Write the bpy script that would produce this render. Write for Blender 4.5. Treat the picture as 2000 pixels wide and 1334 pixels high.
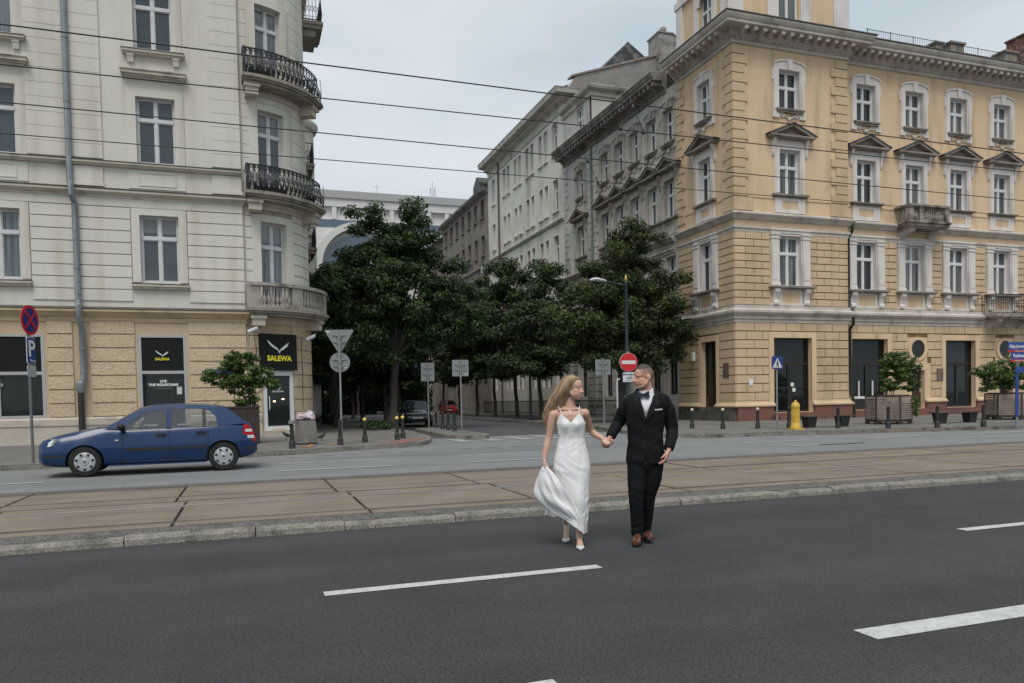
import bpy, bmesh, math, random
import numpy as np
from mathutils import Matrix, Vector, Euler
for o in list(bpy.data.objects): bpy.data.objects.remove(o)
SC = bpy.context.scene
COL = SC.collection
R = math.radians
rnd = random.Random(7)

# ------------------------------------------------------------------ camera
HC = 1.5
F, CX, CY = 1485.1, 1000.0, 827.2           # focal length and principal point in the photograph's 2000 px frame
def _cam():
    ro, pi_, a = R(-1.162), R(-1.802), R(70.804)
    cr, sr, cp, sp = math.cos(ro), math.sin(ro), math.cos(pi_), math.sin(pi_)
    m = np.array([[cr, -sr, 0], [sr, cr, 0], [0, 0, 1]]) @ np.array([[1, 0, 0], [0, sp, -cp], [0, cp, sp]])
    w = np.array([[math.sin(a), -math.cos(a), 0], [math.cos(a), math.sin(a), 0], [0, 0, 1]])
    return m @ w
CM = _cam()
def ray(x, y): return CM.T @ np.array([(x-CX)/F, (y-CY)/F, 1.0])
def onz(x, y, z=0.0):
    d = ray(x, y); t = (z-HC)/d[2]; return (t*d[0], t*d[1])
def ony(x, y, Y):
    d = ray(x, y); t = Y/d[1]; return (t*d[0], Y, HC+t*d[2])
cam = bpy.data.cameras.new('camera')
camo = bpy.data.objects.new('camera', cam); COL.objects.link(camo)
mw = Matrix.Identity(4)
for i in range(3):
    mw[i][0], mw[i][1], mw[i][2] = CM[0][i], -CM[1][i], -CM[2][i]
mw[2][3] = HC
camo.matrix_world = mw
cam.sensor_width = 36; cam.lens = F*36/2000
cam.shift_y = (CY-667)/2000
cam.clip_end = 2000; cam.clip_start = .05
cam.dof.use_dof = True; cam.dof.focus_distance = 7.4; cam.dof.aperture_fstop = 5.6
SC.camera = camo

# ------------------------------------------------------------------ light: a bright overcast sky and a very soft sun
SUN_EL, SUN_AZ = 60, 205
W = bpy.data.worlds.new('World'); SC.world = W; W.use_nodes = True
nt = W.node_tree; N = nt.nodes; LK = nt.links
bg = N['Background']; bg.inputs['Strength'].default_value = .1
sky = N.new('ShaderNodeTexSky'); sky.sky_type = 'NISHITA'; sky.sun_disc = False
sky.sun_elevation = R(SUN_EL); sky.sun_rotation = R(SUN_AZ); sky.dust_density = 3; sky.air_density = 1.2
hs = N.new('ShaderNodeHueSaturation'); hs.inputs['Saturation'].default_value = .45
LK.new(sky.outputs[0], hs.inputs['Color'])
tc = N.new('ShaderNodeTexCoord')
mp = N.new('ShaderNodeMapping'); mp.inputs['Scale'].default_value = (1, 1, 3.2); mp.inputs['Location'].default_value = (3.2, 1.7, .3)
LK.new(tc.outputs['Generated'], mp.inputs['Vector'])
nz = N.new('ShaderNodeTexNoise'); nz.inputs['Scale'].default_value = 2.1; nz.inputs['Detail'].default_value = 5; nz.inputs['Roughness'].default_value = .5
LK.new(mp.outputs[0], nz.inputs['Vector'])
cr_ = N.new('ShaderNodeValToRGB')
cr_.color_ramp.elements[0].position = .34; cr_.color_ramp.elements[0].color = (3.75, 4.45, 4.95, 1)
cr_.color_ramp.elements[1].position = .68; cr_.color_ramp.elements[1].color = (5.4, 5.8, 6.1, 1)
LK.new(nz.outputs['Fac'], cr_.inputs['Fac'])
mx = N.new('ShaderNodeMix'); mx.data_type = 'RGBA'; mx.inputs['Factor'].default_value = .86
LK.new(hs.outputs[0], mx.inputs['A']); LK.new(cr_.outputs[0], mx.inputs['B'])
LK.new(mx.outputs['Result'], bg.inputs['Color'])
sl = bpy.data.lights.new('sun', 'SUN'); sl.energy = 1.5; sl.angle = R(30); sl.color = (1, .96, .9)
so = bpy.data.objects.new('sun', sl); COL.objects.link(so)
so.rotation_euler = (R(90-SUN_EL), 0, R(180-SUN_AZ))
SC.view_settings.view_transform = 'Standard'; SC.view_settings.look = 'None'
SC.view_settings.exposure = .5; SC.view_settings.gamma = 1
SC.cycles.max_bounces = 6; SC.cycles.transparent_max_bounces = 12; SC.cycles.use_denoising = True

# ------------------------------------------------------------------ materials
MATS = {}
def mat(name, c, rough=.8, c2=None, scale=1.0, amt=1.0, detail=6, bump=0.0, bscale=40.0, metal=0.0, spec=.5, stretch=None,
        lo=.35, hi=.65, dirt=None, dscale=.6, dlo=.55, dhi=.75, dstretch=None, coat=0.0, bdist=.02, rnd_amt=0.0):
    """a Principled surface: base colour c varied towards c2 by noise, optional stains, optional bump"""
    if name in MATS: return MATS[name]
    m = bpy.data.materials.new(name); m.use_nodes = True; MATS[name] = m
    n = m.node_tree.nodes; l = m.node_tree.links; b = n['Principled BSDF']
    b.inputs['Roughness'].default_value = rough; b.inputs['Metallic'].default_value = metal
    b.inputs['Specular IOR Level'].default_value = spec; b.inputs['Coat Weight'].default_value = coat
    b.inputs['Base Color'].default_value = (*c, 1); b.inputs['Coat Roughness'].default_value = .04
    t = n.new('ShaderNodeTexCoord'); out = None
    def noise(sc, det, st):
        v = t.outputs['Object']
        if st:
            q = n.new('ShaderNodeMapping'); q.inputs['Scale'].default_value = st; l.new(v, q.inputs['Vector']); v = q.outputs[0]
        k = n.new('ShaderNodeTexNoise'); k.inputs['Scale'].default_value = sc; k.inputs['Detail'].default_value = det
        l.new(v, k.inputs['Vector']); return k.outputs['Fac']
    def ramp(f, a, z):
        q = n.new('ShaderNodeMapRange'); q.inputs['From Min'].default_value = a; q.inputs['From Max'].default_value = z
        l.new(f, q.inputs['Value']); return q.outputs['Result']
    def mix(f, A, B):
        q = n.new('ShaderNodeMix'); q.data_type = 'RGBA'; l.new(f, q.inputs['Factor'])
        for s, v in (('A', A), ('B', B)):
            if isinstance(v, tuple): q.inputs[s].default_value = (*v, 1)
            else: l.new(v, q.inputs[s])
        return q.outputs['Result']
    out = c
    if c2: out = mix(ramp(noise(scale, detail, stretch), lo, hi), c, c2)
    if dirt: out = mix(ramp(noise(dscale, 7, dstretch), dlo, dhi), out, dirt)
    if rnd_amt:
        oi = n.new('ShaderNodeObjectInfo'); h = n.new('ShaderNodeHueSaturation')
        q = n.new('ShaderNodeMapRange'); q.inputs['To Min'].default_value = 1-rnd_amt; q.inputs['To Max'].default_value = 1+rnd_amt
        l.new(oi.outputs['Random'], q.inputs['Value']); l.new(q.outputs[0], h.inputs['Value'])
        if isinstance(out, tuple): h.inputs['Color'].default_value = (*out, 1)
        else: l.new(out, h.inputs['Color'])
        out = h.outputs[0]
    if not isinstance(out, tuple): l.new(out, b.inputs['Base Color'])
    if bump:
        bp = n.new('ShaderNodeBump'); bp.inputs['Strength'].default_value = bump; bp.inputs['Distance'].default_value = bdist
        l.new(noise(bscale, 4, None), bp.inputs['Height']); l.new(bp.outputs[0], b.inputs['Normal'])
    return m

def pane_mat(name, c, rough=.04, stripes=None, spec=.6, rnd_amt=.35):
    """window glass: mostly what is behind it (dark room or drawn curtains) with a clear reflection"""
    if name in MATS: return MATS[name]
    m = bpy.data.materials.new(name); m.use_nodes = True; MATS[name] = m
    n = m.node_tree.nodes; l = m.node_tree.links; b = n['Principled BSDF']
    b.inputs['Roughness'].default_value = rough; b.inputs['Specular IOR Level'].default_value = spec
    b.inputs['IOR'].default_value = 1.6
    t = n.new('ShaderNodeTexCoord'); oi = n.new('ShaderNodeObjectInfo')
    add = n.new('ShaderNodeVectorMath'); add.operation = 'ADD'; l.new(t.outputs['Object'], add.inputs[0]); l.new(oi.outputs['Random'], add.inputs[1])
    wv = n.new('ShaderNodeTexNoise'); wv.inputs['Scale'].default_value = 1.3; wv.inputs['Detail'].default_value = 3; l.new(add.outputs[0], wv.inputs['Vector'])
    q = n.new('ShaderNodeMix'); q.data_type = 'RGBA'; l.new(wv.outputs['Fac'], q.inputs['Factor'])
    q.inputs['A'].default_value = (c[0]*.45, c[1]*.45, c[2]*.45, 1); q.inputs['B'].default_value = (c[0]*1.5, c[1]*1.5, c[2]*1.5, 1)
    out = q.outputs['Result']
    if stripes:
        mpn = n.new('ShaderNodeMapping'); mpn.inputs['Scale'].default_value = (1, 1, .03); l.new(add.outputs[0], mpn.inputs['Vector'])
        w2 = n.new('ShaderNodeTexNoise'); w2.inputs['Scale'].default_value = 14; w2.inputs['Detail'].default_value = 2; l.new(mpn.outputs[0], w2.inputs['Vector'])
        mr = n.new('ShaderNodeMapRange'); mr.inputs['From Min'].default_value = .35; mr.inputs['From Max'].default_value = .65; l.new(w2.outputs['Fac'], mr.inputs['Value'])
        gt = n.new('ShaderNodeMath'); gt.operation = 'GREATER_THAN'; gt.inputs[1].default_value = .45; l.new(oi.outputs['Random'], gt.inputs[0])
        ml = n.new('ShaderNodeMath'); ml.operation = 'MULTIPLY'; l.new(mr.outputs[0], ml.inputs[0]); l.new(gt.outputs[0], ml.inputs[1])
        q2 = n.new('ShaderNodeMix'); q2.data_type = 'RGBA'; l.new(ml.outputs[0], q2.inputs['Factor']); l.new(out, q2.inputs['A']); q2.inputs['B'].default_value = (*stripes, 1)
        out = q2.outputs['Result']
        sx = n.new('ShaderNodeSeparateXYZ'); l.new(t.outputs['Object'], sx.inputs[0])          # roller blinds drawn to different heights
        f7 = n.new('ShaderNodeMath'); f7.operation = 'MULTIPLY'; f7.inputs[1].default_value = 7.31; l.new(oi.outputs['Random'], f7.inputs[0])
        fr = n.new('ShaderNodeMath'); fr.operation = 'FRACT'; l.new(f7.outputs[0], fr.inputs[0])
        th = n.new('ShaderNodeMapRange'); th.inputs['From Min'].default_value = 0; th.inputs['From Max'].default_value = .45; th.inputs['To Min'].default_value = .9; th.inputs['To Max'].default_value = 2.6; l.new(fr.outputs[0], th.inputs['Value'])
        g2 = n.new('ShaderNodeMath'); g2.operation = 'GREATER_THAN'; l.new(sx.outputs['Z'], g2.inputs[0]); l.new(th.outputs[0], g2.inputs[1])
        m8 = n.new('ShaderNodeMath'); m8.operation = 'MULTIPLY'; m8.inputs[1].default_value = .8; l.new(g2.outputs[0], m8.inputs[0])
        q3 = n.new('ShaderNodeMix'); q3.data_type = 'RGBA'; l.new(m8.outputs[0], q3.inputs['Factor']); l.new(out, q3.inputs['A']); q3.inputs['B'].default_value = (stripes[0]*1.25, stripes[1]*1.2, stripes[2]*1.1, 1); out = q3.outputs['Result']
    sc = n.new('ShaderNodeVectorMath'); sc.operation = 'SCALE'; l.new(out, sc.inputs[0]); rv = n.new('ShaderNodeMapRange'); rv.inputs['To Min'].default_value = 1-rnd_amt; rv.inputs['To Max'].default_value = 1+2.2*rnd_amt; l.new(oi.outputs['Random'], rv.inputs['Value']); l.new(rv.outputs[0], sc.inputs['Scale']); out = sc.outputs[0]
    l.new(out, b.inputs['Base Color'])
    bp = n.new('ShaderNodeBump'); bp.inputs['Strength'].default_value = .02; bp.inputs['Distance'].default_value = .05
    w3 = n.new('ShaderNodeTexNoise'); w3.inputs['Scale'].default_value = 1.1; l.new(add.outputs[0], w3.inputs['Vector'])
    l.new(w3.outputs['Fac'], bp.inputs['Height']); l.new(bp.outputs[0], b.inputs['Normal'])
    return m

def glass_mat(name, tint, fac=.75, mirror=0.0):
    if name in MATS: return MATS[name]
    m = bpy.data.materials.new(name); m.use_nodes = True; MATS[name] = m
    n = m.node_tree.nodes; l = m.node_tree.links; b = n['Principled BSDF']
    b.inputs['Base Color'].default_value = (.02+mirror, .025+mirror, .03+mirror, 1); b.inputs['Roughness'].default_value = .03; b.inputs['Metallic'].default_value = 1.0 if mirror else 0.0
    tr = n.new('ShaderNodeBsdfTransparent'); tr.inputs[0].default_value = (*tint, 1)
    mx = n.new('ShaderNodeMixShader'); mx.inputs[0].default_value = fac
    l.new(b.outputs[0], mx.inputs[1]); l.new(tr.outputs[0], mx.inputs[2]); l.new(mx.outputs[0], n['Material Output'].inputs['Surface'])
    return m
def lamp_mat(name, c, e):
    m = mat(name, c); b = m.node_tree.nodes['Principled BSDF']
    b.inputs['Emission Color'].default_value = (*c, 1); b.inputs['Emission Strength'].default_value = e; return m

# ------------------------------------------------------------------ mesh helpers
def ident(u, d, z): return (u, d, z)
class MB:
    """collects shapes and links them as ONE mesh object"""
    def __init__(s, T=None): s.V = []; s.F = []; s.M = []; s.T = T; s.m = 0
    def add(s, vs, fs, m=None):
        o = len(s.V)
        s.V += [s.T(*v) for v in vs] if s.T else [tuple(v) for v in vs]
        s.F += [tuple(i+o for i in f) for f in fs]; s.M += [s.m if m is None else m]*len(fs)
    def box(s, x0, x1, y0, y1, z0, z1, m=None, nu=1, skip=''):
        """box from x0..x1, y0..y1, z0..z1; nu slices along x so that a bent frame follows its curve"""
        vs = []; fs = []
        for i in range(nu+1):
            x = x0+(x1-x0)*i/nu
            vs += [(x, y0, z0), (x, y1, z0), (x, y1, z1), (x, y0, z1)]
        for i in range(nu):
            a, b = 4*i, 4*i+4
            for k in range(4):
                j = (k+1) % 4; fs.append((a+k, a+j, b+j, b+k))
        fs.append((0, 1, 2, 3)); e = 4*nu; fs.append((e+3, e+2, e+1, e))
        s.add(vs, fs, m)
    def prism(s, poly, lo, hi, ax=1, m=None):
        """extrude a 2D polygon along axis ax (0 x, 1 y, 2 z)"""
        n = len(poly); f = {0: lambda p, t: (t, p[0], p[1]), 1: lambda p, t: (p[0], t, p[1]), 2: lambda p, t: (p[0], p[1], t)}[ax]
        s.add([f(p, lo) for p in poly]+[f(p, hi) for p in poly],
              [tuple(range(n)), tuple(range(2*n-1, n-1, -1))]+[(i, (i+1) % n, n+(i+1) % n, n+i) for i in range(n)], m)
    def tube(s, pts, r, n=8, m=None, cap=True, flat=1.0):
        P = [Vector(p) for p in pts]; rs = r if isinstance(r, (list, tuple)) else [r]*len(P)
        vs = []; fs = []; up = None
        for i, p in enumerate(P):
            t = (P[min(i+1, len(P)-1)]-P[max(i-1, 0)]).normalized()
            if up is None: up = Vector((0, 0, 1)) if abs(t.z) < .9 else Vector((1, 0, 0))
            a = t.cross(up)
            if a.length < 1e-4: up = Vector((.3, 1, .2)); a = t.cross(up)
            a.normalize(); b = a.cross(t).normalized(); up = b
            for k in range(n):
                q = 2*math.pi*k/n; vs.append(tuple(p+a*(rs[i]*math.cos(q))+b*(rs[i]*flat*math.sin(q))))
        for i in range(len(P)-1):
            for k in range(n):
                j = (k+1) % n; fs.append((i*n+k, i*n+j, (i+1)*n+j, (i+1)*n+k))
        if cap: fs += [tuple(range(n-1, -1, -1)), tuple((len(P)-1)*n+k for k in range(n))]
        s.add(vs, fs, m)
    def lathe(s, prof, c=(0, 0, 0), n=16, m=None, cap=True):
        vs = []; fs = []
        for r, z in prof:
            for k in range(n):
                q = 2*math.pi*k/n; vs.append((c[0]+r*math.cos(q), c[1]+r*math.sin(q), c[2]+z))
        for i in range(len(prof)-1):
            for k in range(n):
                j = (k+1) % n; fs.append((i*n+k, i*n+j, (i+1)*n+j, (i+1)*n+k))
        if cap: fs += [tuple(range(n-1, -1, -1)), tuple((len(prof)-1)*n+k for k in range(n))]
        s.add(vs, fs, m)
    def disc(s, c, r, ax=1, d=.02, n=24, m=None):
        """short cylinder facing along axis ax"""
        pts = [(r*math.cos(2*math.pi*k/n), r*math.sin(2*math.pi*k/n)) for k in range(n)]
        o = {0: (c[1], c[2]), 1: (c[0], c[2]), 2: (c[0], c[1])}[ax]
        s.prism([(p[0]+o[0], p[1]+o[1]) for p in pts], c[ax]-d/2, c[ax]+d/2, ax, m)
    def ell(s, c, r, n=14, k=9, m=None, rot=None):
        vs = []; fs = []; Rm = rot.to_matrix() if rot else None
        for i in range(k+1):
            a = math.pi*i/k
            for j in range(n):
                q = 2*math.pi*j/n; v = Vector((r[0]*math.sin(a)*math.cos(q), r[1]*math.sin(a)*math.sin(q), r[2]*math.cos(a)))
                if Rm: v = Rm @ v
                vs.append((c[0]+v.x, c[1]+v.y, c[2]+v.z))
        for i in range(k):
            for j in range(n):
                q = (j+1) % n; fs.append((i*n+j, (i+1)*n+j, (i+1)*n+q, i*n+q))
        s.add(vs, fs, m)
    def sweep(s, prof, path, m=None, closed=False):
        """sweep profile [(out, z)] along a plan polyline, mitred; out is to the RIGHT of travel"""
        n = len(path); P = [Vector((p[0], p[1])) for p in path]; offs = []
        for i in range(n):
            a = (P[i]-P[i-1]).normalized() if i > 0 else None
            b = (P[i+1]-P[i]).normalized() if i < n-1 else None
            if a is None: a = b
            if b is None: b = a
            na, nb = Vector((a.y, -a.x)), Vector((b.y, -b.x))
            q = na+nb; q = q/max(q.dot(na), .2); offs.append(q)
        k = len(prof); vs = []; fs = []
        for i in range(n):
            for o, z in prof: vs.append((P[i].x+offs[i].x*o, P[i].y+offs[i].y*o, z))
        for i in range(n-1):
            for j in range(k-1): fs.append((i*k+j, i*k+j+1, (i+1)*k+j+1, (i+1)*k+j))
        fs += [tuple(range(k)), tuple((n-1)*k+j for j in range(k-1, -1, -1))]
        s.add(vs, fs, m)
    def grid(s, fn, nu, nv, m=None, wrap=False):
        vs = [fn(i/(nu if wrap else nu-1), j/(nv-1)) for j in range(nv) for i in range(nu)]
        fs = [(j*nu+i, j*nu+(i+1) % nu, (j+1)*nu+(i+1) % nu, (j+1)*nu+i) for j in range(nv-1) for i in range(nu if wrap else nu-1)]
        s.add(vs, fs, m)
    def mesh(s, name, mats, smooth=False):
        me = bpy.data.meshes.new(name); me.from_pydata(s.V, [], s.F)
        for q in (mats if isinstance(mats, (list, tuple)) else [mats]): me.materials.append(q)
        if len(me.materials) > 1: me.polygons.foreach_set('material_index', s.M[:len(me.polygons)])
        b = bmesh.new(); b.from_mesh(me); bmesh.ops.recalc_face_normals(b, faces=b.faces); b.to_mesh(me); b.free()
        if smooth:
            me.polygons.foreach_set('use_smooth', [True]*len(me.polygons))
            if smooth != 'all': me.set_sharp_from_angle(angle=R(38))
        return me
    def build(s, name, mats, parent=None, smooth=False, world=False):
        return link(name, s.mesh(name, mats, smooth), parent, world)
def build_pieces(b, name, mats, parent, eps=.07, smooth=False):
    """link pieces that do not touch one another as separate part meshes"""
    n = len(b.V); up = list(range(n))
    def root(i):
        while up[i] != i: up[i] = up[up[i]]; i = up[i]
        return i
    for f in b.F:
        r0 = root(f[0])
        for i in f[1:]: up[root(i)] = r0
    V = np.array(b.V); rt = np.array([root(i) for i in range(n)]); ids, inv = np.unique(rt, return_inverse=True)
    lo = np.full((len(ids), 3), 1e9); hi = -lo; np.minimum.at(lo, inv, V); np.maximum.at(hi, inv, V); grp = list(range(len(ids)))
    def gr(i):
        while grp[i] != i: grp[i] = grp[grp[i]]; i = grp[i]
        return i
    for i in range(len(ids)):
        for j in np.nonzero(((lo <= hi[i]+eps) & (hi >= lo[i]-eps)).all(1))[0]: grp[gr(int(j))] = gr(i)
    out = {}
    for f, m in zip(b.F, b.M): out.setdefault(gr(int(inv[f[0]])), []).append((f, m))
    for k, fs in out.items():
        p = MB(); mp_ = {}
        for f, m in fs:
            for i in f:
                if i not in mp_: mp_[i] = len(p.V); p.V.append(b.V[i])
            p.F.append(tuple(mp_[i] for i in f)); p.M.append(m)
        p.build(name, mats, parent, smooth, True)
BASE = {}
def link(name, data, parent=None, world=False):
    o = bpy.data.objects.new(name, data); COL.objects.link(o)
    if parent is not None:
        o.parent = parent
        if world: o.matrix_parent_inverse = Matrix.Translation(-Vector(BASE[parent.name]))
    return o
def tag(o, label, cat, group=None, kind=None):
    o['label'] = label; o['category'] = cat
    if group: o['group'] = group
    if kind: o['kind'] = kind
    return o
def thing(name, label, cat, loc=(0, 0, 0), rz=0.0, group=None):
    o = bpy.data.objects.new(name, None); COL.objects.link(o); o.location = loc; o.rotation_euler = (0, 0, rz)
    o.empty_display_size = .2; BASE[o.name] = loc
    return tag(o, label, cat, group)
def structure(o): o['kind'] = 'structure'; return o
def dup(o, loc=None, rz=None, label=None, parent=None):
    c = o.copy(); COL.objects.link(c)
    if parent is not None: c.parent = parent
    if loc is not None: c.location = loc
    if rz is not None: c.rotation_euler = (0, 0, rz)
    if label: c['label'] = label
    for ch in o.children: dup(ch, parent=c)
    return c
def text_mesh(name, body, size, mt, parent, loc, rot=(R(90), 0, 0), align='CENTER', bold=.0, sx=1.0, ext=.0015):
    cu = bpy.data.curves.new(name, 'FONT'); cu.body = body; cu.size = size; cu.align_x = align; cu.align_y = 'CENTER'
    cu.offset = bold; cu.extrude = ext; cu.resolution_u = 3
    tmp = bpy.data.objects.new('tmp', cu); COL.objects.link(tmp)
    dg = bpy.context.evaluated_depsgraph_get(); me = bpy.data.meshes.new_from_object(tmp.evaluated_get(dg))
    bpy.data.objects.remove(tmp); me.materials.clear(); me.materials.append(mt)
    o = link(name, me, parent); o.location = loc; o.rotation_euler = rot; o.scale = (sx, 1, 1)
    return o

# facade frames: u along the wall, d out of the wall, z up
def front(Y): return lambda u, d, z: (u, Y-d, z)          # a wall that faces the avenue
def side(X): return lambda u, d, z: (X-d, u, z)           # a wall on the right of the side street
def wall(mb, u0, u1, z0, z1, holes, depth=.25, m=0, du=99, dwall=0.0, mrev=None):
    """flat wall with rectangular holes and their reveals"""
    us = sorted({u0, u1, *[h[0] for h in holes], *[h[1] for h in holes]}); zs = sorted({z0, z1, *[h[2] for h in holes], *[h[3] for h in holes]})
    us = [u for u in us if u0 <= u <= u1]; zs = [z for z in zs if z0 <= z <= z1]
    for i in range(len(us)-1):
        n = max(1, math.ceil((us[i+1]-us[i])/du))
        for j in range(len(zs)-1):
            cu, cz = (us[i]+us[i+1])/2, (zs[j]+zs[j+1])/2
            if any(h[0] < cu < h[1] and h[2] < cz < h[3] for h in holes): continue
            for k in range(n):
                a = us[i]+(us[i+1]-us[i])*k/n; b = us[i]+(us[i+1]-us[i])*(k+1)/n
                mb.add([(a, dwall, zs[j]), (b, dwall, zs[j]), (b, dwall, zs[j+1]), (a, dwall, zs[j+1])], [(0, 1, 2, 3)], m)
    for a, b, c, d in holes:
        q = m if mrev is None or c < 5 else mrev; n = max(1, math.ceil((b-a)/du)) if du < 50 else 1
        for (p, r) in (((a, c), (a, d)), ((b, c), (b, d))):
            mb.add([(p[0], dwall, p[1]), (r[0], dwall, r[1]), (r[0], dwall-depth, r[1]), (p[0], dwall-depth, p[1])], [(0, 1, 2, 3)], q)
        for z in (c, d):
            for k in range(n):
                x, y = a+(b-a)*k/n, a+(b-a)*(k+1)/n
                mb.add([(x, dwall, z), (y, dwall, z), (y, dwall-depth, z), (x, dwall-depth, z)], [(0, 1, 2, 3)], q)
def cut(u0, u1, holes, za, zb):
    """intervals of u0..u1 left over by the holes that reach into za..zb"""
    iv = [(u0, u1)]
    for h in holes:
        if h[2] >= zb-.02 or h[3] <= za+.02: continue
        nx = []
        for a, b in iv:
            if h[1] <= a or h[0] >= b: nx.append((a, b)); continue
            if h[0] > a: nx.append((a, h[0]))
            if h[1] < b: nx.append((h[1], b))
        iv = nx
    return [i for i in iv if i[1]-i[0] > .05]
def blocks(mb, u0, u1, rows, holes, length, gap=.045, proud=.04, m=0, du=None, vgap=None):
    """rusticated blocks: every row is its own course of raised blocks (length None: one long band)"""
    vg = gap*.8 if vgap is None else vgap
    for k in range(len(rows)-1):
        za, zb = rows[k]+gap/2, rows[k+1]-gap/2
        for a, b in cut(u0, u1, holes, za, zb):
            if length is None: cuts = [a, b]
            else:
                st = math.floor(a/length)*length+(length/2 if k % 2 else 0)-length
                cuts = [a]
                while st < b-.18:
                    if st > a+.18: cuts.append(st)
                    st += length
                cuts.append(b)
            for i in range(len(cuts)-1):
                p = cuts[i]+(vg/2 if i else 0); q = cuts[i+1]-(vg/2 if i < len(cuts)-2 else 0)
                mb.box(p, q, 0, proud, za, zb, m, nu=1 if du is None else max(1, math.ceil((q-p)/du)))
# ================================================================== ground, roads, tram track
asph = mat('fresh_asphalt', (.031, .0312, .032), .85, (.042, .0422, .043), 1.3, lo=.3, hi=.7, dirt=(.062, .061, .06), dscale=.55, dlo=.45, dhi=.75, dstretch=(.09, 1, 1), bump=.55, bscale=75, bdist=.012)
def speckle(m, scale, a, z, lo=.42, hi=.7, f=.6):
    """fine stone grain multiplied over a material's base colour"""
    n = m.node_tree.nodes; l = m.node_tree.links; b = n['Principled BSDF']
    src = b.inputs['Base Color'].links[0].from_socket
    t = n.new('ShaderNodeTexCoord'); k = n.new('ShaderNodeTexNoise'); k.inputs['Scale'].default_value = scale; k.inputs['Detail'].default_value = 3
    k.inputs['Roughness'].default_value = .75; l.new(t.outputs['Object'], k.inputs['Vector'])
    r = n.new('ShaderNodeMapRange'); r.inputs['From Min'].default_value = lo; r.inputs['From Max'].default_value = hi; r.inputs['To Min'].default_value = a; r.inputs['To Max'].default_value = z
    l.new(k.outputs['Fac'], r.inputs['Value'])
    q = n.new('ShaderNodeVectorMath'); q.operation = 'SCALE'; l.new(src, q.inputs[0]); l.new(r.outputs[0], q.inputs['Scale'])
    l.new(q.outputs[0], b.inputs['Base Color'])
speckle(asph, 42, .30, 1.06, .39, .47); speckle(asph, 70, .7, 1.7, .45, .7); speckle(asph, 1.1, .88, 1.1, .35, .65)
asph_far = mat('worn_asphalt', (.185, .19, .193), .85, (.22, .225, .228), .8, lo=.3, hi=.7, dirt=(.13, .132, .134), dscale=.4, dlo=.52, dhi=.8, dstretch=(.15, 1, 1), bump=.4, bscale=60, bdist=.01)
speckle(asph_far, 40, .75, 1.3)
asph_side = mat('side_street_asphalt', (.06, .06, .062), .85, (.08, .08, .08), .8, bump=.3, bscale=60)
patch = mat('dark_patch_asphalt', (.10, .094, .088), .9, (.16, .15, .14), 6, lo=.3, hi=.7, bump=.8, bscale=45)
speckle(patch, 40, .5, 1.6)
slabm = mat('brown_concrete', (.18, .143, .11), .85, (.24, .195, .152), 1.2, lo=.3, hi=.7, dirt=(.11, .09, .07), dscale=1.3, dlo=.55, dhi=.85, dstretch=(.35, 1.6, 1), bump=.25, bscale=40)
speckle(slabm, 45, .8, 1.2)
granite = mat('granite', (.30, .278, .24), .85, (.2, .186, .16), 9, lo=.3, hi=.7, dirt=(.07, .068, .055), dscale=2.2, dlo=.52, dhi=.72, bump=.6, bscale=30)
speckle(granite, 50, .6, 1.35)
paving = mat('paving', (.20, .192, .18), .9, (.155, .149, .14), 1.4, lo=.3, hi=.7, dirt=(.085, .08, .075), dscale=.8, dlo=.5, dhi=.8, bump=.4, bscale=25)
speckle(paving, 14, .7, 1.25)
paint = mat('road_paint', (.54, .54, .535), .8, (.44, .44, .435), 8, dirt=(.26, .26, .26), dscale=26, dlo=.56, dhi=.74, bump=.4, bscale=70)
worn_paint = mat('worn_road_paint', (.42, .42, .41), .8, (.3, .3, .3), 6, lo=.3, hi=.7, dirt=(.16, .16, .16), dscale=22, dlo=.45, dhi=.62)
railm = mat('rail_steel', (.10, .085, .07), .5, (.15, .12, .10), 5, metal=.3)
railtop = mat('polished_rail', (.62, .6, .58), .32, metal=.8)
soil = mat('ground_soil', (.09, .085, .075), .95, (.06, .06, .05), 3)
grassm = mat('weed_green', (.05, .075, .022), .8, (.03, .05, .015), 9, rnd_amt=.2)

def sheet(name, poly, z, m, kind='structure'):
    b = MB(); b.add([(x, y, z) for x, y in poly], [tuple(range(len(poly)))])
    o = b.build(name, m); o['kind'] = kind; return o
sheet('ground', [(-700, -700), (900, -700), (900, 900), (-700, 900)], -.12, soil)
b = MB(); b.grid(lambda s, t: (-80+s*220, -14+t*23.1, 0), 23, 5); structure(b.build('road', asph))
# far carriageway, flush with the tram slabs
b = MB(); b.add([(-80, 14.02, .14), (140, 14.02, .14), (140, 14.42, .138), (-80, 14.42, .138)], [(0, 1, 2, 3)])
structure(b.build('asphalt_strip', patch))
def far_z(y): return .138-.018*min(1, max(0, (y-14.4)/5.5))
b = MB(); b.add([(-80, 14.42, .134), (140, 14.42, .134), (140, 20, .118), (-80, 20, .118), (140, 31, .116), (-80, 31, .116)], [(0, 1, 2, 3), (3, 2, 4, 5)])
structure(b.build('far_road', asph_far))
sheet('side_street_road', [(6.2, 27.6), (24, 28.2), (22.5, 160), (3, 160)], .124, asph_side)

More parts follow.
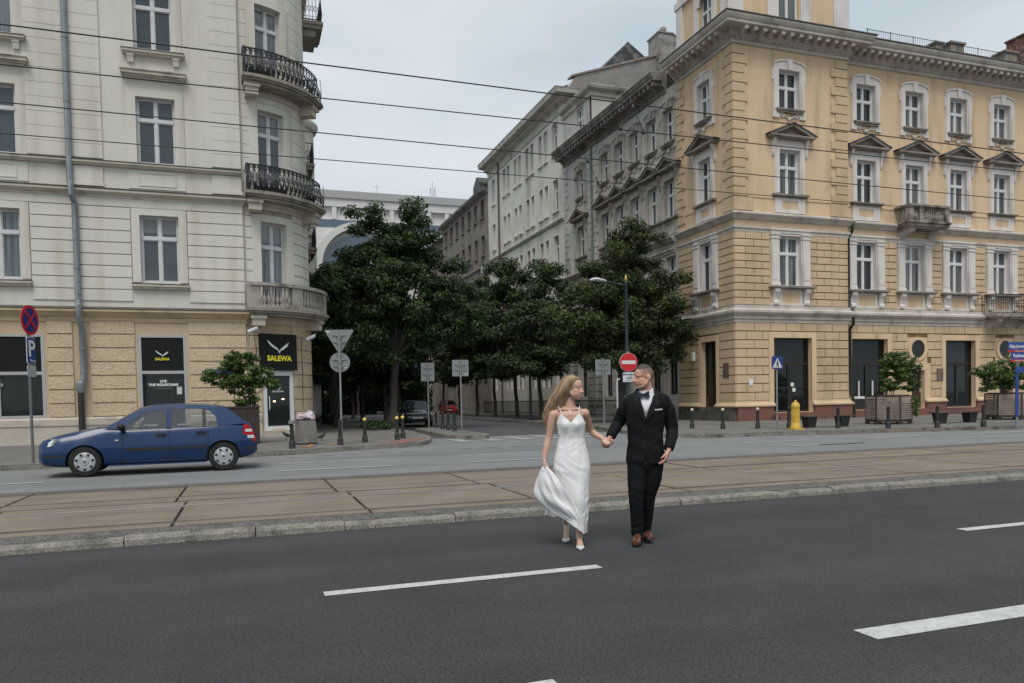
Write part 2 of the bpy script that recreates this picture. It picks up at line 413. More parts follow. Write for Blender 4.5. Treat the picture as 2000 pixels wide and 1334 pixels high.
# tram track bed: concrete slabs between and beside four rails
RAILS = [9.74, 11.26, 12.4, 13.92]
b = MB(); edges = [9.42, RAILS[0]-.05, RAILS[0]+.09, RAILS[1]-.09, RAILS[1]+.05, 11.83, RAILS[2]-.05, RAILS[2]+.09, RAILS[3]-.09, RAILS[3]+.05, 14.04]
for k, (y0, y1, dx) in enumerate(((9.42, 9.69, .0), (9.83, 11.17, .0), (11.31, 11.82, .0), (11.86, 12.35, -.15), (12.49, 13.83, -.15), (13.97, 14.03, -.15))):
    x = -60+dx+rnd.uniform(-.02, .02)
    L = 2.27
    n = int(120/L)
    for i in range(n):
        xa = 1.42+dx+(i-27)*L; dz = rnd.uniform(-.006, .006)
        b.box(xa+.022, xa+L-.022, y0, y1, -.05, .14+dz)
structure(b.build('tram_slab_paving', slabm))
b = MB(); b.box(-62, 65, 9.40, 14.04, -.1, .095); structure(b.build('track_bed_ground', patch))
for k, y in enumerate(RAILS):
    t = thing('tram_rail', ['grooved tram rail nearest the kerb, dark and dull', 'bright polished tram rail, second from the kerb', 'dull tram rail, third from the kerb', 'dark tram rail beside the far carriageway'][k], 'rail', (0, y, .1), group='tram rails in the concrete bed')
    s = 1 if k in (0, 2) else -1
    b = MB(); b.box(-60, 62, -.035, .035, -.04, .046 if k == 1 else .036)
    b.build('rail_head', railtop if k == 1 else railm, t)
    b = MB(); b.box(-60, 62, .075*s-.012, .075*s+.012, -.04, .034); b.build('groove_lip', railm, t)
# near kerb: long granite stones, each slightly off its neighbour
b = MB(); x = -30.0; i = 0
while x < 60:
    L = rnd.uniform(.95, 1.25) if not -3 < x < 8 else rnd.choice((1.0, 1.35, 1.6)); j = rnd.uniform(-.012, .012); z = .092+rnd.uniform(-.010, .008)
    b.prism([(9.07+j, -.1), (9.09+j, z-.035), (9.115+j, z-.008), (9.14+j, z), (9.27+j, z), (9.27+j, -.1)], x+.006, x+L-.006, 0)
    x += L
structure(b.build('kerb', granite))
b = MB(); b.prism([(9.262, -.1), (9.262, .09), (9.43, .134), (9.43, -.1)], -60, 62, 0); structure(b.build('kerb_backing_strip', patch))

# painted lines
b = MB()
def dash(x0, x1, y, w, z, m=0, sk=0.0):
    b.add([(x0, y-w/2, z), (x1, y-w/2, z), (x1+sk, y+w/2, z), (x0+sk, y+w/2, z)], [(0, 1, 2, 3)], m)
for x0, x1 in ((.53, 2.92), (7.22, 9.7), (-6.2, -3.7), (13.9, 16.4)): dash(x0, x1, 6.1, .135, .004)
for x0, x1 in ((3.57, 7.6), (-2.45, 1.5)): dash(x0, x1, 3.69 if x0 > 0 else 3.63, .2, .004)
for k in range(-8, 9):                                     # lane lines of the far carriageway
    if k in (0,): continue
    pass
for x0, x1 in ((.72, 2.98), (4.95, 7.22), (-7.8, -5.5), (-3.4, -1.2)): dash(x0, x1, 18.25, .11, .131)
for x0, x1 in ((.5, 2.88), (-7.6, -3.6), (4.6, 6.9)): dash(x0, x1, 16.22, .11, .139)
for pa, pb in (((1684, 855.6), (1798, 851)), ((1600, 869), (1688, 864.4)), ((1453, 865), (1580, 859.4)), ((1548, 871.4), (1688, 864.4)), ((1893, 847.5), (2000, 842)), ((1910, 854), (2000, 850.6)), ((1320, 872), (1338, 871))):
    p, q = onz(*pa, .138), onz(*pb, .138); dash(p[0], q[0], (p[1]+q[1])/2, .11, .139)
for x, y in ((.33, 20.41), (1.09, 20.5), (1.91, 20.65), (2.68, 20.78), (3.4, 20.88), (4.22, 20.9), (5.09, 21.0), (5.89, 21.1), (6.72, 21.12), (7.53, 21.12), (8.3, 21.1), (9.1, 21.1)): dash(x-.2, x+.2, y, .16, .128, 1)
for k in range(6):                                         # zebra crossing over the side street
    x = 6.66+1.1*k; b.add([(x, 24.35, .128), (x+.5, 24.35, .128), (x+.5, 26.75, .128), (x, 26.75, .128)], [(0, 1, 2, 3)], 1)
o = b.build('road_marking_lines', [paint, worn_paint]); o['kind'] = 'structure'
o['label'] = 'white painted lane lines and zebra stripes on the carriageways'
# near-road dust and fine litter
# weeds in the slab joints
def tuft(bm, x, y, z, n, h, sp):
    for _ in range(n):
        a = rnd.uniform(0, 6.28); r = rnd.uniform(0, sp); q = rnd.uniform(.4, 1)*h; w = .006
        px, py = x+r*math.cos(a), y+r*math.sin(a); dx, dy = rnd.uniform(-.5, .5)*q, rnd.uniform(-.5, .5)*q
        bm.add([(px-w, py, z), (px+w, py, z), (px+dx, py+dy, z+q)], [(0, 1, 2)])
b = MB()
for X, ya, yb, dens in ((-.75, 9.45, 11.6, 1), (1.46, 9.5, 11.65, 1), (3.72, 9.65, 11.7, 1.3), (3.47, 12.2, 14.1, 1), (1.15, 12.1, 14.1, .7), (-1.08, 12.5, 13.9, .6), (8.35, 11.5, 12.9, .3), (-3.3, 12.6, 13.7, .4)):
    for _ in range(int(150*dens)):
        y = rnd.uniform(ya, yb)
        if math.sin(y*5.3+X) > -.4: tuft(b, X+rnd.gauss(0, .02), y, .1, 4, .05, .03)
for _ in range(60): tuft(b, rnd.uniform(-2, 9), rnd.choice((9.055, 9.44)), .0 if rnd.random() < .4 else .11, 3, .035, .04)
o = b.build('weeds', grassm); o['kind'] = 'stuff'; o['label'] = 'small green weeds growing in the joints of the tram slabs'

# pavements across the avenue, with their kerbs
def pavement(name, poly, kerb, z, flip=False):
    b = MB(); n = len(poly); b.prism(poly, -.05, z, 2); o = b.build(name, paving); structure(o)
    path = kerb[::-1] if flip else kerb; b = MB()
    for i in range(len(path)-1):
        A, B = Vector(path[i]), Vector(path[i+1]); L = (B-A).length; k = max(1, round(L/.95)); d = (B-A)/L; nn = Vector((d.y, -d.x))
        for j in range(k):
            p = A+d*(L*j/k+.008); q = A+d*(L*(j+1)/k-.008); e = rnd.uniform(-.006, .006)
            pts = [(-.005, -.04), (-.002, z-.025), (.02, z+.004+e), (.16, z+.004+e), (.16, -.04)]
            vs = [(p.x-nn.x*o_, p.y-nn.y*o_, h) for o_, h in pts]+[(q.x-nn.x*o_, q.y-nn.y*o_, h) for o_, h in pts]
            b.add(vs, [(0, 1, 2, 3, 4), (9, 8, 7, 6, 5)]+[(t, (t+1) % 5, 5+(t+1) % 5, 5+t) for t in range(5)])
    structure(b.build('kerb', granite))
KL = [(-60, 20.0), (-5.3, 19.95), (-2.6, 20.2), (-.4, 20.95), (1.2, 21.5), (3.03, 22.3), (4.3, 22.65), (5.1, 23.3), (5.65, 24.4), (6.0, 25.7), (6.35, 28.3), (6.62, 32.6)]
KL2 = [(6.62, 32.6), (6.75, 60), (6.9, 150)]
pavement('sidewalk_west', KL+[(6.9, 150), (-60, 150)], KL+KL2[1:], .25)
KR = [(15.3, 160), (15.35, 60), (15.15, 38), (14.6, 30.5), (13.5, 26), (13.0, 23.2), (13.3, 21.7), (14.3, 21.25), (18.1, 20.75), (22.4, 20.2), (25.4, 19.0), (34, 18.2), (90, 18.0)]
pavement('sidewalk_east', KR+[(90, 160)], KR, .25)
# red cycle strip in front of the east kerb and the red brick patch at the west corner
redbrick = mat('red_brick_paving', (.26, .12, .085), .9, (.2, .095, .07), 5, bump=.4, bscale=30)
sheet('cycle_path', [(18.1, 20.55), (18.1, 20.70), (22.4, 20.16), (25.2, 18.98), (25.2, 18.88), (22.4, 19.98)], .134, redbrick)
sheet('brick_path', [(3.96, 23.3), (5.4, 25.9), (5.7, 25.3), (5.28, 24.2), (4.85, 23.5), (4.35, 22.98), (3.8, 22.8)], .256, redbrick)
# painted cycle lines on the pavements
b = MB()
for P in ([(15.9, 24.4), (17.6, 25.2), (21.08, 26.4), (24.3, 26.25), (60, 26.4)], [(-40, 27.0), (-7.14, 27.15), (-6.14, 27.08), (.33, 26.3), (3.2, 24.6)]):
    for i in range(len(P)-1):
        (x0, y0), (x1, y1) = P[i], P[i+1]; b.add([(x0, y0, .256), (x1, y1, .256), (x1, y1+.13, .256), (x0, y0+.13, .256)], [(0, 1, 2, 3)])
o = b.build('pavement_lines', worn_paint); structure(o)
# traffic island with granite rim
t = thing('traffic_island', 'small paved traffic island with granite rim holding four black bollards', 'traffic island', (7.6, 29, .12))
ip = [(6.9, 27.3), (7.05, 26.4), (7.6, 25.6), (8.1, 25.7), (8.4, 26.8), (8.42, 28), (8.4, 35.5), (7.2, 34.2)]
b = MB(); b.prism([(x-7.6, y-29) for x, y in ip], -.05, .14, 2); b.build('rim', granite, t)
cx, cy = 7.65, 30
b = MB(); b.prism([((x-cx)*.78+cx-7.6, (y-cy)*.93+cy-29) for x, y in ip], .1, .146, 2); b.build('paving', paving, t)
# ================================================================== yellow corner building
yel = mat('yellow_plaster', (.69, .505, .33), .88, (.63, .46, .295), .5, lo=.3, hi=.7, dirt=(.43, .31, .20), dscale=.9, dlo=.5, dhi=.82, dstretch=(2.0, 2.0, .25), bump=.12, bscale=18)
yblk = mat('yellow_ashlar', (.60, .445, .29), .88, (.53, .39, .25), .9, lo=.3, hi=.7, dirt=(.38, .275, .17), dscale=.7, dlo=.52, dhi=.8, dstretch=(1, 1, .4), bump=.18, bscale=22)
ygrv = mat('ashlar_joint', (.22, .125, .06), .95, (.15, .085, .04), 2)
trim = mat('white_trim', (.70, .655, .62), .85, (.62, .575, .545), 1.2, dirt=(.36, .33, .3), dscale=1.4, dlo=.56, dhi=.85, dstretch=(1.6, 1.6, .3), bump=.15, bscale=25)
stone = mat('weathered_stone', (.29, .255, .215), .9, (.2, .175, .15), 2.2, lo=.3, hi=.7, dirt=(.09, .08, .07), dscale=1.5, dlo=.52, dhi=.8, bump=.25, bscale=25)
lead = mat('lead_flashing', (.075, .072, .07), .6, (.12, .115, .11), 2, metal=.3)
corn = mat('cornice_stone', (.56, .515, .46), .88, (.45, .41, .365), 1.2, dirt=(.2, .18, .155), dscale=1.6, dlo=.54, dhi=.85, bump=.15, bscale=20)
redpl = mat('red_plinth', (.20, .085, .065), .8, (.155, .07, .055), 1.2, dirt=(.1, .06, .05), dscale=1.2, dlo=.52, dhi=.8)
wframe = mat('white_window_frame', (.70, .70, .70), .5, (.62, .62, .62), 3)
gl_r = pane_mat('dark_pane', (.022, .026, .029), stripes=(.12, .12, .115), spec=.4)
shopfr = mat('dark_shop_frame', (.018, .014, .013), .45)
gl_shop = pane_mat('shop_pane', (.011, .0145, .015), spec=.3)
roofm = mat('roof_tin', (.045, .048, .047), .55, (.07, .075, .072), 1.5, metal=.3)
iron = mat('wrought_iron', (.015, .017, .018), .5)

def frame_mesh(w, h, rec, tr=.66, th=.07, bar=.03):
    """casement with mullion and transom; origin at the bottom middle of the opening, outward is -y"""
    b = MB(); y0, y1 = rec-.05, rec+.03; x = w/2; t = th
    for a, c in ((-x, -x+t), (x-t, x)): b.box(a, c, y0, y1, 0, h)
    for a, c in ((0, t), (h-t, h)): b.box(-x+t, x-t, y0, y1, a, c)
    zt = h*tr
    b.box(-x+t, x-t, y0-.02, y1, zt-.06, zt+.06)
    for a, c in ((t, zt-.06), (zt+.06, h-t)): b.box(-.05, .05, y0-.012, y1, a, c)
    for sx in (-1, 1):                                     # sashes set into the frame
        for a, c in ((t, zt-.06), (zt+.06, h-t)):
            e0, e1 = (.05, x-t) if sx > 0 else (-x+t, -.05)
            for p, q, r_, s in ((e0, e0+bar, a, c), (e1-bar, e1, a, c), (e0+bar, e1-bar, a, a+bar), (e0+bar, e1-bar, c-bar, c)): b.box(p, q, y0+.018, y1-.01, r_, s)
    p = MB(); p.add([(-x+.02, y1-.02, .02), (x-.02, y1-.02, .02), (x-.02, y1-.02, h-.02), (-x+.02, y1-.02, h-.02)], [(0, 1, 2, 3)])
    return b, p
def scroll(b, x0, z0, r, turns=1.3, w=.03, s=1, y=-.05, m=0):
    pts = []
    for i in range(14):
        a = i/13*turns*2*math.pi; q = r*(1-.75*i/13); pts.append((x0+s*q*math.cos(a), y, z0+q*math.sin(a)))
    b.tube(pts, w, 5, m)
def surround_a(w, h, M=(0, 1)):
    """segmental head with keystone, side ears, sill on a carved apron; M: trim and sill material slots"""
    b = MB(); x = w/2; f = .3
    for s in (-1, 1):
        b.box(min(s*x, s*(x+f)), max(s*x, s*(x+f)), -.07, .02, -.3, h, M[0])
        b.box(min(s*(x+.06), s*(x+f-.05)), max(s*(x+.06), s*(x+f-.05)), -.1, -.07, -.05, h, M[0])
        b.box(min(s*(x-.02), s*(x+f+.05)), max(s*(x-.02), s*(x+f+.05)), -.085, .0, -.45, -.22, M[0])
        b.box(min(s*(x+f), s*(x+f+.07)), max(s*(x+f), s*(x+f+.07)), -.06, .0, h*.72, h+.02, M[0])
    arc = [(-(x+f), h), (-(x+f), h+.2)]+[((x+f)*math.sin(a), h+.2-.0+.24*(math.cos(a*.9)-math.cos(.9*math.pi/2))/(1-math.cos(.9*math.pi/2))) for a in [(-.5+i/12)*math.pi for i in range(13)]]+[(x+f, h+.2), (x+f, h)]
    b.prism(arc, -.08, .02, 1, M[0])
    b.prism([(p[0]*1.03, p[1]+.05) for p in arc[2:-2]]+[(p[0]*1.0, p[1]-.03) for p in arc[2:-2]][::-1], -.13, -.08, 1, M[0])
    b.prism([(-.1, h-.02), (.1, h-.02), (.15, h+.5), (-.15, h+.5)], -.16, .0, 1, M[0])
    b.box(-x-.2, x+.2, -.2, .0, -.1, -.02, M[1]); b.box(-x-.14, x+.14, -.15, .0, -.2, -.1, M[1])
    for s in (-1, 1):
        scroll(b, s*.42, -.33, .13, 1.2, .03, s, -.06, M[0]); b.tube([(s*.3, -.05, -.3), (s*.16, -.06, -.42), (s*.05, -.06, -.4)], .03, 5, M[0])
    b.lathe([(.02, -.62), (.1, -.52), (.11, -.45), (.05, -.4)], (0, -.04, 0), 8, M[0])
    return b
def pediment(b, w, z, hgt, proj, m):
    x = w/2
    b.box(-x, x, -proj, 0, z, z+.1, m); b.box(-x+.08, x-.08, -proj+.06, 0, z-.06, z, m)
    for s in (-1, 1):
        b.add([(s*x*1.02, -proj, z+.1), (0, -proj, z+hgt), (0, -proj, z+hgt-.13), (s*(x-.3), -proj, z+.1),
               (s*x*1.02, 0, z+.1), (0, 0, z+hgt), (0, 0, z+hgt-.13), (s*(x-.3), 0, z+.1)],
              [(0, 1, 2, 3), (4, 5, 1, 0), (7, 6, 2, 3), (5, 6, 2, 1)], m)
        b.add([(s*x*1.06, -proj-.05, z+.1), (0, -proj-.05, z+hgt+.02), (0, .0, z+hgt+.02), (s*x*1.06, 0, z+.1),
               (s*x*1.06, -proj-.05, z+.14), (0, -proj-.05, z+hgt+.06), (0, .0, z+hgt+.06), (s*x*1.06, 0, z+.14)],
              [(0, 1, 2, 3), (4, 5, 6, 7), (0, 1, 5, 4)], m)
    b.add([(-x+.3, -.1, z+.1), (x-.3, -.1, z+.1), (0, -.1, z+hgt-.13)], [(0, 1, 2)], m)
def surround_b(w, h, M=(0, 1, 2)):
    """triangular pediment on consoles, apron with a sunk panel; M: trim, stone and panel slots"""
    b = MB(); x = w/2; f = .28
    for s in (-1, 1):
        lo, hi = min(s*x, s*(x+f)), max(s*x, s*(x+f))
        b.box(lo, hi, -.07, .02, 0, h+.22, M[0]); b.box(lo+.06, hi-.06, -.1, -.07, .05, h+.1, M[0])
        c0 = s*(x+f+.08); b.box(c0-.09, c0+.09, -.06, .01, h-.25, h+.5, M[0])
        b.prism([(-.05, h-.35), (-.1, h-.2), (-.11, h+.05), (-.2, h+.3), (-.28, h+.5), (0, h+.5), (0, h-.35)], c0-.07, c0+.07, 0, M[0])
    b.box(-x, x, -.07, .02, h, h+.22, M[0]); b.box(-x-f-.02, x+f+.02, -.055, .0, h+.222, h+.5, M[0])
    pediment(b, 2*(x+f)+.85, h+.52, .66, .36, M[1])
    b.box(-x-f-.15, x+f+.15, -.2, 0, -.1, -.01, M[1]); b.box(-x-f-.02, x+f+.02, -.13, 0, -.17, -.1, M[1])
    zb = -.9
    b.box(-x-f, x+f, -.06, 0, zb, zb+.15, M[0]); b.box(-x-f, x+f, -.06, 0, -.3, -.17, M[0])
    for s in (-1, 1): b.box(min(s*(x-.12), s*(x+f)), max(s*(x-.12), s*(x+f)), -.06, 0, zb+.15, -.3, M[0])
    b.box(-x+.12, x-.12, -.02, 0, zb+.15, -.3, M[2])
    for p in ((-x+.12, x-.12, zb+.15, zb+.19), (-x+.12, x-.12, -.34, -.3)): b.box(p[0], p[1], -.045, -.02, p[2], p[3], M[0])
    return b
def surround_c(w, h, M=(0, 1, 2)):
    """flat pilasters with capitals, entablature, sill on scrolled consoles over a sunk panel"""
    b = MB(); x = w/2; f = .5
    for s in (-1, 1):
        lo, hi = min(s*(x+.04), s*(x+f)), max(s*(x+.04), s*(x+f))
        b.box(min(s*x, s*(x+.1)), max(s*x, s*(x+.1)), -.03, .02, 0, h+.1, M[0])
        b.box(lo, hi, -.1, .01, 0, h+.1, M[0]); b.box(lo+.07, hi-.07, -.118, -.1, .3, h-.25, M[0])
        b.box(lo-.035, hi+.035, -.14, .01, 0, .12, M[0]); b.box(lo-.02, hi+.02, -.12, .01, .12, .19, M[0])
        b.box(lo-.03, hi+.03, -.135, .01, h-.16, h-.1, M[0]); b.box(lo-.035, hi+.035, -.145, .01, h+.02, h+.1, M[0])
        c0 = (lo+hi)/2
        b.prism([(-.06, -.9), (-.16, -.86), (-.17, -.76), (-.08, -.66), (-.12, -.45), (-.24, -.25), (-.26, -.13), (0, -.13), (0, -.9)], c0-.15, c0+.15, 0, M[0])
        for q in (-.09, 0, .09): b.box(c0+q-.02, c0+q+.02, -.275, -.2, -.3, -.16, M[0])
    b.box(-x-f, x+f, -.08, .01, h+.1, h+.24, M[0]); b.box(-x-f-.06, x+f+.06, -.13, .0, h+.24, h+.33, M[0]); b.box(-x+.0, x-.0, -.05, .01, h, h+.1, M[0])
    b.box(-x-f-.16, x+f+.16, -.32, 0, -.09, -.005, M[1]); b.box(-x-f-.08, x+f+.08, -.25, 0, -.14, -.09, M[1])
    b.box(-x-f, x+f, -.05, 0, -.92, -.8, M[0]); b.box(-x+.02, x-.02, -.05, 0, -.24, -.14, M[0])
    b.box(-x+.12, x-.12, -.02, 0, -.8, -.24, M[2])
    for s in (-1, 1): b.box(min(s*(x-.12), s*(x+.06)), max(s*(x-.12), s*(x+.06)), -.05, 0, -.8, -.24, M[0])
    return b
KINDS = {}
def kind(key, w, h, rec, sur, fm, pm, smats, tr=.66):
    f, p = frame_mesh(w, h, rec, tr)
    KINDS[key] = [(f.mesh('window', fm), None), (p.mesh('pane', pm), 'pane')]
    if sur: KINDS[key].append((sur(w, h).mesh('surround', smats), 'surround'))
def put_window(key, parent, loc, rz=0.0, label=None):
    ms = KINDS[key]; base = BASE[parent.name]
    w = link('window', ms[0][0], parent); w.location = tuple(loc[i]-base[i] for i in range(3)); w.rotation_euler = (0, 0, rz)
    for me, nm in ms[1:]: link(nm, me, w)
    if label: w['label'] = label
    return w
kind('a', 1.2, 1.84, .22, surround_a, wframe, gl_r, [trim, stone], .58)
kind('b', 1.2, 2.14, .22, surround_b, wframe, gl_r, [trim, stone, yel], .62)
kind('c', 1.28, 2.44, .25, surround_c, wframe, gl_r, [trim, stone, yel], .66)
SIDE = R(-90)
YR, YQ, XS = 30.6, 30.9, 21.95
BX1 = 28.62                                                # right end of the corner bay
CF = [30.08, 33.27, 36.33, 39.5, 42.65, 45.8]              # window axes of the long facade
CB, CS = 25.12, 32.95                                      # axis on the bay, axis on the side wall (Y)
XE, YE = 47.6, 35.5
yb = thing('corner_building', 'yellow plastered corner tenement with white window surrounds, pediments and tower', 'building', (XS, YR, .25))
W4, W3, W2 = (15.22, 17.06), (11.14, 13.28), (6.71, 9.15)
def holes(cs, w4=1.2, w3=1.2, w2=1.28):
    r = []
    for c in cs: r += [(c-w4/2, c+w4/2, *W4), (c-w3/2, c+w3/2, *W3), (c-w2/2, c+w2/2, *W2)]
    return r
gb = [(24.1, 26.35, .62, 4.23)]
gf = [(29.1, 31.44, .62, 4.24), (33.02, 33.92, .62, 2.62), (35.41, 37.55, .62, 4.2), (39.3, 40.2, .62, 2.62), (41.7, 43.85, .62, 4.2)]
gs = [(32.16, 33.45, .87, 4.2)]
b = MB(front(YR)); wall(b, XS, BX1, .25, 18.1, holes([CB])+gb, .3, mrev=1)
b.T = front(YQ); wall(b, BX1, XE, .25, 18.1, holes(CF)+gf, .3, mrev=1)
b.T = side(XS); wall(b, YR, YE, .25, 18.1, holes([CS], 1.05, 1.05, 1.1)+gs, .3, mrev=1)
b.T = None; b.add([(BX1, YR, .25), (BX1, YQ, .25), (BX1, YQ, 18.1), (BX1, YR, 18.1)], [(0, 1, 2, 3)])
b.add([(XE, YQ, .25), (XE, YQ+11, .25), (XE, YQ+11, 18.1), (XE, YQ, 18.1)], [(0, 1, 2, 3)])
b.build('wall', [yel, trim], yb, world=True)
# rusticated ashlar: ground floor and first floor, with their joint backing
rg = [1.2+.4175*k for k in range(10)]; r2 = [5.78+.347*k for k in range(11)]
def widen(hs, a, up=.3): return [(h[0]-a, h[1]+a, h[2]-1, h[3]+up) for h in hs]
f2h = lambda cs: [(c-1.2, c+1.2, 5.6, 9.6) for c in cs]
b = MB(front(YR)); blocks(b, XS+.0, BX1-.02, rg, widen(gb, .3), .92); blocks(b, XS, BX1-.02, r2, f2h([CB]), .92)
b.T = front(YQ); dh = [(32.55, 34.4, 0, 3.0), (32.75, 34.15, 2.9, 4.35), (38.85, 40.65, 0, 3.0), (39.05, 40.45, 2.9, 4.35)]
blocks(b, BX1+.3, XE, rg, widen([gf[0], gf[2], gf[4]], .3)+dh, 1.05); blocks(b, BX1+.3, XE, r2, f2h(CF), 1.0)
b.T = side(XS); blocks(b, YR+.0, YE, rg, widen(gs, .25), .78); blocks(b, YR+.0, YE, r2, [(CS-1.05, CS+1.05, 5.6, 9.6)], .78)
build_pieces(b, 'ashlar', yblk, yb)
def joint_back(b, u0, u1, z0, z1, hs):
    wall(b, u0, u1, z0, z1, [(h[0], h[1], max(h[2], z0), min(h[3], z1)) for h in hs if h[3] > z0 and h[2] < z1], .0, dwall=.006)
b = MB(front(YR)); joint_back(b, XS, BX1, 1.2, 4.95, widen(gb, .28)); joint_back(b, XS, BX1, 5.78, 9.24, f2h([CB]))
b.T = front(YQ); joint_back(b, BX1+.3, XE, 1.2, 4.95, widen([gf[0], gf[2], gf[4]], .28)+dh); joint_back(b, BX1+.3, XE, 5.78, 9.24, f2h(CF))
b.T = side(XS); joint_back(b, YR, YE, 1.2, 4.95, widen(gs, .25)); joint_back(b, YR, YE, 5.78, 9.24, [(CS-1.05, CS+1.05, 5.6, 9.6)])
b.build('ashlar_backing', ygrv, yb, world=True)
# smooth frames round the ground floor openings and the round windows over the doors
b = MB(front(YR))
def gframe(h, a):
    b.box(h[0]-a, h[0], -.02, .05, 1.2, h[3]); b.box(h[1], h[1]+a, -.02, .05, 1.2, h[3]); b.box(h[0]-a, h[1]+a, -.02, .05, h[3], h[3]+a)
gframe(gb[0], .28); b.T = front(YQ)
for h in (gf[0], gf[2], gf[4]): gframe(h, .28)
b.T = side(XS); gframe(gs[0], .22); b.T = None
for c in (33.47, 39.75):
    ring = [(.66*math.cos(a), .62*math.sin(a)) for a in np.linspace(0, 2*math.pi, 33)]; inn = [(.46*math.cos(a), .47*math.sin(a)) for a in np.linspace(0, 2*math.pi, 33)]
    vs = []
    for y in (YQ-.075, YQ-.005): vs += [(c+p[0], y, 3.74+p[1]) for p in ring[:-1]]+[(c+p[0], y, 3.74+p[1]) for p in inn[:-1]]
    n = 32; b.add(vs, [(i, (i+1) % n, n+(i+1) % n, n+i) for i in range(n)]+[(i, (i+1) % n, 2*n+(i+1) % n, 2*n+i) for i in range(n)]+[(n+i, n+(i+1) % n, 3*n+(i+1) % n, 3*n+i) for i in range(n)])
    for s in (-1, 1): b.box(min(c+s*.45, c+s*.72), max(c+s*.45, c+s*.72), YQ-.055, YQ+.01, 1.0, 2.95)
    b.box(c-.72, c+.72, YQ-.06, YQ+.01, 2.62, 2.95)
build_pieces(b, 'opening_frame', yel, yb)
for c in (33.47, 39.75):
    b = MB(); b.disc((c, YQ-.012, 3.74), .47, 1, .012, 32); b.build('oculus_pane', gl_shop, yb, world=True)
# splayed foot, plinth, string courses and cornices
foot = [(0, .93), (.2, .93), (.2, 1.0), (.15, 1.03), (.07, 1.12), (.05, 1.2), (0, 1.2)]
low = [(0, 4.95), (.06, 4.95), (.06, 5.1), (.12, 5.12), (.12, 5.25), (.24, 5.34), (.3, 5.42), (.3, 5.52), (.1, 5.62), (.1, 5.76), (.0, 5.78)]
mid = [(0, 9.2), (.05, 9.24), (.05, 9.36), (.11, 9.4), (.11, 9.5), (.02, 9.52), (.02, 9.78), (.1, 9.82), (.16, 9.9), (.24, 9.98), (.3, 10.03), (.3, 10.1), (.06, 10.2), (0, 10.21)]
top = [(0, 17.95), (.1, 17.98), (.1, 18.12), (.14, 18.14), (.14, 18.2), (.24, 18.22), (.24, 18.26), (.3, 18.3), (.3, 18.52), (.84, 18.54), (.84, 18.66), (.9, 18.7), (.95, 18.78), (.98, 18.84), (.98, 18.9), (0, 18.98)]
PATH = [(XS, YE), (XS, YR), (BX1, YR), (BX1, YQ), (XE, YQ)]
def gaps(path, prof, nm, m, openings):
    """sweep each straight run but leave out what the openings take"""
    b = MB(); b.sweep(prof, path); b.build(nm, m, yb, world=True)
b = MB(); b.sweep(low, [p for p in PATH][::1]); b.build('string_course', corn, yb, world=True)
b = MB(); b.sweep([(o, z) for o, z in mid], PATH); b.build('belt_cornice', corn, yb, world=True)
b = MB(); b.sweep([(0, 9.52+.003), (.028, 9.523), (.028, 9.777), (0, 9.777)], PATH); b.build('belt_frieze', yel, yb, world=True)
b = MB(); b.sweep(top, PATH)
def along(path, step, fn):
    for i in range(len(path)-1):
        A, B = Vector(path[i]), Vector(path[i+1]); L = (B-A).length; n = int(L/step)
        if n < 2: continue
        d = (B-A)/L; q = Vector((d.y, -d.x))
        for k in range(n): fn(A+d*(L*(k+.5)/n), d, q)
def obox(b, p, d, q, hw, o0, o1, z0, z1, m=0):
    c = [(p+d*s*hw+q*o) for o in (o0, o1) for s in (-1, 1)]
    vs = [(c[i].x, c[i].y, z) for z in (z0, z1) for i in (0, 1, 3, 2)]
    b.add(vs, [(0, 1, 2, 3), (7, 6, 5, 4), (0, 1, 5, 4), (1, 2, 6, 5), (2, 3, 7, 6), (3, 0, 4, 7)], m)
along(PATH, .48, lambda p, d, q: (obox(b, p, d, q, .1, .29, .76, 18.36, 18.535), obox(b, p, d, q, .08, .29, .5, 18.28, 18.37)))
along(PATH, .17, lambda p, d, q: obox(b, p, d, q, .05, .12, .205, 18.13, 18.215))
b.build('main_cornice', corn, yb, world=True)
b = MB(); b.sweep([(1.0, 18.9), (1.03, 18.93), (1.0, 18.98), (-.2, 19.06), (-.2, 18.97)], PATH); b.build('gutter', lead, yb, world=True)
b = MB(); b.sweep(foot, [(XS, YE), (XS, gs[0][1]+.02)]); b.sweep(foot, [(XS, gs[0][0]-.02), (XS, YR), (gb[0][0]-.02, YR)]); b.sweep(foot, [(gb[0][1]+.02, YR), (BX1, YR), (BX1, YQ), (gf[0][0]-.02, YQ)])
for i in range(len(gf)): b.sweep(foot, [(gf[i][1]+.02, YQ), (gf[i+1][0]-.02 if i+1 < len(gf) else XE, YQ)])
build_pieces(b, 'wall_foot', yblk, yb)
pl = [(0, .25), (.14, .25), (.14, .93), (0, .93)]
b = MB(); b.sweep(pl, [(XS-.003, YR-.003), (gb[0][0]-.1, YR-.003)]); b.sweep(pl, [(gb[0][1]+.1, YR), (BX1, YR), (BX1, YQ), (gf[0][0]-.05, YQ)])
for i in range(len(gf)): b.sweep(pl, [(gf[i][1]+.05, YQ), (gf[i+1][0]-.05 if i+1 < len(gf) else XE, YQ)])
for h in gb: b.box(h[0]-.1, h[1]+.1, YR-.4, YR+.3, .25, .6); b.box(h[0]-.2, h[1]+.2, YR-.75, YR+.3, .25, .43)
for h in gf: b.box(h[0]-.05, h[1]+.05, YQ-.18, YQ+.3, .25, .6)
build_pieces(b, 'plinth', redpl, yb)
dkst = mat('soot_stone', (.085, .078, .068), .95, (.14, .13, .11), 2.5, lo=.3, hi=.7, dirt=(.035, .033, .03), dscale=1.8, dlo=.5, dhi=.75, bump=.7, bscale=9)
b = MB(); b.sweep(pl, [(XS, YE), (XS, YR+.0)]); b.build('side_plinth', dkst, yb, world=True)
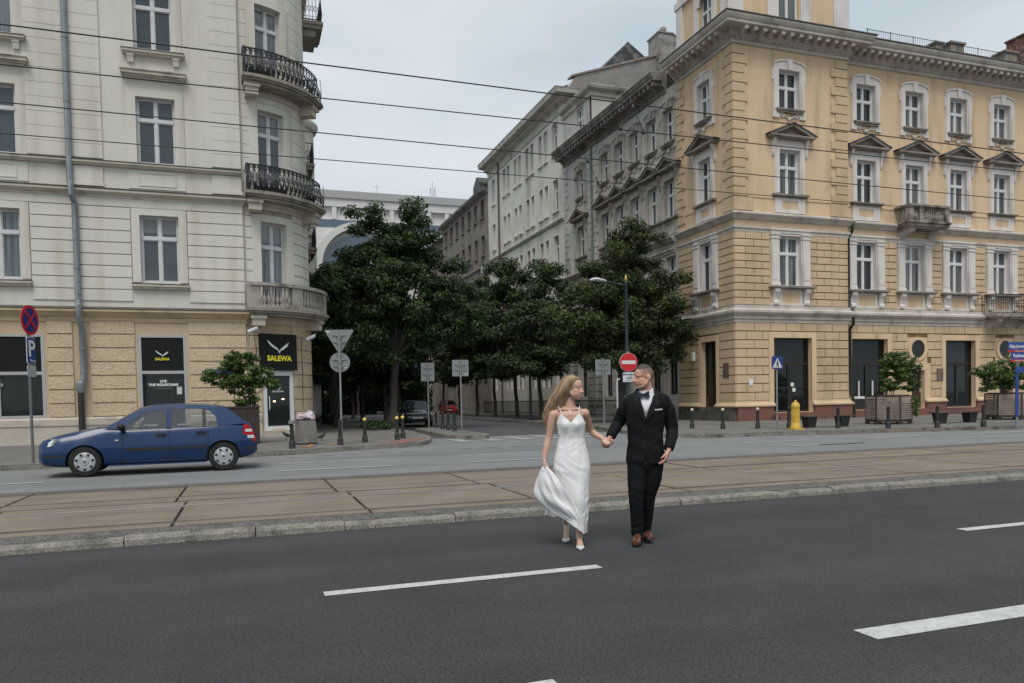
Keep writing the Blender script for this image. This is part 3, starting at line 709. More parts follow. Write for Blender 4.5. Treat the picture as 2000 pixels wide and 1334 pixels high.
# quoins
b = MB(front(YR))
def quoins(b, u, s, z0, z1, l1, l2, pr=.07):
    z = z0; k = 0
    while z < z1-.3:
        l = l1 if k % 2 == 0 else l2; b.box(min(u, u+s*l), max(u, u+s*l), -.01, pr, z+.025, z+.415); z += .44; k += 1
b.box(XS-.07, XS+1.05, 0, .07, 10.25, 10.85); b.box(BX1-1.05, BX1, 0, .07, 10.25, 10.85)
quoins(b, XS-.07, 1, 10.9, 18.0, .86, .7); quoins(b, BX1, -1, 10.9, 18.0, 1.0, .72)
b.T = side(XS); b.box(YR, YR+.8, 0, .068, 10.25, 10.85); quoins(b, YR, 1, 10.9, 18.0, .78, .55, .068); quoins(b, YE, -1, 10.5, 18.0, .72, .5, .068)
build_pieces(b, 'quoin', yblk, yb)
b = MB(front(YR)); b.box(XS, BX1, 0, .03, 10.88, 10.93); b.T = front(YQ); b.box(BX1+.3, XE, 0, .03, 10.88, 10.93); b.T = side(XS); b.box(YR, YE, 0, .03, 10.88, 10.93)
b.build('sill_course', yblk, yb, world=True)
for c in CF:
    put_window('a', yb, (c, YQ, W4[0])); put_window('b', yb, (c, YQ, W3[0])); put_window('c', yb, (c, YQ, W2[0]))
put_window('a', yb, (CB, YR, W4[0])); put_window('b', yb, (CB, YR, W3[0])); put_window('c', yb, (CB, YR, W2[0]))
kind('as', 1.05, 1.84, .22, surround_a, wframe, gl_r, [trim, stone], .58); kind('bs', 1.05, 2.14, .22, surround_b, wframe, gl_r, [trim, stone, yel], .62); kind('cs', 1.1, 2.44, .25, surround_c, wframe, gl_r, [trim, stone, yel], .66)
for k, z in (('as', W4[0]), ('bs', W3[0]), ('cs', W2[0])): put_window(k, yb, (XS, CS, z), SIDE)
# shop windows and doors
def shopwin(T, h, rec, tz, door=False, sill=0.0, name='shop_window'):
    b = MB(T); a, c, z0, z1 = h; t = .07
    for p, q, r_, s in ((a, a+t, z0, z1), (c-t, c, z0, z1), (a+t, c-t, z1-t, z1), (a+t, c-t, z0, z0+.1+sill), (a+t, c-t, tz-.06, tz+.06)): b.box(p, q, -rec-.03, -rec+.06, r_, s)
    m_ = (a+c)/2; b.box(m_-.06, m_+.06, -rec-.03, -rec+.055, z0+.1+sill, tz-.06)
    if door:
        for s in (-1, 1): b.box(min(m_+s*.06, m_+s*.13), max(m_+s*.06, m_+s*.13), -rec-.03, -rec+.05, z0+.1, tz-.06)
        b.box(a+t, c-t, -rec-.02, -rec+.045, z0+1.15, z0+1.22)
    o = b.build(name, shopfr, yb, world=True)
    p = MB(T); p.add([(a+.02, -rec, z0+.02), (c-.02, -rec, z0+.02), (c-.02, -rec, z1-.02), (a+.02, -rec, z1-.02)], [(0, 1, 2, 3)])
    q = p.build('pane', gl_shop, o); return o
shopwin(front(YR), gb[0], .28, 2.98, True, name='shop_door'); 
for h in (gf[0], gf[2], gf[4]): shopwin(front(YQ), h, .28, 2.96, sill=.0 if h is gf[2] else .62)
shopwin(side(XS), gs[0], .28, 2.75, sill=.55)
white_sign = mat('white_sign', (.72, .72, .7), .5)
for x, z in ((25.35, 1.96), (25.45, 1.7)):
    b = MB(); b.disc((x, YR+.2, z), .105, 1, .01, 16); b.build('door_sticker', white_sign, yb, world=True)
for c in (33.47, 39.75):
    b = MB(); b.box(c-.43, c+.43, YQ+.2, YQ+.26, .6, 2.6); o = b.build('door', mat('brown_door', (.05, .025, .02), .5), yb, world=True)
    p = MB(); p.box(c-.3, c+.3, YQ+.19, YQ+.2, 1.65, 2.45); p.build('pane', gl_shop, o)
    p = MB(); p.tube([(c+.33, YQ+.14, 1.45), (c+.33, YQ+.14, 1.65)], .02, 6); p.build('handle', wframe, o)
# pale counters behind the middle shop window
b = MB()
for x in (29.75, 30.65): b.box(x, x+.06, YQ+.2, YQ+.26, 1.25, 2.1)
b.box(29.2, 31.4, YQ+.16, YQ+.28, 1.18, 1.3); build_pieces(b, 'counter_rail', white_sign, yb)
# downpipes
b = MB(); b.tube([(BX1+.12, YQ-.1, 18.0), (BX1+.12, YQ-.1, 10.3), (BX1+.2, YQ-.42, 10.15), (BX1+.2, YQ-.42, 9.6), (BX1+.2, YQ-.14, 9.3), (BX1+.22, YQ-.14, 5.85), (BX1+.24, YQ-.42, 5.6), (BX1+.24, YQ-.42, 4.95), (BX1+.26, YQ-.14, 4.7), (BX1+.3, YQ-.16, 1.5), (BX1+.36, YQ-.3, 1.05), (BX1+.36, YQ-.3, .25)], .075, 10)
b.build('downpipe', mat('dark_pipe', (.022, .02, .018), .5), yb, True, True)
# stone balcony on the second floor, iron balcony on the first
def baluster_prof(h): return [(.05, 0), (.05, .06*h), (.03, .1*h), (.075, .3*h), (.06, .45*h), (.03, .62*h), (.045, .72*h), (.03, .8*h), (.055, .92*h), (.055, h)]
stb = mat('mossy_balcony_stone', (.34, .30, .26), .9, (.22, .195, .165), 2.5, lo=.3, hi=.7, dirt=(.05, .05, .035), dscale=2.2, dlo=.5, dhi=.7, bump=.3, bscale=20)
c = CF[1]; y0 = YQ
b = MB(); b.box(c-1.35, c+1.35, y0-1.0, y0, 9.93, 10.08); b.box(c-1.42, c+1.42, y0-1.08, y0, 10.08, 10.17); b.box(c-1.28, c+1.28, y0-.92, y0, 9.84, 9.93)
bal = b.build('balcony', stb, yb, world=True)
for s in (-1, 1): b = MB(); b.prism([(y0, 9.84), (y0-.85, 9.84), (y0-.8, 9.7), (y0-.35, 9.55), (y0, 9.3)], c+s*.95-.16, c+s*.95+.16, 0); b.build('bracket', corn, bal)
b = MB()
for x in (-1.2, 1.2): b.box(c+x-.14, c+x+.14, y0-.98, y0-.7, 10.17, 10.95)
b.box(c-.62, c-.36, y0-.96, y0-.72, 10.17, 10.95)
for x in (-1.0, -.86, -.72, -.24, -.08, .08, .24, .4, .56, .72, .88, 1.02): b.lathe(baluster_prof(.72), (c+x, y0-.84, 10.2), 8)
for s in (-1, 1):
    for y in (.55, .4, .25): b.lathe(baluster_prof(.72), (c+s*1.2, y0-y, 10.2), 8)
b.box(c-1.38, c+1.38, y0-1.02, y0-.66, 10.92, 11.02)
for s in (-1, 1): b.box(min(c+s*1.02, c+s*1.38), max(c+s*1.02, c+s*1.38), y0-.66, y0, 10.922, 11.018)
b.build('balustrade', stb, bal, True)
c = CF[3]
b = MB(); b.box(c-1.55, c+1.75, y0-1.0, y0, 5.42, 5.56); b.box(c-1.5, c+1.7, y0-.93, y0, 5.32, 5.42); bal = b.build('balcony', stb, yb, world=True)
for s in (-1, 1): b = MB(); b.prism([(y0, 5.32), (y0-.85, 5.32), (y0-.8, 5.18), (y0-.35, 5.02), (y0, 4.8)], c+.1+s*1.15-.15, c+.1+s*1.15+.15, 0); b.build('bracket', corn, bal)
b = MB(); pts = [(c-1.5, y0), (c-1.5, y0-.95), (c+1.7, y0-.95), (c+1.7, y0)]
for z, r_ in ((5.62, .018), (6.15, .014), (6.62, .025), (6.3, .012)): b.tube([(x, y, z) for x, y in pts], r_, 6)
along(pts, .13, lambda p, d, q: b.tube([(p.x, p.y, 5.56), (p.x, p.y, 6.62)], .011, 5))
along(pts, .26, lambda p, d, q: b.tube([(p.x+d.x*.1*math.cos(t), p.y+d.y*.1*math.cos(t), 5.9+.16*math.sin(t)) for t in np.linspace(0, 6.28, 11)], .01, 4))
b.build('railing', iron, bal)
# roof and tower
b = MB(); b.add([(XS-.3, YR-.3, 19.02), (XE, YR-.3, 19.02), (XE, YQ+4.5, 20.3), (XS+4.5, YQ+4.5, 20.3), (XS-.3, YE, 19.02), (XS+4.5, YE+4, 20.3), (XE, YQ+11, 20.2), (XS+4.5, YQ+11, 20.2)], [(0, 1, 2, 3), (0, 3, 5, 4), (3, 2, 6, 7)])
b.build('roof', roofm, yb, world=True)
b = MB(); y = YQ-.2
for z in (19.2, 19.78): b.tube([(30.0, y, z), (XE, y, z)], .016, 5)
for i in range(118): b.tube([(30.05+i*.15, y, 19.0), (30.05+i*.15, y, 19.78)], .008, 4)
for i in range(12): b.tube([(30.05+i*1.5, y, 19.0), (30.05+i*1.5, y, 19.84)], .02, 5)
b.build('snow_guard', iron, yb, world=True)
def chimney(x, y, z, w, d, h, m, cap=True):
    b = MB(); b.box(x-w/2, x+w/2, y, y+d, z, z+h)
    if cap: b.box(x-w/2-.08, x+w/2+.08, y-.08, y+d+.08, z+h, z+h+.1)
    return b.build('chimney', m, yb, world=True)
brick = mat('old_brick', (.21, .10, .07), .92, (.12, .065, .05), 4, lo=.3, hi=.7, dirt=(.3, .23, .19), dscale=6, dlo=.55, dhi=.62, bump=.5, bscale=25)
chimney(36.8, 31.3, 19.05, .95, .7, 1.15, stone); chimney(40.9, 31.4, 19.1, .95, .7, 1.2, stone); chimney(43.6, 31.5, 19.1, 1.2, .7, 1.35, stone)
chimney(35.6, 31.4, 19.0, .5, .5, 1.1, stone)
chimney(45.6, 33.0, 19.2, 2.4, 1.4, 3.4, brick)
tx0, tx1, ty0, ty1 = 22.75, 30.0, 32.0, 36.6
b = MB(front(ty0)); wall(b, tx0, tx1, 18.9, 27, [(25.7, 26.95, 19.6, 23.0)], .25)
b.T = side(tx0); wall(b, ty0, ty1, 18.9, 27, [(33.4, 34.5, 19.3, 22.0)], .25); b.T = None
b.box(tx0+.3, tx1, ty1-.2, ty1, 18.9, 27); b.box(tx1-.2, tx1, ty0+.3, ty1-.2, 18.9, 27)
tw = b.build('tower', yel, yb, world=True)
b = MB(front(ty0))
for u0, u1, d in ((tx0-.1, tx0+.8, .1), (25.0, 25.65, .08), (27.0, 27.7, .08), (29.1, 30.05, .1)): b.box(u0, u1, -.02, d, 18.9, 27); b.box(u0+.12, u1-.12, d, d+.03, 19.3, 26)
b.T = side(tx0)
for u0, u1, d in ((ty0, ty0+.55, .1), (32.95, 33.35, .08), (34.55, 34.95, .08), (36.0, 36.6, .1)): b.box(u0, u1, -.02, d, 18.9, 22.4)
b.box(ty0, ty1+.1, -.02, .16, 22.4, 22.75)
for yc in (33.95,):
    arc = [(.75*math.cos(a), .75*math.sin(a)) for a in np.linspace(0, math.pi, 13)]+[(.5*math.cos(a), .5*math.sin(a)) for a in np.linspace(math.pi, 0, 13)]
    b.T = None; b.add([(tx0-d, yc+p[0], 21.55+p[1]) for d in (.1, -.01) for p in arc], [(i, i+1, 25-i-1, 25-i) for i in range(12)]+[(i, i+1, 26+i+1, 26+i) for i in range(25)])
b.build('tower_pilaster', trim, tw)
kind('t', 1.25, 3.4, .2, None, wframe, pane_mat('tower_pane', (.14, .15, .16), stripes=(.3, .3, .31)), None, .7)
kind('ts', 1.1, 2.7, .2, None, wframe, gl_r, None, .7)
for k, loc, rz in (('t', (26.32, ty0, 19.6), 0), ('ts', (tx0, 33.95, 19.3), SIDE)): put_window(k, yb, loc, rz)
# plaques on the wall
b = MB(); b.box(XS-.06, XS-.04, 31.1, 31.55, 2.35, 3.05); b.build('plaque', mat('bronze_plaque', (.16, .11, .10), .5, (.1, .07, .06), 12), yb, world=True)
b = MB(); b.box(22.65, 22.85, YR-.07, YR-.042, 1.95, 2.25); b.build('number_plate', white_sign, yb, world=True)
b = MB(); b.box(34.75, 35.2, YQ-.07, YQ-.042, 2.05, 2.7); b.build('plaque', mat('brown_plaque', (.2, .14, .11), .6, (.11, .08, .065), 9), yb, world=True)
b = MB(); b.box(XS-.22, XS-.05, 33.95, 34.1, 3.3, 3.75); b.build('wall_lamp', white_sign, yb, world=True)
# ================================================================== cream corner building on the left
cream = mat('cream_plaster', (.635, .608, .545), .9, (.58, .555, .495), .5, lo=.3, hi=.7, dirt=(.46, .42, .345), dscale=.8, dlo=.5, dhi=.85, dstretch=(2.2, 2.2, .2), bump=.1, bscale=18)
creamj = mat('cream_joint', (.40, .36, .29), .95, (.30, .27, .215), 2)
creamt = mat('cream_trim', (.56, .515, .42), .88, (.48, .44, .36), 1.4, dirt=(.2, .185, .15), dscale=1.8, dlo=.55, dhi=.85, bump=.1, bscale=20)
sand = mat('sandy_plaster', (.55, .43, .295), .9, (.47, .365, .245), 1.0, lo=.3, hi=.7, dirt=(.3, .24, .17), dscale=1.2, dlo=.55, dhi=.85, bump=.12, bscale=20)
rough_ = mat('pitted_stucco', (.58, .46, .32), .95, (.50, .39, .265), 2.5, lo=.3, hi=.7, dirt=(.30, .22, .145), dscale=11, dlo=.57, dhi=.67, dstretch=(1, 1, 1.7), bump=.75, bscale=11, bdist=.04)
basem = mat('pale_base_stone', (.50, .445, .38), .9, (.43, .38, .325), 1.2, dirt=(.22, .195, .165), dscale=1.3, dlo=.52, dhi=.8, bump=.2, bscale=15)
greyfr = mat('grey_window_frame', (.58, .58, .585), .55, (.5, .5, .5), 3)
shopal = mat('pale_shop_frame', (.40, .40, .41), .4, metal=.2)
gl_l = pane_mat('blue_grey_pane', (.042, .06, .072), stripes=(.12, .135, .145), spec=.6)
blackp = mat('black_panel', (.006, .0075, .007), .6, spec=.25)
zinc = mat('zinc_pipe', (.24, .27, .285), .5, (.19, .215, .23), 3, metal=.35)
YL = 30.6; XC, RC = .1, 2.5; YC = YL+.12+RC
def curve(u, d, z): a = u/RC; return (XC+(RC+d)*math.sin(a), YC-(RC+d)*math.cos(a), z)
LX0 = -23.4; UC = RC*R(26); UE = RC*math.pi/2
LF = [-2.82, -7.86, -12.9, -17.94]
L4, L3, L2 = (14.42, 16.72), (10.32, 12.70), (6.03, 8.45)
lb = thing('corner_building', 'cream corner tenement with rounded balconied corner above a dark shopfront', 'building', (-2, YL, .25))
shopw = [(-3.66, -2.05, .78, 4.12), (-9.1, -6.64, 1.2, 4.12), (-14.2, -11.6, 1.2, 4.12), (-19.3, -16.6, 1.2, 4.12)]
lh = []
for c in LF: lh += [(c-.65, c+.65, *L4), (c-.65, c+.65, *L3), (c-.65, c+.65, *L2)]
ch = [(UC-.52, UC+.52, 13.9, 16.7), (UC-.52, UC+.52, 9.65, 12.72), (UC-.52, UC+.52, 5.2, 8.5)]
b = MB(front(YL)); wall(b, LX0, .06, 5.0, 21, lh, .28); b.T = curve; wall(b, 0, UE, 5.0, 21, ch, .3, du=.3)
b.T = None; b.add([(.06, YL, .25), (.06, YL+.12, .25), (.06, YL+.12, 21), (.06, YL, 21), (XC+.02, YL+.12, .25), (XC+.02, YL+.12, 21)], [(0, 1, 2, 3), (1, 4, 5, 2)])
b.add([(XC+RC, YC, .25), (XC+RC, YC+9, .25), (XC+RC, YC+9, 21), (XC+RC, YC, 21)], [(0, 1, 2, 3)])
b.build('wall', cream, lb, world=True)
b = MB(front(YL)); wall(b, LX0, .06, .25, 5.0, shopw, .2); b.T = curve; wall(b, 0, UE, .25, 5.0, [(UC-.62, UC+.62, .55, 4.2)], .25, du=.3)
b.build('ground_floor_wall', sand, lb, world=True)
# smooth banded rustication on the first floor, finer courses on the piers above
b = MB(front(YL)); rr = [5.32, 5.75]+[5.75+.42*k for k in range(1, 8)]+[9.02]
blocks(b, LX0, .06, rr, [(c-.95, c+.95, 5.5, 8.7) for c in LF], None, gap=.035, proud=.04)
b.T = curve; blocks(b, .04, UE, rr, [(UC-.85, UC+.85, 5.0, 8.78)], None, gap=.035, proud=.035, du=.3)
fine = [10.36+.5*k for k in range(22)]
b.T = front(YL)
for u0, u1, p in [(-.97, .05, .06)]+[(c-1.78, c-.72, .06) for c in (LF[0]-0, )][:0]+[(-5.62, -4.58, .06), (-7.0, -5.66, .035), (-10.66, -9.62, .06), (-12.0, -10.7, .035), (-15.7, -14.66, .06), (-17.0, -15.75, .035), (-20.8, -19.7, .06)]: blocks(b, u0, u1, fine, [], None, gap=.013, proud=p)
b.T = curve; blocks(b, .04, .55, fine, [], None, gap=.018, proud=.04, du=.3); blocks(b, UC+.9, UE, fine, [], None, gap=.018, proud=.04, du=.3)
build_pieces(b, 'banded_ashlar', cream, lb)
b = MB(front(YL)); wall(b, LX0, .06, 5.75, 9.0, [(c-.93, c+.93, 5.6, 8.7) for c in LF], 0, dwall=.006); b.T = curve; wall(b, .05, UE, 5.75, 9.0, [(UC-.83, UC+.83, 5.0, 8.78)], 0, dwall=.006, du=.3)
b.build('ashlar_backing', creamj, lb, world=True)
# pitted panels of the ground floor
b = MB(front(YL)); rg = [1.19, 1.68, 2.17, 2.66, 3.155, 3.65, 4.14, 4.66]
blocks(b, LX0, -5.75, rg, [(h[0]-.1, h[1]+.1, h[2]-1, h[3]+.12) for h in shopw], None, gap=.05, proud=.05)
blocks(b, -5.2, .05, rg, [(h[0]-.1, h[1]+.1, h[2]-1, h[3]+.12) for h in shopw], None, gap=.05, proud=.05)
b.T = curve; blocks(b, .06, UE, rg, [(UC-.66, UC+.66, .3, 4.25)], None, gap=.05, proud=.045, du=.3)
build_pieces(b, 'pitted_stucco_panel', rough_, lb)
# string courses
LP = [(LX0, YL), (.06, YL), (.06, YL+.12)]
arcp = [(XC+RC*math.sin(a), YC-RC*math.cos(a)) for a in np.linspace(.0, math.pi/2, 13)]
LPC = LP[:2]+arcp+[(XC+RC, YC+9)]
b = MB(); b.sweep([(0, 4.55), (.05, 4.58), (.05, 4.72), (.1, 4.75), (.22, 4.86), (.3, 4.92), (.3, 5.0), (.0, 5.02)], LPC); b.build('string_course', mat('yellow_trim', (.58, .45, .28), .88, (.5, .385, .24), 1.4, dirt=(.25, .2, .14), dscale=1.8, dlo=.55, dhi=.85), lb, world=True)
b = MB(); b.sweep([(0, 8.98), (.07, 9.0), (.07, 9.06), (.2, 9.14), (.24, 9.17), (.24, 9.25), (0, 9.27)], LPC)
b.sweep([(0, 10.08), (.1, 10.1), (.16, 10.16), (.2, 10.18), (.2, 10.25), (0, 10.27)], LP[:2]); b.build('belt_cornice', creamt, lb, world=True)
b = MB(); b.sweep([(-.02, 5.02), (.32, 5.003), (.33, 5.02), (-.02, 5.13)], LPC); b.sweep([(-.02, 9.27), (.26, 9.252), (.27, 9.27), (-.02, 9.37)], LPC); b.sweep([(-.02, 10.27), (.22, 10.252), (.23, 10.27), (-.02, 10.34)], LP[:2])
b.build('lead_capping', lead, lb, world=True)
b = MB(front(YL))                                           # panels between the belt cornice and the ledge
for c in LF:
    b.box(c-.95, c+.95, 0, .03, 9.4, 10.07)
    for p in ((c-.62, c+.62, 9.95, 9.99), (c-.62, c+.62, 9.5, 9.54), (c-.62, c-.58, 9.54, 9.95), (c+.58, c+.62, 9.54, 9.95)): b.box(p[0], p[1], .03, .05, p[2], p[3])
for u in (-.97, -5.62, -10.66, -15.7): b.box(u, u+1.03, 0, .06, 9.4, 10.07); b.box(u-.03, u+1.06, .06, .09, 9.38, 9.5)
build_pieces(b, 'apron_panel', cream, lb)
b = MB(); b.sweep([(0, .25), (.1, .25), (.1, .86), (.13, .9), (.13, 1.12), (.05, 1.18), (0, 1.18)], [(LX0, YL), (-3.72, YL)]); b.sweep([(0, .25), (.1, .25), (.1, .74), (0, .76)], [(-3.72, YL), (-1.98, YL)])
base_r = [(-1.98, YL), (.06, YL)]+[(XC+RC*math.sin(a), YC-RC*math.cos(a)) for a in np.linspace(0, R(10), 3)]
b.sweep([(0, .25), (.1, .25), (.1, .86), (.13, .9), (.13, 1.12), (.05, 1.18), (0, 1.18)], base_r)
b.sweep([(0, .25), (.1, .25), (.1, .86), (.13, .9), (.13, 1.12), (.05, 1.18), (0, 1.18)], [(XC+RC*math.sin(a), YC-RC*math.cos(a)) for a in np.linspace(R(43), R(90), 6)])
b.build('base_course', basem, lb, world=True)
b = MB()
for x in (-8.6, -4.55, -13.5): b.box(x-.3, x+.3, YL-.115, YL-.09, .45, .68)
build_pieces(b, 'cellar_vent', shopfr, lb)
# windows
def sur_l2(w, h):
    b = MB(); x = w/2
    for s in (-1, 1): b.box(min(s*x, s*(x+.27)), max(s*x, s*(x+.27)), -.045, .01, 0, h+.24, 0)
    b.box(-x, x, -.045, .01, h, h+.24, 0)
    b.box(-x-.3, x+.3, -.2, 0, -.17, -.08, 1); b.box(-x-.27, x+.27, -.14, 0, -.25, -.17, 1); b.box(-x-.31, x+.31, -.22, 0, -.08, -.06, 2); return b
def sur_l3(w, h):
    b = MB(); x = w/2
    for s in (-1, 1): b.box(min(s*x, s*(x+.3)), max(s*x, s*(x+.3)), -.04, .01, 0, h+.28, 0)
    b.box(-x, x, -.04, .01, h, h+.28, 0); b.box(-x-.3, x+.3, -.03, .01, h+.282, h+.6, 0)
    for i in range(24): b.box(-x-.26+i*.078, -x-.225+i*.078, -.045, -.03, h+.32, h+.58, 0)
    for p, z0, z1 in ((.14, .6, .66), (.22, .66, .72), (.3, .72, .84), (.34, .84, .88)): b.box(-x-.26-p*.55, x+.26+p*.55, -p, 0, h+z0, h+z1, 1)
    zs = h+1.4                                             # sill of the window above on two consoles, with a panel between
    b.box(-x-.38, x+.38, -.24, 0, zs+.12, zs+.2, 1); b.box(-x-.34, x+.34, -.18, 0, zs+.06, zs+.12, 1); b.box(-x-.4, x+.4, -.26, 0, zs+.2, zs+.22, 2)
    for s in (-1, 1):
        c0 = s*(x+.1); b.box(c0-.12, c0+.12, -.17, 0, zs-.02, zs+.06, 0); b.prism([(0, zs-.22), (-.1, zs-.22), (-.15, zs-.02), (0, zs-.02)], c0-.1, c0+.1, 0, 0)
        for q in (-.07, 0, .07): b.box(c0+q-.018, c0+q+.018, -.03, 0, zs-.5, zs-.24, 0)
    for p in ((-x+.14, x-.14, zs-.1, zs-.07), (-x+.14, x-.14, zs-.48, zs-.45), (-x+.14, -x+.17, zs-.45, zs-.1), (x-.17, x-.14, zs-.45, zs-.1)): b.box(p[0], p[1], -.02, 0, p[2], p[3], 0)
    return b
def sur_l4(w, h):
    b = MB(); x = w/2
    for s in (-1, 1): b.box(min(s*x, s*(x+.3)), max(s*x, s*(x+.3)), -.04, .01, 0, h+.3, 0)
    b.box(-x, x, -.04, .01, h, h+.3, 0); return b
sm = [cream, creamt, lead]
kind('l2', 1.3, 2.42, .22, sur_l2, greyfr, gl_l, sm, .67); kind('l3', 1.3, 2.38, .22, sur_l3, greyfr, gl_l, sm, .67); kind('l4', 1.3, 2.3, .22, sur_l4, greyfr, gl_l, sm, .67)
for k, hgt in (('c2', 3.3), ('c3', 3.07), ('c4', 2.8)): kind(k, 1.04, hgt, .24, None, greyfr, gl_l, None, .72)
for c in LF:
    for k, z in (('l2', L2), ('l3', L3), ('l4', L4)): put_window(k, lb, (c, YL, z[0]))
th = R(26); cpt = (XC+(RC-.04)*math.sin(th), YC-(RC-.04)*math.cos(th))
for k, z in (('c2', 5.2), ('c3', 9.65), ('c4', 13.9)): put_window(k, lb, (*cpt, z), th)
b = MB(curve)                                              # flat bands round the corner windows
for z0, z1 in ((13.9, 16.7), (9.65, 12.72), (5.2, 8.5)):
    for s in (-1, 1): b.box(min(UC+s*.54, UC+s*.86), max(UC+s*.54, UC+s*.86), -.02, .05, z0-.3, z1+.26, nu=2)
    b.box(UC-.54, UC+.54, -.02, .05, z1, z1+.26, nu=5)
b.box(UC-.85, UC+.9, 0, .03, 13.0, 13.3, nu=7)
build_pieces(b, 'window_band', cream, lb)
white_l = mat('lettering_white', (.72, .72, .72), .5); yellow_l = mat('lettering_yellow', (.75, .68, .03), .5); grey_l = mat('lettering_grey', (.22, .22, .22), .5)
def wing_logo(par, c, w, frame_, m=white_l):
    """two spread wings meeting in a point"""
    L_ = [(-.5, .26), (-.46, .17), (-.36, .05), (-.2, -.06), (-.05, -.13), (.0, -.26), (.015, -.15), (-.06, -.06), (-.28, .09), (-.42, .21)]
    Rr = [(.02, -.27), (.06, -.16), (.2, -.09), (.36, .03), (.43, .18), (.33, .13), (.18, .02), (.07, -.08), (.03, -.15)]
    b = MB(frame_)
    for P in (L_, Rr): b.add([(c[0]+p[0]*w, c[2], c[1]+p[1]*w) for p in P]+[(c[0]+p[0]*w, c[2]-.004, c[1]+p[1]*w) for p in P], [tuple(range(len(P))), tuple(range(len(P), 2*len(P)))])
    return b.build('wing_emblem', m, par)
def shopw_l(h, mull, tz, name='shop_window', bl=True):
    b = MB(front(YL)); a, c, z0, z1 = h; r0, r1 = -.12, .01
    for p, q, r_, s in ((a, a+.1, z0, z1), (c-.1, c, z0, z1), (a+.1, c-.1, z1-.09, z1), (a+.1, c-.1, z0, z0+.08), (a+.1, c-.1, tz-.055, tz+.055)): b.box(p, q, r0, r1, r_, s)
    for x in mull:
        b.box(x-.055, x+.055, r0, r1-.01, z0+.08, tz-.055); b.box(x-.055, x+.055, r0, r1-.01, tz+.055, z1-.09)
    o = b.build(name, shopal, lb, world=True)
    p = MB(front(YL)); p.add([(a+.03, -.09, z0+.03), (c-.03, -.09, z0+.03), (c-.03, -.09, tz), (a+.03, -.09, tz)], [(0, 1, 2, 3)]); p.build('pane', gl_shop, o)
    p = MB(front(YL)); p.box(a+.06, c-.06, -.1, -.03, tz, z1-.03); p.build('blank_panel', blackp, o)
    return o
s1 = shopw_l(shopw[0], [], 2.76)
for h in shopw[1:]: shopw_l(h, [h[0]+(h[1]-h[0])*.42], 2.76)
def on_l(nm, body, size, x, z, m, d=.035, bold=.004, sx=1, par=None):
    return text_mesh(nm, body, size, m, par or lb, (x-BASE[lb.name][0], -d, z-BASE[lb.name][2]), bold=bold, sx=sx)
ow = wing_logo(lb, (-2.86, 3.44, .035), .46, front(YL)); ow.matrix_parent_inverse = Matrix.Translation(-Vector(BASE[lb.name]))
on_l('lettering', 'SALEWA', .125, -2.87, 3.24, yellow_l, .036, .004)
on_l('lettering', 'LIVE', .125, -2.87, 2.43, white_l, -.085, .006); on_l('lettering', 'THE MOUNTAINS', .125, -2.87, 2.30, white_l, -.085, .006); on_l('lettering', 'CLOTHING STORE', .07, -2.87, 2.17, grey_l, -.085, .0)
on_l('lettering', 'THE MOUNTAINS', .125, -8.45, 2.36, white_l, -.085, .006)
b = MB(front(YL)); b.box(-2.42, -2.25, -.088, -.08, 1.95, 2.22); b.build('paper_notice', mat('paper', (.55, .55, .53), .8), lb, world=True)
# corner shop sign and door: flat pieces set on the chord of the curve
ct = (XC+(RC+.02)*math.sin(th), YC-(RC+.02)*math.cos(th))
def chord(u, d, z): return (ct[0]+u*math.cos(th)+d*math.sin(th), ct[1]+u*math.sin(th)-d*math.cos(th), z)
b = MB(chord); b.box(-.74, .76, -.2, .1, 2.83, 4.22); sg = b.build('shop_sign', blackp, lb, world=True)
o = wing_logo(sg, (.0, 3.72, .105), .98, chord)
M_ = Matrix.Rotation(th, 4, 'Z')
def on_c(nm, body, size, u, z, m, d, bold=.01, sx=1, par=None):
    p = chord(u, d, z); bb = BASE[lb.name]
    return text_mesh(nm, body, size, m, par or lb, (p[0]-bb[0], p[1]-bb[1], p[2]-bb[2]), rot=(R(90), 0, th), bold=bold, sx=sx)
on_c('lettering', 'SALEWA', .27, 0, 3.27, yellow_l, .112, .012, .98)
dr = MB(chord); al = mat('white_door_frame', (.62, .63, .64), .4)
for p in ((-.62, -.48, .5, 2.8), (.5, .64, .5, 2.8), (-.48, .5, 2.62, 2.8), (-.48, .5, .5, .66)): dr.box(p[0], p[1], -.2, -.04, p[2], p[3])
do = dr.build('shop_door', al, lb, world=True)
b = MB(chord); b.add([(-.5, -.12, .6), (.52, -.12, .6), (.52, -.12, 2.7), (-.5, -.12, 2.7)], [(0, 1, 2, 3)]); b.build('pane', gl_shop, do)
b = MB(chord); b.tube([(-.42, .0, 1.3), (-.42, .03, 1.35), (-.42, .03, 1.75), (-.42, .0, 1.8)], .018, 6); b.build('handle', al, do)
wing_logo(do, (.02, 2.12, -.11), .3, chord, white_l)
for i, (s_, z) in enumerate((('MOUNTAIN', 2.0), ('SHOP', 1.9), ('OPEN', 1.8))): on_c('lettering', s_, .09, .02, z, white_l if i == 0 else grey_l, -.11, .002) if i == 0 else None
b = MB(chord); b.box(-.7, .72, -.25, .3, .25, .5); b.build('doorstep', basem, lb, world=True)
b = MB(chord)
for u, z in ((-.15, 1.62), (.22, 1.7)): b.ell((*chord(u, -.118, z),), (.045, .03, .03), 8, 5) if False else b.box(u-.05, u+.05, -.118, -.112, z-.025, z+.025)
b.build('lit_lamp', lamp_mat('warm_lamp', (1, .75, .4), 2.2), do)
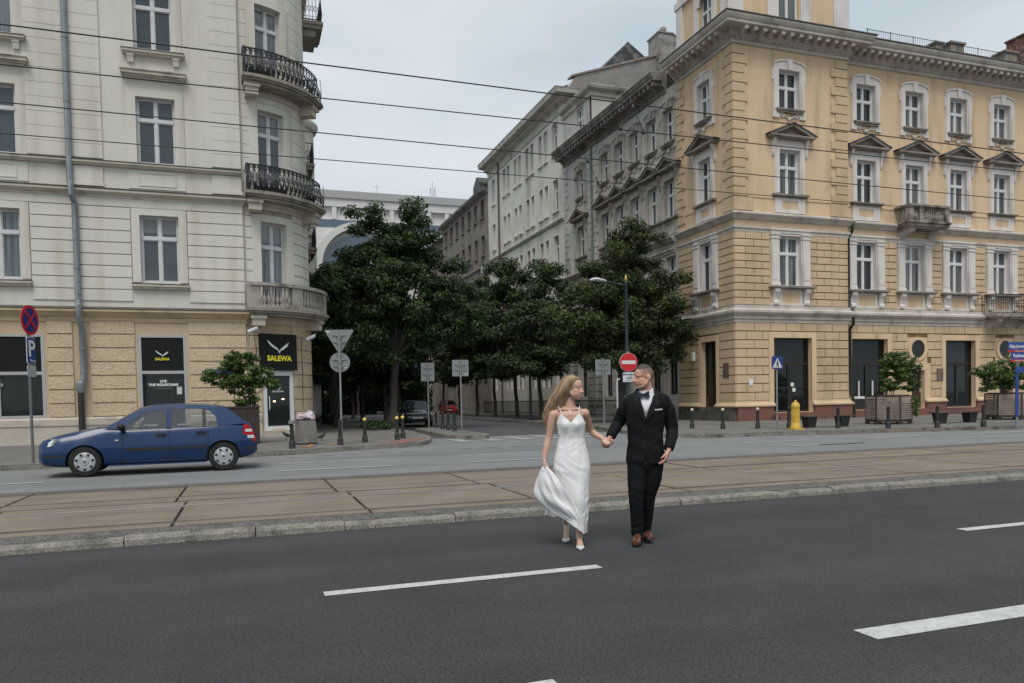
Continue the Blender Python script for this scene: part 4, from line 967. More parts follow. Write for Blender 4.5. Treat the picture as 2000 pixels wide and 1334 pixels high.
# balconies on the rounded corner
RB = RC+.84; A0, A1 = R(1.5), R(76)
def bcurve(u, d, z): return (XC+d*math.sin(u), YC-d*math.cos(u), z)
bm_ = mat('sooty_balcony_stone', (.32, .285, .235), .9, (.24, .21, .17), 2.2, lo=.3, hi=.7, dirt=(.08, .07, .06), dscale=2.0, dlo=.52, dhi=.75, bump=.2, bscale=20)
def slab(z, stone_=False):
    b = MB(bcurve)
    for r1, a, c, g in ((RB, z-.12, z, 0), (RB-.07, z-.2, z-.12, .01), (RB-.16, z-.3, z-.2, .02)): b.box(A0+g, A1-g, RC-.05, r1, a, c, nu=16)
    o = b.build('balcony', bm_, lb, world=True)
    for a in (R(8), R(66)):
        k = MB(bcurve); k.box(a-.075, a+.075, RC-.05, RC+.6, z-.66, z-.302); k.box(a-.09, a+.09, RC-.05, RC+.68, z-.4, z-.3); k.build('bracket', creamt, o)
    k = MB(bcurve); k.box(A0+.1, A1-.1, RC-.03, RC+.1, z-.52, z-.31, nu=14); k.build('soffit_moulding', creamt, o)
    return o
def iron_rail(z, par, h=1.0):
    b = MB(bcurve)
    def bell(t): return RB-.2+.17*math.sin(min(1, t*1.35)*math.pi)*(1-t*.35)-.02*t
    n = 40
    for t, r_ in ((0.04, .02), (1.0, .026), (.88, .012)): b.tube([(A0+.03+(A1-A0-.06)*i/30, bell(t), z+h*t) for i in range(31)], r_, 5)
    for i in range(n+1):
        a = A0+.03+(A1-A0-.06)*i/n
        b.tube([(a+(.012*math.sin(t*9+i*math.pi)), bell(t), z+h*t) for t in np.linspace(.03, 1, 9)], .0085, 4)
        if i < n:
            a2 = a+(A1-A0-.06)/n/2; w = (A1-A0)/n*.5
            for t0, s in ((.25, 1), (.55, -1), (.94, 1)): b.tube([(a2+w*math.cos(q), bell(t0+.09*math.sin(q)), z+h*(t0+.085*math.sin(q))) for q in np.linspace(0, 5.4*s, 8)], .0085, 4)
    for e in (A0+.03, A1-.03):
        for k in range(6):
            d = RC+.1+k*.13; b.tube([(e, d, z+.03), (e, d+.04*math.sin(2), z+.5), (e, d, z+h)], .012, 4)
        b.tube([(e, RC, z+h), (e, bell(1), z+h)], .024, 5); b.tube([(e, RC, z+.05), (e, bell(.05), z+.05)], .018, 5)
    return b.build('railing', iron, par)
mesh_ = mat('dark_planting', (.03, .035, .025), .9, (.05, .05, .04), 8, dirt=(.07, .055, .045), dscale=12)
def potbox(par, a0, a1, z):
    b = MB(bcurve)
    for i in range(170):
        a = rnd.uniform(a0, a1); d = RB-.28+rnd.uniform(-.12, .1); zz = z+rnd.uniform(.08, .72); s = rnd.uniform(.04, .09)
        v = [rnd.uniform(-1, 1) for _ in range(6)]
        b.add([(a, d, zz), (a+s*.4*v[0], d+s*v[1], zz+s*v[2]), (a+s*.4*v[3], d+s*v[4], zz+s*v[5])], [(0, 1, 2)])
    b.box(a0, a1, RB-.38, RB-.2, z+.02, z+.22, nu=4)
    return b.build('balcony_planting', mesh_, par)
o = slab(13.74); iron_rail(13.74, o); potbox(o, R(6), R(21), 13.74); potbox(o, R(58), R(70), 13.74)
o = slab(9.46); iron_rail(9.46, o); potbox(o, R(8), R(30), 9.46); potbox(o, R(50), R(60), 9.46)
o = slab(5.14)
b = MB(bcurve)
for a in (R(5), R(36), R(72)): b.box(a-.075, a+.075, RB-.36, RB-.1, 5.14, 6.02)
for k in range(9): 
    a = R(9.0)+R(24)*k/8; b2 = MB(); p = bcurve(a, RB-.23, 5.24); b.T = None; b.lathe(baluster_prof(.68), p, 8); b.T = bcurve
for k in range(9):
    a = R(40)+R(28)*k/8; p = bcurve(a, RB-.23, 5.24); b.T = None; b.lathe(baluster_prof(.68), p, 8); b.T = bcurve
b.box(A0+.02, A1-.02, RB-.4, RB-.05, 5.96, 6.08, nu=14); b.box(A0+.03, A1-.03, RB-.33, RB-.12, 5.143, 5.24, nu=14)
b.build('balustrade', mat('pale_balustrade', (.37, .34, .30), .9, (.29, .265, .235), 3, dirt=(.12, .11, .1), dscale=2.2, dlo=.52, dhi=.75, bump=.2, bscale=20), o, True)
# balconies and bay of the side street face
def box_balcony(y0, y1, z, proj):
    x = XC+RC; b = MB(); b.box(x-.05, x+proj, y0, y1, z-.14, z); b.box(x-.05, x+proj-.08, y0+.06, y1-.06, z-.3, z-.14); b.box(x-.05, x+proj-.3, y0+.2, y1-.2, z-.62, z-.3)
    o = b.build('balcony', bm_, lb, world=True); b = MB(); pts = [(x, y0+.05), (x+proj-.08, y0+.05), (x+proj-.08, y1-.05), (x, y1-.05)]
    for zz, r_ in ((.06, .018), (1.0, .025), (.2, .012)): b.tube([(p[0], p[1], z+zz) for p in pts], r_, 5)
    def bar(p, d, q): b.tube([(p.x, p.y, z), (p.x+q.x*-.05, p.y-q.y*.05, z+.35), (p.x, p.y, z+1)], .011, 4); b.tube([(p.x+d.x*.07*math.cos(t), p.y+d.y*.07*math.cos(t), z+.55+.12*math.sin(t)) for t in np.linspace(0, 6, 8)], .011, 4)
    along(pts[::-1], .14, bar); b.build('railing', iron, o); return o
box_balcony(35.2, 37.2, 18.5, 1.12)
for z in (13.55, 9.35, 5.2): box_balcony(39.6, 41.8, z, .98)
b = MB(); cx, cy = XC+RC, 46.6
b.lathe([(1.62, .25), (1.62, 5.0), (1.75, 5.05), (1.75, 5.2), (1.58, 5.25), (1.58, 12.7), (1.72, 12.75), (1.8, 12.9), (1.58, 12.98), (1.58, 17.3), (1.72, 17.35), (1.85, 17.6), (1.85, 17.72), (1.2, 18.4), (.1, 18.6)], (cx, cy, 0), 28); tb = b.build('bay', cream, lb, True, True)
for z in (5.9, 9.9, 13.9):
    for a in (-78, -42, -8):
        q = R(a); n = Vector((math.cos(q), math.sin(q))); w = link('window', KINDS['c4'][0][0], lb); w.matrix_parent_inverse = Matrix.Translation(-Vector(BASE[lb.name]))
        w.location = (cx+1.53*n.x-n.x*-.2, cy+1.53*n.y-n.y*-.2, z); w.rotation_euler = (0, 0, q+R(90)); w.scale = (.75, 1, .85); link('pane', KINDS['c4'][1][0], w)
b = MB(); b.add([(XC+RC, YC+9, .25), (XC+RC, YC+22, .25), (XC+RC, YC+22, 21), (XC+RC, YC+9, 21)], [(0, 1, 2, 3)]); b.build('side_wall', cream, lb, world=True)
b = MB(); b.sweep([(0, 20.4), (.2, 20.5), (.6, 20.7), (.7, 20.9), (.7, 21.05), (0, 21.1)], LPC); b.build('main_cornice', creamt, lb, world=True)
b = MB(); b.add([(LX0, YL, 21.05), (.06, YL, 21.05), (2.6, YC, 21.05), (2.6, 52, 21.05), (LX0, 52, 21.05)], [(0, 1, 2, 3, 4)]); b.build('roof', roofm, lb, world=True)
# downpipe, security cameras, cables
b = MB(); b.tube([(-5.62, YL-.16, 21), (-5.62, YL-.16, 9.5), (-5.56, YL-.38, 9.3), (-5.56, YL-.38, 8.95), (-5.5, YL-.16, 8.7), (-5.5, YL-.16, 5.3), (-5.46, YL-.38, 5.1), (-5.46, YL-.38, 4.6), (-5.42, YL-.17, 4.35), (-5.42, YL-.17, 2.6), (-5.5, YL-.2, 2.35), (-5.52, YL-.2, 2.1)], .1, 12)
for z in (19, 16.3, 14.4, 12.2, 7.4, 6.4, 3.6, 2.75): b.tube([(-5.62 if z > 9.3 else (-5.5 if z > 5 else -5.42), YL-.16-(0 if z > 5 else .01), z+h) for h in (0, .05)], .112, 12)
b.lathe([(.1, 2.45), (.15, 2.4), (.15, 2.2), (.12, 2.05)], (-5.52, YL-.2, 0), 12); b.build('downpipe', zinc, lb, True, True)
b = MB(); b.tube([(-5.52, YL-.2, 2.15), (-5.52, YL-.2, .25)], .105, 10); b.build('drain_pipe', mat('dark_pipe', (0, 0, 0)), lb, True, True)
for u, d, z in ((-1.0, .35, 4.38), (1.45, .3, 4.2)):
    p = chord(u, d, z); b = MB(); b.tube([p, (p[0]-.34, p[1]-.1, p[2]-.17)], [.075, .085], 10); q = chord(u+.02, .02, z+.1)
    o = b.build('security_camera', mat('camera_housing', (.5, .51, .5), .5), lb, True, True); b = MB(); b.tube([(p[0]-.1, p[1], p[2]-.05), (p[0]+.05, p[1]+.25, p[2]+.1)], .025, 6); b.build('bracket', greyfr, o)
b = MB(); a = chord(-.99, .06, 4.6); b.tube([chord(-.97, .1, 4.5), chord(-1.0, .1, 4.0), chord(-.94, .11, 3.6), chord(-.98, .1, 2.6)], .012, 4); b.tube([chord(1.02, .0, 4.1), chord(1.05, -.02, 2.5), chord(1.03, -.02, 1.3)], .014, 4); b.build('cable', iron, lb, world=True)
# street plate behind the planter shrub
b = MB(); b.box(-1.38, -.45, YL-.1, YL-.06, 2.62, 2.86); o = b.build('street_plate', mat('sign_blue', (.015, .045, .17), .45), lb, world=True)
b = MB(); b.box(-1.38, -.45, YL-.105, YL-.06, 2.55, 2.62); b.build('red_band', mat('sign_red', (.42, .012, .02), .45), o)
# ================================================================== houses down the side street
greyp = mat('grey_plaster', (.57, .545, .505), .92, (.47, .45, .415), .8, lo=.3, hi=.7, dirt=(.17, .158, .14), dscale=.55, dlo=.5, dhi=.74, dstretch=(1.6, 1.6, .35), bump=.25, bscale=14)
greyt = mat('grey_trim', (.48, .45, .405), .92, (.35, .325, .285), 1.6, lo=.3, hi=.7, dirt=(.13, .118, .1), dscale=1.2, dlo=.52, dhi=.72, bump=.2, bscale=20)
blackc = mat('sooty_cornice', (.13, .12, .108), .95, (.36, .335, .3), 1.3, lo=.35, hi=.75, bump=.2, bscale=15)
darkpane = pane_mat('street_pane', (.05, .055, .06))
boarded = mat('boarded_opening', (.05, .042, .036), .9, (.03, .026, .024), 4)
gy0, gy1 = YE, 50.6
g = thing('tenement', 'grey weathered tenement with sooty cornice and pediments beside the yellow corner', 'building', (XS, gy0, .25))
GW = [36.3, 38.1, 40.1, 42.05, 44.05]; GB = 47.8
gh = []
for c in GW+[GB]: gh += [(c-.5, c+.5, 15.2, 17.0), (c-.52, c+.52, 11.14, 13.2), (c-.52, c+.52, 6.7, 9.1), (c-.52, c+.52, 1.6, 4.2)]
b = MB(side(XS)); wall(b, gy0, gy1, .25, 18.1, gh, .28); wall(b, 45.9, gy1, 18.1, 21.7, [(47.2, 48.3, 18.9, 21.2)], .25)
b.T = None; b.box(XS+.0, 24.6, 45.88, 46.1, 18.1, 21.7); b.box(24.4, 24.6, 46.1, gy1, 18.1, 21.7)
b.build('wall', greyp, g, world=True)
b = MB(side(XS+.0)); blocks(b, gy0, gy1, [1.0+.46*k for k in range(9)], [(c-.75, c+.75, 1.0, 4.5) for c in GW+[GB]], .9, gap=.06, proud=.06)
blocks(b, gy0, gy1, [5.6+.42*k for k in range(10)], [(c-.85, c+.85, 5.0, 9.5) for c in GW+[GB]], None, gap=.04, proud=.035)
quoins(b, 45.75, -1, 10.5, 17.9, .6, .42, .06); quoins(b, 46.05, 1, 10.5, 17.9, .6, .42, .06); quoins(b, gy1, -1, 10.5, 17.9, .7, .5, .06)
build_pieces(b, 'rustication', greyp, g)
gp = [(XS, gy1), (XS, gy0+.98)]
b = MB(); b.sweep(low, [(XS, gy1), (XS, gy0+.32)]); b.sweep(mid, [(XS, gy1), (XS, gy0+.32)]); b.build('belt_cornice', greyt, g, world=True)
b = MB(); b.sweep(top, gp); along(gp, .48, lambda p, d, q: obox(b, p, d, q, .1, .29, .76, 18.3, 18.535)); b.sweep([(.95, 18.88), (1.03, 18.9), (1.0, 18.98), (-.2, 19.06), (-.2, 18.97)], gp); b.build('main_cornice', blackc, g, world=True)
b = MB(); b.sweep([(0, 21.3), (.12, 21.35), (.12, 21.6), (.35, 21.75), (.4, 21.9), (.4, 22.0), (0, 22.1)], [(XS, gy1), (XS, 45.88), (24.6, 45.88)])
b.build('attic_cornice', greyt, g, world=True)
b = MB(); b.add([(XS-.3, gy1, 22.05), (XS-.3, 45.6, 22.05), (24.9, 45.6, 22.05), (24.6, gy1, 22.6)], [(0, 1, 2, 3)]); b.add([(XS, gy0, 18.95), (XS, 45.9, 18.95), (30, 45.9, 21.0), (30, gy0, 21)], [(0, 1, 2, 3)]); b.build('roof', roofm, g, world=True)
kind('g4', 1.0, 1.8, .25, surround_a, wframe, darkpane, [greyt, stone], .6); kind('g3', 1.04, 2.06, .25, surround_b, wframe, darkpane, [greyt, stone, greyp], .62)
kind('g2', 1.04, 2.4, .28, None, wframe, darkpane, None, .66); kind('g1', 1.04, 2.6, .28, None, shopfr, darkpane, None, .66)
for i, c in enumerate(GW+[GB]):
    put_window('g4', g, (XS, c, 15.2), SIDE)
    w = put_window('g3', g, (XS, c, 11.14), SIDE); put_window('g2', g, (XS, c, 6.7), SIDE); put_window('g1', g, (XS, c, 1.6), SIDE)
    if i in (2, 3, 4): w.children[0].data = w.children[0].data.copy() if w.children[0].name.startswith('pane') else w.children[0].data
kind('gt', 1.1, 2.3, .2, None, wframe, darkpane, None, .7); put_window('gt', g, (XS, 47.75, 18.9), SIDE)
b = MB(); b.tube([(XS-.14, 45.85, 18.0), (XS-.14, 45.85, .3)], .08, 8); b.build('downpipe', mat('green_pipe', (.14, .165, .16), .5), g, True, True)

# white building
whp = mat('offwhite_plaster', (.72, .69, .63), .92, (.64, .61, .555), .6, lo=.3, hi=.7, dirt=(.38, .355, .3), dscale=.5, dlo=.52, dhi=.8, dstretch=(1.4, 1.4, .3), bump=.15, bscale=14)
wy0, wy1 = 50.6, 68.6
wb = thing('office_building', 'long off white building with paired narrow windows along the side street', 'building', (XS, wy0, .25))
cols = [(52.2, 1.0)]
for c in (54.55, 57.45, 60.35, 63.25): cols += [(c-.55, .72), (c+.55, .72)]
cols.append((66.9, .9))
WR = [(19.4, 21.7), (15.3, 17.6), (11.2, 13.5), (7.0, 9.4), (2.4, 5.2)]
wh = [(c-w/2, c+w/2, *r) for c, w in cols for r in WR]
b = MB(side(XS)); wall(b, wy0, wy1, .25, 23.0, wh, .3); b.T = None
b.prism([(XS+.02, .25), (XS+.02, 23.4), (23.0, 24.6), (30.5, 27.2), (36, 27.5), (36, .25)], wy0+.02, wy0+.4, 1)
b.build('wall', whp, wb, world=True)
b = MB(); b.prism([(XS+.04, 19), (XS+.04, 23.3), (23.0, 24.5), (30.5, 27.1), (36, 27.4), (36, 19)], wy0-.05, wy0+.01, 1); b.build('gable_wall', mat('grey_gable_render', (.28, .265, .25), .95, (.22, .21, .2), 1), wb, world=True)
b = MB(); b.prism([(22.6, 24.5), (30.5, 27.15), (30.5, 27.3), (22.6, 24.62)], wy0-.15, wy0+.6, 1); b.build('gable_coping', mat('rusty_coping', (.22, .15, .12), .8, (.3, .28, .26), 3), wb, world=True)
wp = [(XS, wy1), (XS, wy0), (XS+1.2, wy0)]
b = MB(); b.sweep([(0, 22.0), (.08, 22.03), (.08, 22.12), (.02, 22.14), (.02, 22.6), (.15, 22.7), (.35, 22.8), (.4, 22.95), (.9, 23.0), (.95, 23.25), (1.0, 23.35), (0, 23.5)], wp)
b.sweep([(0, 14.3), (.12, 14.35), (.2, 14.5), (0, 14.56)], [(XS, wy1), (XS, wy0)]); b.sweep([(0, 6.0), (.12, 6.05), (.2, 6.2), (0, 6.26)], [(XS, wy1), (XS, wy0)])
b.build('cornice', mat('offwhite_trim', (.54, .515, .465), .9, (.44, .415, .37), 1.5, dirt=(.2, .185, .16), dscale=1.4), wb, world=True)
b = MB(); b.add([(XS-.95, wy0, 23.42), (XS-.95, wy1, 23.42), (30, wy1, 26.9), (30, wy0+.3, 26.9)], [(0, 1, 2, 3)]); b.prism([(27.4, 26.0), (27.4, 27.6), (29.6, 29.9), (31.6, 28.6), (32, 26)], 55, 66, 1); b.build('roof', mat('patchy_roof', (.03, .032, .032), .6, (.16, .16, .16), 1.6, lo=.5, hi=.62), wb, world=True)
b = MB(); b.box(29.5, 30.7, 50.0, 51.6, 24, 28.35); b.box(30.7, 32.5, 50.0, 51.6, 24, 28.25); b.box(29.42, 30.72, 49.92, 51.7, 28.35, 28.45); b.box(30.72, 32.6, 49.92, 51.7, 28.25, 28.35); b.lathe([(.12, 28.4), (.12, 28.8), (.25, 28.9), (.25, 29.1), (.1, 29.2)], (30.3, 50.8, 0), 8)
b.build('chimney', mat('chimney_render', (.33, .32, .30), .95, (.22, .21, .2), 1.5, dirt=(.12, .11, .1), dscale=1.5), wb, world=True)
def sur_w(w, h):
    b = MB(); x = w/2; b.box(-x-.1, x+.1, -.14, 0, -.12, -.02, 0)
    for s in (-1, 1): b.box(min(s*x, s*(x+.09)), max(s*x, s*(x+.09)), -.03, 0, 0, h+.09, 0)
    b.box(-x, x, -.03, 0, h, h+.09, 0); return b
for w in (.72, .9, 1.0):
    kind('w%d' % (w*100), w, 2.3, .26, sur_w, wframe, darkpane, [whp], .68)
for c, w in cols:
    for r in WR[:4]: put_window('w%d' % (w*100), wb, (XS, c, r[0]), SIDE)
kind('wg', .72, 2.7, .26, None, shopfr, darkpane, None, .68)
for c, w in cols: put_window('wg', wb, (XS, c, 2.4), SIDE)
b = MB(); b.tube([(XS-.12, 65.2, 23), (XS-.12, 65.2, .3)], .08, 8); b.build('downpipe', mat('rust_pipe', (.12, .07, .05), .6), wb, True, True)

# brown building beyond, with a small balcony box
brp = mat('brown_plaster', (.27, .24, .215), .95, (.2, .178, .158), .8, lo=.3, hi=.7, dirt=(.075, .066, .06), dscale=.6, dlo=.5, dhi=.75, bump=.2, bscale=12)
by0, by1 = 68.6, 86
bb = thing('tenement', 'dark brown sooty tenement beyond the white building in the side street', 'building', (XS, by0, .25))
BC = [70.4+2.35*k for k in range(7)]; BR = [(19.0, 20.7), (15.4, 17.3), (11.6, 13.5), (7.8, 9.9), (3.5, 6)]
b = MB(side(XS)); wall(b, by0, by1, .25, 21.4, [(c-.5, c+.5, *r) for c in BC for r in BR], .3); b.T = None
b.box(XS+.01, 32, by1-.3, by1, .25, 21.4); b.build('wall', brp, bb, world=True)
b = MB(); b.sweep([(0, 21.0), (.2, 21.1), (.5, 21.3), (.55, 21.5), (0, 21.6)], [(XS, by1), (XS, by0)]); b.sweep([(0, 14.2), (.15, 14.3), (0, 14.4)], [(XS, by1), (XS, by0)]); b.build('cornice', blackc, bb, world=True)
b = MB(); b.add([(XS-.5, by0, 21.55), (XS-.5, by1, 21.55), (27, by1, 25), (27, by0, 25)], [(0, 1, 2, 3)]); b.prism([(73+0, 21.6), (73, 23.2), (74.2, 24), (75.4, 23.2), (75.4, 21.6)], XS+.6, XS+3, 0); b.build('roof', roofm, bb, world=True)
kind('br', 1.0, 1.9, .28, sur_w, shopfr, darkpane, [brp], .68)
for c in BC:
    for r in BR: put_window('br', bb, (XS, c, r[0]), SIDE)
redb = mat('rusty_balcony', (.22, .10, .075), .8, (.12, .08, .07), 3)
for z in (10.3, 7.0):
    b = MB(); b.box(XS-.9, XS, 68.8, 70.6, z, z+1.0); b.box(XS-1.0, XS, 68.7, 70.7, z-.15, z); b.build('balcony', redb, bb, world=True)
b = MB(); b.box(XS-.45, XS-.05, 69.0, 69.9, 13.6, 14.2); b.build('air_conditioner', wframe, bb, world=True)
gr = thing('house', 'distant low house with pale green tin roof past the brown tenement', 'building', (XS, 86, .25))
b = MB(); b.box(XS+.3, 32, 86.2, 100, .25, 20.3); b.build('wall', brp, gr, world=True)
b = MB(); b.prism([(XS-.3, 20.3), (24.5, 22.6), (32, 22.6), (32, 20.3)], 86.1, 100, 1); b.build('roof', mat('green_tin_roof', (.17, .2, .185), .6), gr, world=True)

# large pale modern building closing the side street
YM = 95.0
mdw = mat('pale_modern_cladding', (.62, .61, .595), .7, (.57, .56, .545), .3)
mdg = mat('grey_parapet', (.36, .36, .355), .7)
mgl = pane_mat('blue_curtain_glass', (.035, .075, .11), spec=.9, rnd_amt=.1)
mbuild = thing('modern_building', 'large pale modern building with blue glass and a big white arch closing the side street', 'building', (12, YM, .25))
b = MB(); b.box(-30, 30, YM, YM+25, .25, 23.9); b.box(-30, 30, YM-.15, YM+25, 25.4, 26.4); b.box(-30, 30, YM+.3, YM+25, 23.9, 25.4)
for i in range(26): x = -29.5+i*2.35; b.box(x, x+.55, YM-.1, YM+.3, 23.9, 25.4)
b.box(26.0, 34, YM+6, YM+25, 20, 25.6); b.build('wall', mdw, mbuild, world=True)
b = MB(); b.box(-30.1, 30.1, YM-.35, YM+25, 26.4, 27.3); b.build('parapet', mdg, mbuild, world=True)
b = MB(); b.box(-29, 29, YM-.06, YM+.1, 22.9, 23.8)
for z in (16.2, 12.4, 8.6, 4.8): b.box(-29, 29, YM-.06, YM+.1, z, z+1.7)
build_pieces(b, 'window_band', mgl, mbuild)
def arch(b, c, r0, r1, y0, y1, zc, n=24):
    A = np.linspace(0, math.pi, n+1); o_ = [(c+r1*math.cos(a), zc+r1*math.sin(a)) for a in A]; i_ = [(c+r0*math.cos(a), zc+r0*math.sin(a)) for a in A]
    for k in range(n): b.prism([o_[k], o_[k+1], i_[k+1], i_[k]], y0, y1, 1)
    if True:
        for s in (-1, 1): b.box(min(c+s*r0, c+s*r1), max(c+s*r0, c+s*r1), y0, y1, .25, zc)
b = MB(); arch(b, 13.6, 4.5, 5.3, YM-.8, YM-.07, 18.2); arch(b, 13.6, 1.6, 2.2, YM-.55, YM-.08, 17.6); build_pieces(b, 'arch', mdw, mbuild)
b = MB(); b.prism([(13.6+4.5*math.cos(a), 17.6+4.5*math.sin(a)) for a in np.linspace(0, math.pi, 25)]+[(9.1, .3), (18.1, .3)][:2], YM-.1, YM-.065, 1); b.build('arch_glazing', mgl, mbuild, world=True)
b = MB(); b.tube([(23.3, YM+1, 27), (23.3, YM+1, 29.6)], .05, 5); b.tube([(9.6+6.5, YM+1, 27), (9.6+6.5, YM+1, 28.6)], .03, 4); b.tube([(15.6, YM+1, 28.4), (16.6, YM+1, 28.4)], .03, 4)
for dz in (0, .35, .7): b.box(22.95, 23.1, YM+.9, YM+1.1, 27.8+dz, 28.1+dz); b.box(23.5, 23.65, YM+.9, YM+1.1, 27.8+dz, 28.1+dz)
b.build('antenna_mast', greyfr, mbuild, world=True)
# west side of the street further down: plain blocks seen only between the trees
ws = thing('street_block', 'pale plastered street block beyond the rounded bay, half hidden by trees', 'building', (2.6, 56, .25))
b = MB(); b.box(-12, 2.6, 55.2, 90, .25, 19); b.build('wall', whp, ws, world=True)
b = MB()
for z in (2, 6, 10, 14):
    for k in range(11): b.box(2.55, 2.63, 57+k*3, 58.2+k*3, z, z+2)
build_pieces(b, 'window', darkpane, ws)
# ================================================================== trees and shrubs
def leaf_mat(name, c1, c2, c3=None, tr=.22):
    m = bpy.data.materials.new(name); m.use_nodes = True; n = m.node_tree.nodes; l = m.node_tree.links; b = n['Principled BSDF']
    g = n.new('ShaderNodeNewGeometry'); r = n.new('ShaderNodeValToRGB'); e = r.color_ramp.elements
    e[0].position = 0; e[0].color = (*c1, 1); e[1].position = .8; e[1].color = (*c2, 1)
    if c3: x = e.new(.93); x.color = (*c2, 1); x = e.new(1.0); x.color = (*c3, 1)
    l.new(g.outputs['Random Per Island'], r.inputs['Fac'])
    t = n.new('ShaderNodeTexCoord'); k = n.new('ShaderNodeTexNoise'); k.inputs['Scale'].default_value = .55; k.inputs['Detail'].default_value = 3; l.new(t.outputs['Object'], k.inputs['Vector'])
    mr = n.new('ShaderNodeMapRange'); mr.inputs['From Min'].default_value = .3; mr.inputs['From Max'].default_value = .7; mr.inputs['To Min'].default_value = .7; mr.inputs['To Max'].default_value = 1.35; l.new(k.outputs['Fac'], mr.inputs['Value'])
    sc = n.new('ShaderNodeVectorMath'); sc.operation = 'SCALE'; l.new(r.outputs[0], sc.inputs[0]); l.new(mr.outputs[0], sc.inputs['Scale'])
    l.new(sc.outputs[0], b.inputs['Base Color']); b.inputs['Roughness'].default_value = .55; b.inputs['Specular IOR Level'].default_value = .35
    tl = n.new('ShaderNodeBsdfTranslucent'); l.new(sc.outputs[0], tl.inputs['Color']); mx = n.new('ShaderNodeMixShader'); mx.inputs[0].default_value = tr
    l.new(b.outputs[0], mx.inputs[1]); l.new(tl.outputs[0], mx.inputs[2]); l.new(mx.outputs[0], n['Material Output'].inputs['Surface'])
    return m
lf_a = leaf_mat('dark_leaf', (.02, .042, .013), (.062, .10, .03))
lf_e = leaf_mat('green_leaf', (.024, .046, .015), (.065, .096, .032))
lf_b = leaf_mat('olive_leaf', (.026, .044, .015), (.078, .102, .034), (.14, .085, .03))
lf_c = leaf_mat('shrub_leaf', (.035, .07, .018), (.11, .175, .045))
lf_d = leaf_mat('deep_leaf', (.015, .031, .011), (.04, .064, .022))
bark = mat('bark', (.045, .04, .034), .95, (.075, .068, .06), 4, stretch=(1, 1, .2), bump=.9, bscale=16)
def leaves(name, centres, radii, n, size, m, parent, seed, flat=.5, shell=.55, aspect=.55):
    """n leaf-sized faces scattered through clumps; centres and radii are arrays of clump ellipsoids"""
    g = np.random.default_rng(seed); C = np.array(centres, float); Q = np.array(radii, float)
    w = (Q.prod(1))**(2/3); w /= w.sum(); k = g.choice(len(C), n, p=w)
    d = g.normal(size=(n, 3)); d /= np.linalg.norm(d, axis=1)[:, None]
    rr = g.random(n)**(shell)
    P = C[k]+d*Q[k]*rr[:, None]
    nrm = d*.6+g.normal(size=(n, 3))*.55+np.array([0, 0, flat]); nrm /= np.linalg.norm(nrm, axis=1)[:, None]
    a = np.cross(nrm, g.normal(size=(n, 3))); a /= np.linalg.norm(a, axis=1)[:, None]+1e-9; b = np.cross(nrm, a)
    s = size*(.6+.8*g.random(n))[:, None]
    A, B = a*s, b*s*aspect
    droop = nrm*s*.18
    V = np.stack([P-A, P+B*.9-A*.1+droop, P+A, P-B*.9-A*.1+droop], 1).reshape(-1, 3)
    me = bpy.data.meshes.new(name); me.vertices.add(4*n); me.vertices.foreach_set('co', V.ravel())
    me.loops.add(4*n); me.loops.foreach_set('vertex_index', np.arange(4*n, dtype=np.int32))
    me.polygons.add(n); me.polygons.foreach_set('loop_start', np.arange(0, 4*n, 4, dtype=np.int32)); me.polygons.foreach_set('loop_total', np.full(n, 4, dtype=np.int32))
    me.update(calc_edges=True); me.materials.append(m)
    return link(name, me, parent)
def tree(label, loc, trunk_h, lean, crown, n, size, m, seed, r0=.16, clump=(.55, 1.0), nclump=60, flat_=.6, layered=False, group='trees along the side street', name='street_tree', bare=.0):
    """crown: list of (cx, cy, cz, rx, ry, rz) lobes relative to the foot; clumps fill the outer half of the lobes"""
    g = random.Random(seed); t = thing(name, label, 'tree', loc, 0, group)
    tops = []; C = []; Q = []
    vol = sum(c[3]*c[4]*c[5] for c in crown)
    for cx, cy, cz, rx, ry, rz in crown:
        for _ in range(max(4, int(nclump*rx*ry*rz/vol))):
            while True:
                v = Vector((g.gauss(0, 1), g.gauss(0, 1), g.gauss(0, 1)))
                if v.length > .1: break
            v = v.normalized()*(g.random()**.45)*g.uniform(.82, 1.06)
            s = g.uniform(*clump)
            C.append((cx+v.x*rx, cy+v.y*ry, cz+v.z*rz)); Q.append((s, s, s*(.40 if layered else .62)))
    leaves('crown', C, Q, n, size, m, t, seed, flat_)
    b = MB(); top = Vector((lean[0], lean[1], trunk_h))
    b.tube([(0, 0, -.1), (0, 0, .15), tuple(top*.33+Vector((.03, 0, 0))), tuple(top*.66-Vector((.04, .03, 0))), tuple(top)], [r0*1.5, r0*1.12, r0, r0*.9, r0*.8], 10)
    for i in range(0, len(C), max(1, len(C)//26)):
        e = Vector(C[i]); m1 = top.lerp(e, .45)+Vector((g.uniform(-.2, .2), g.uniform(-.2, .2), g.uniform(.0, .35)))
        b.tube([tuple(top*.97), tuple(m1), tuple(e)], [r0*.5, r0*.28, r0*.06], 6)
    b.build('trunk', bark, t, True); return t
tree('tallest leafy tree in the middle, rising above the others beside the hatched traffic island', (6.5, 36.2, .25), 3.6, (.35, .0),
     [(.35, 0, 6.0, 3.3, 2.9, 2.8), (.2, 0, 9.0, 2.2, 2.0, 2.2), (3.0, -.4, 5.3, 2.2, 1.9, 1.8), (2.3, 0, 7.4, 1.5, 1.4, 1.3), (.2, 0, 7.9, 2.5, 2.2, 1.5), (-2.0, .3, 7.1, 1.6, 1.5, 1.3), (-2.2, .2, 4.8, 1.5, 1.6, 1.4)], 78000, .088, lf_a, 11, .2, (.36, .78), 270)
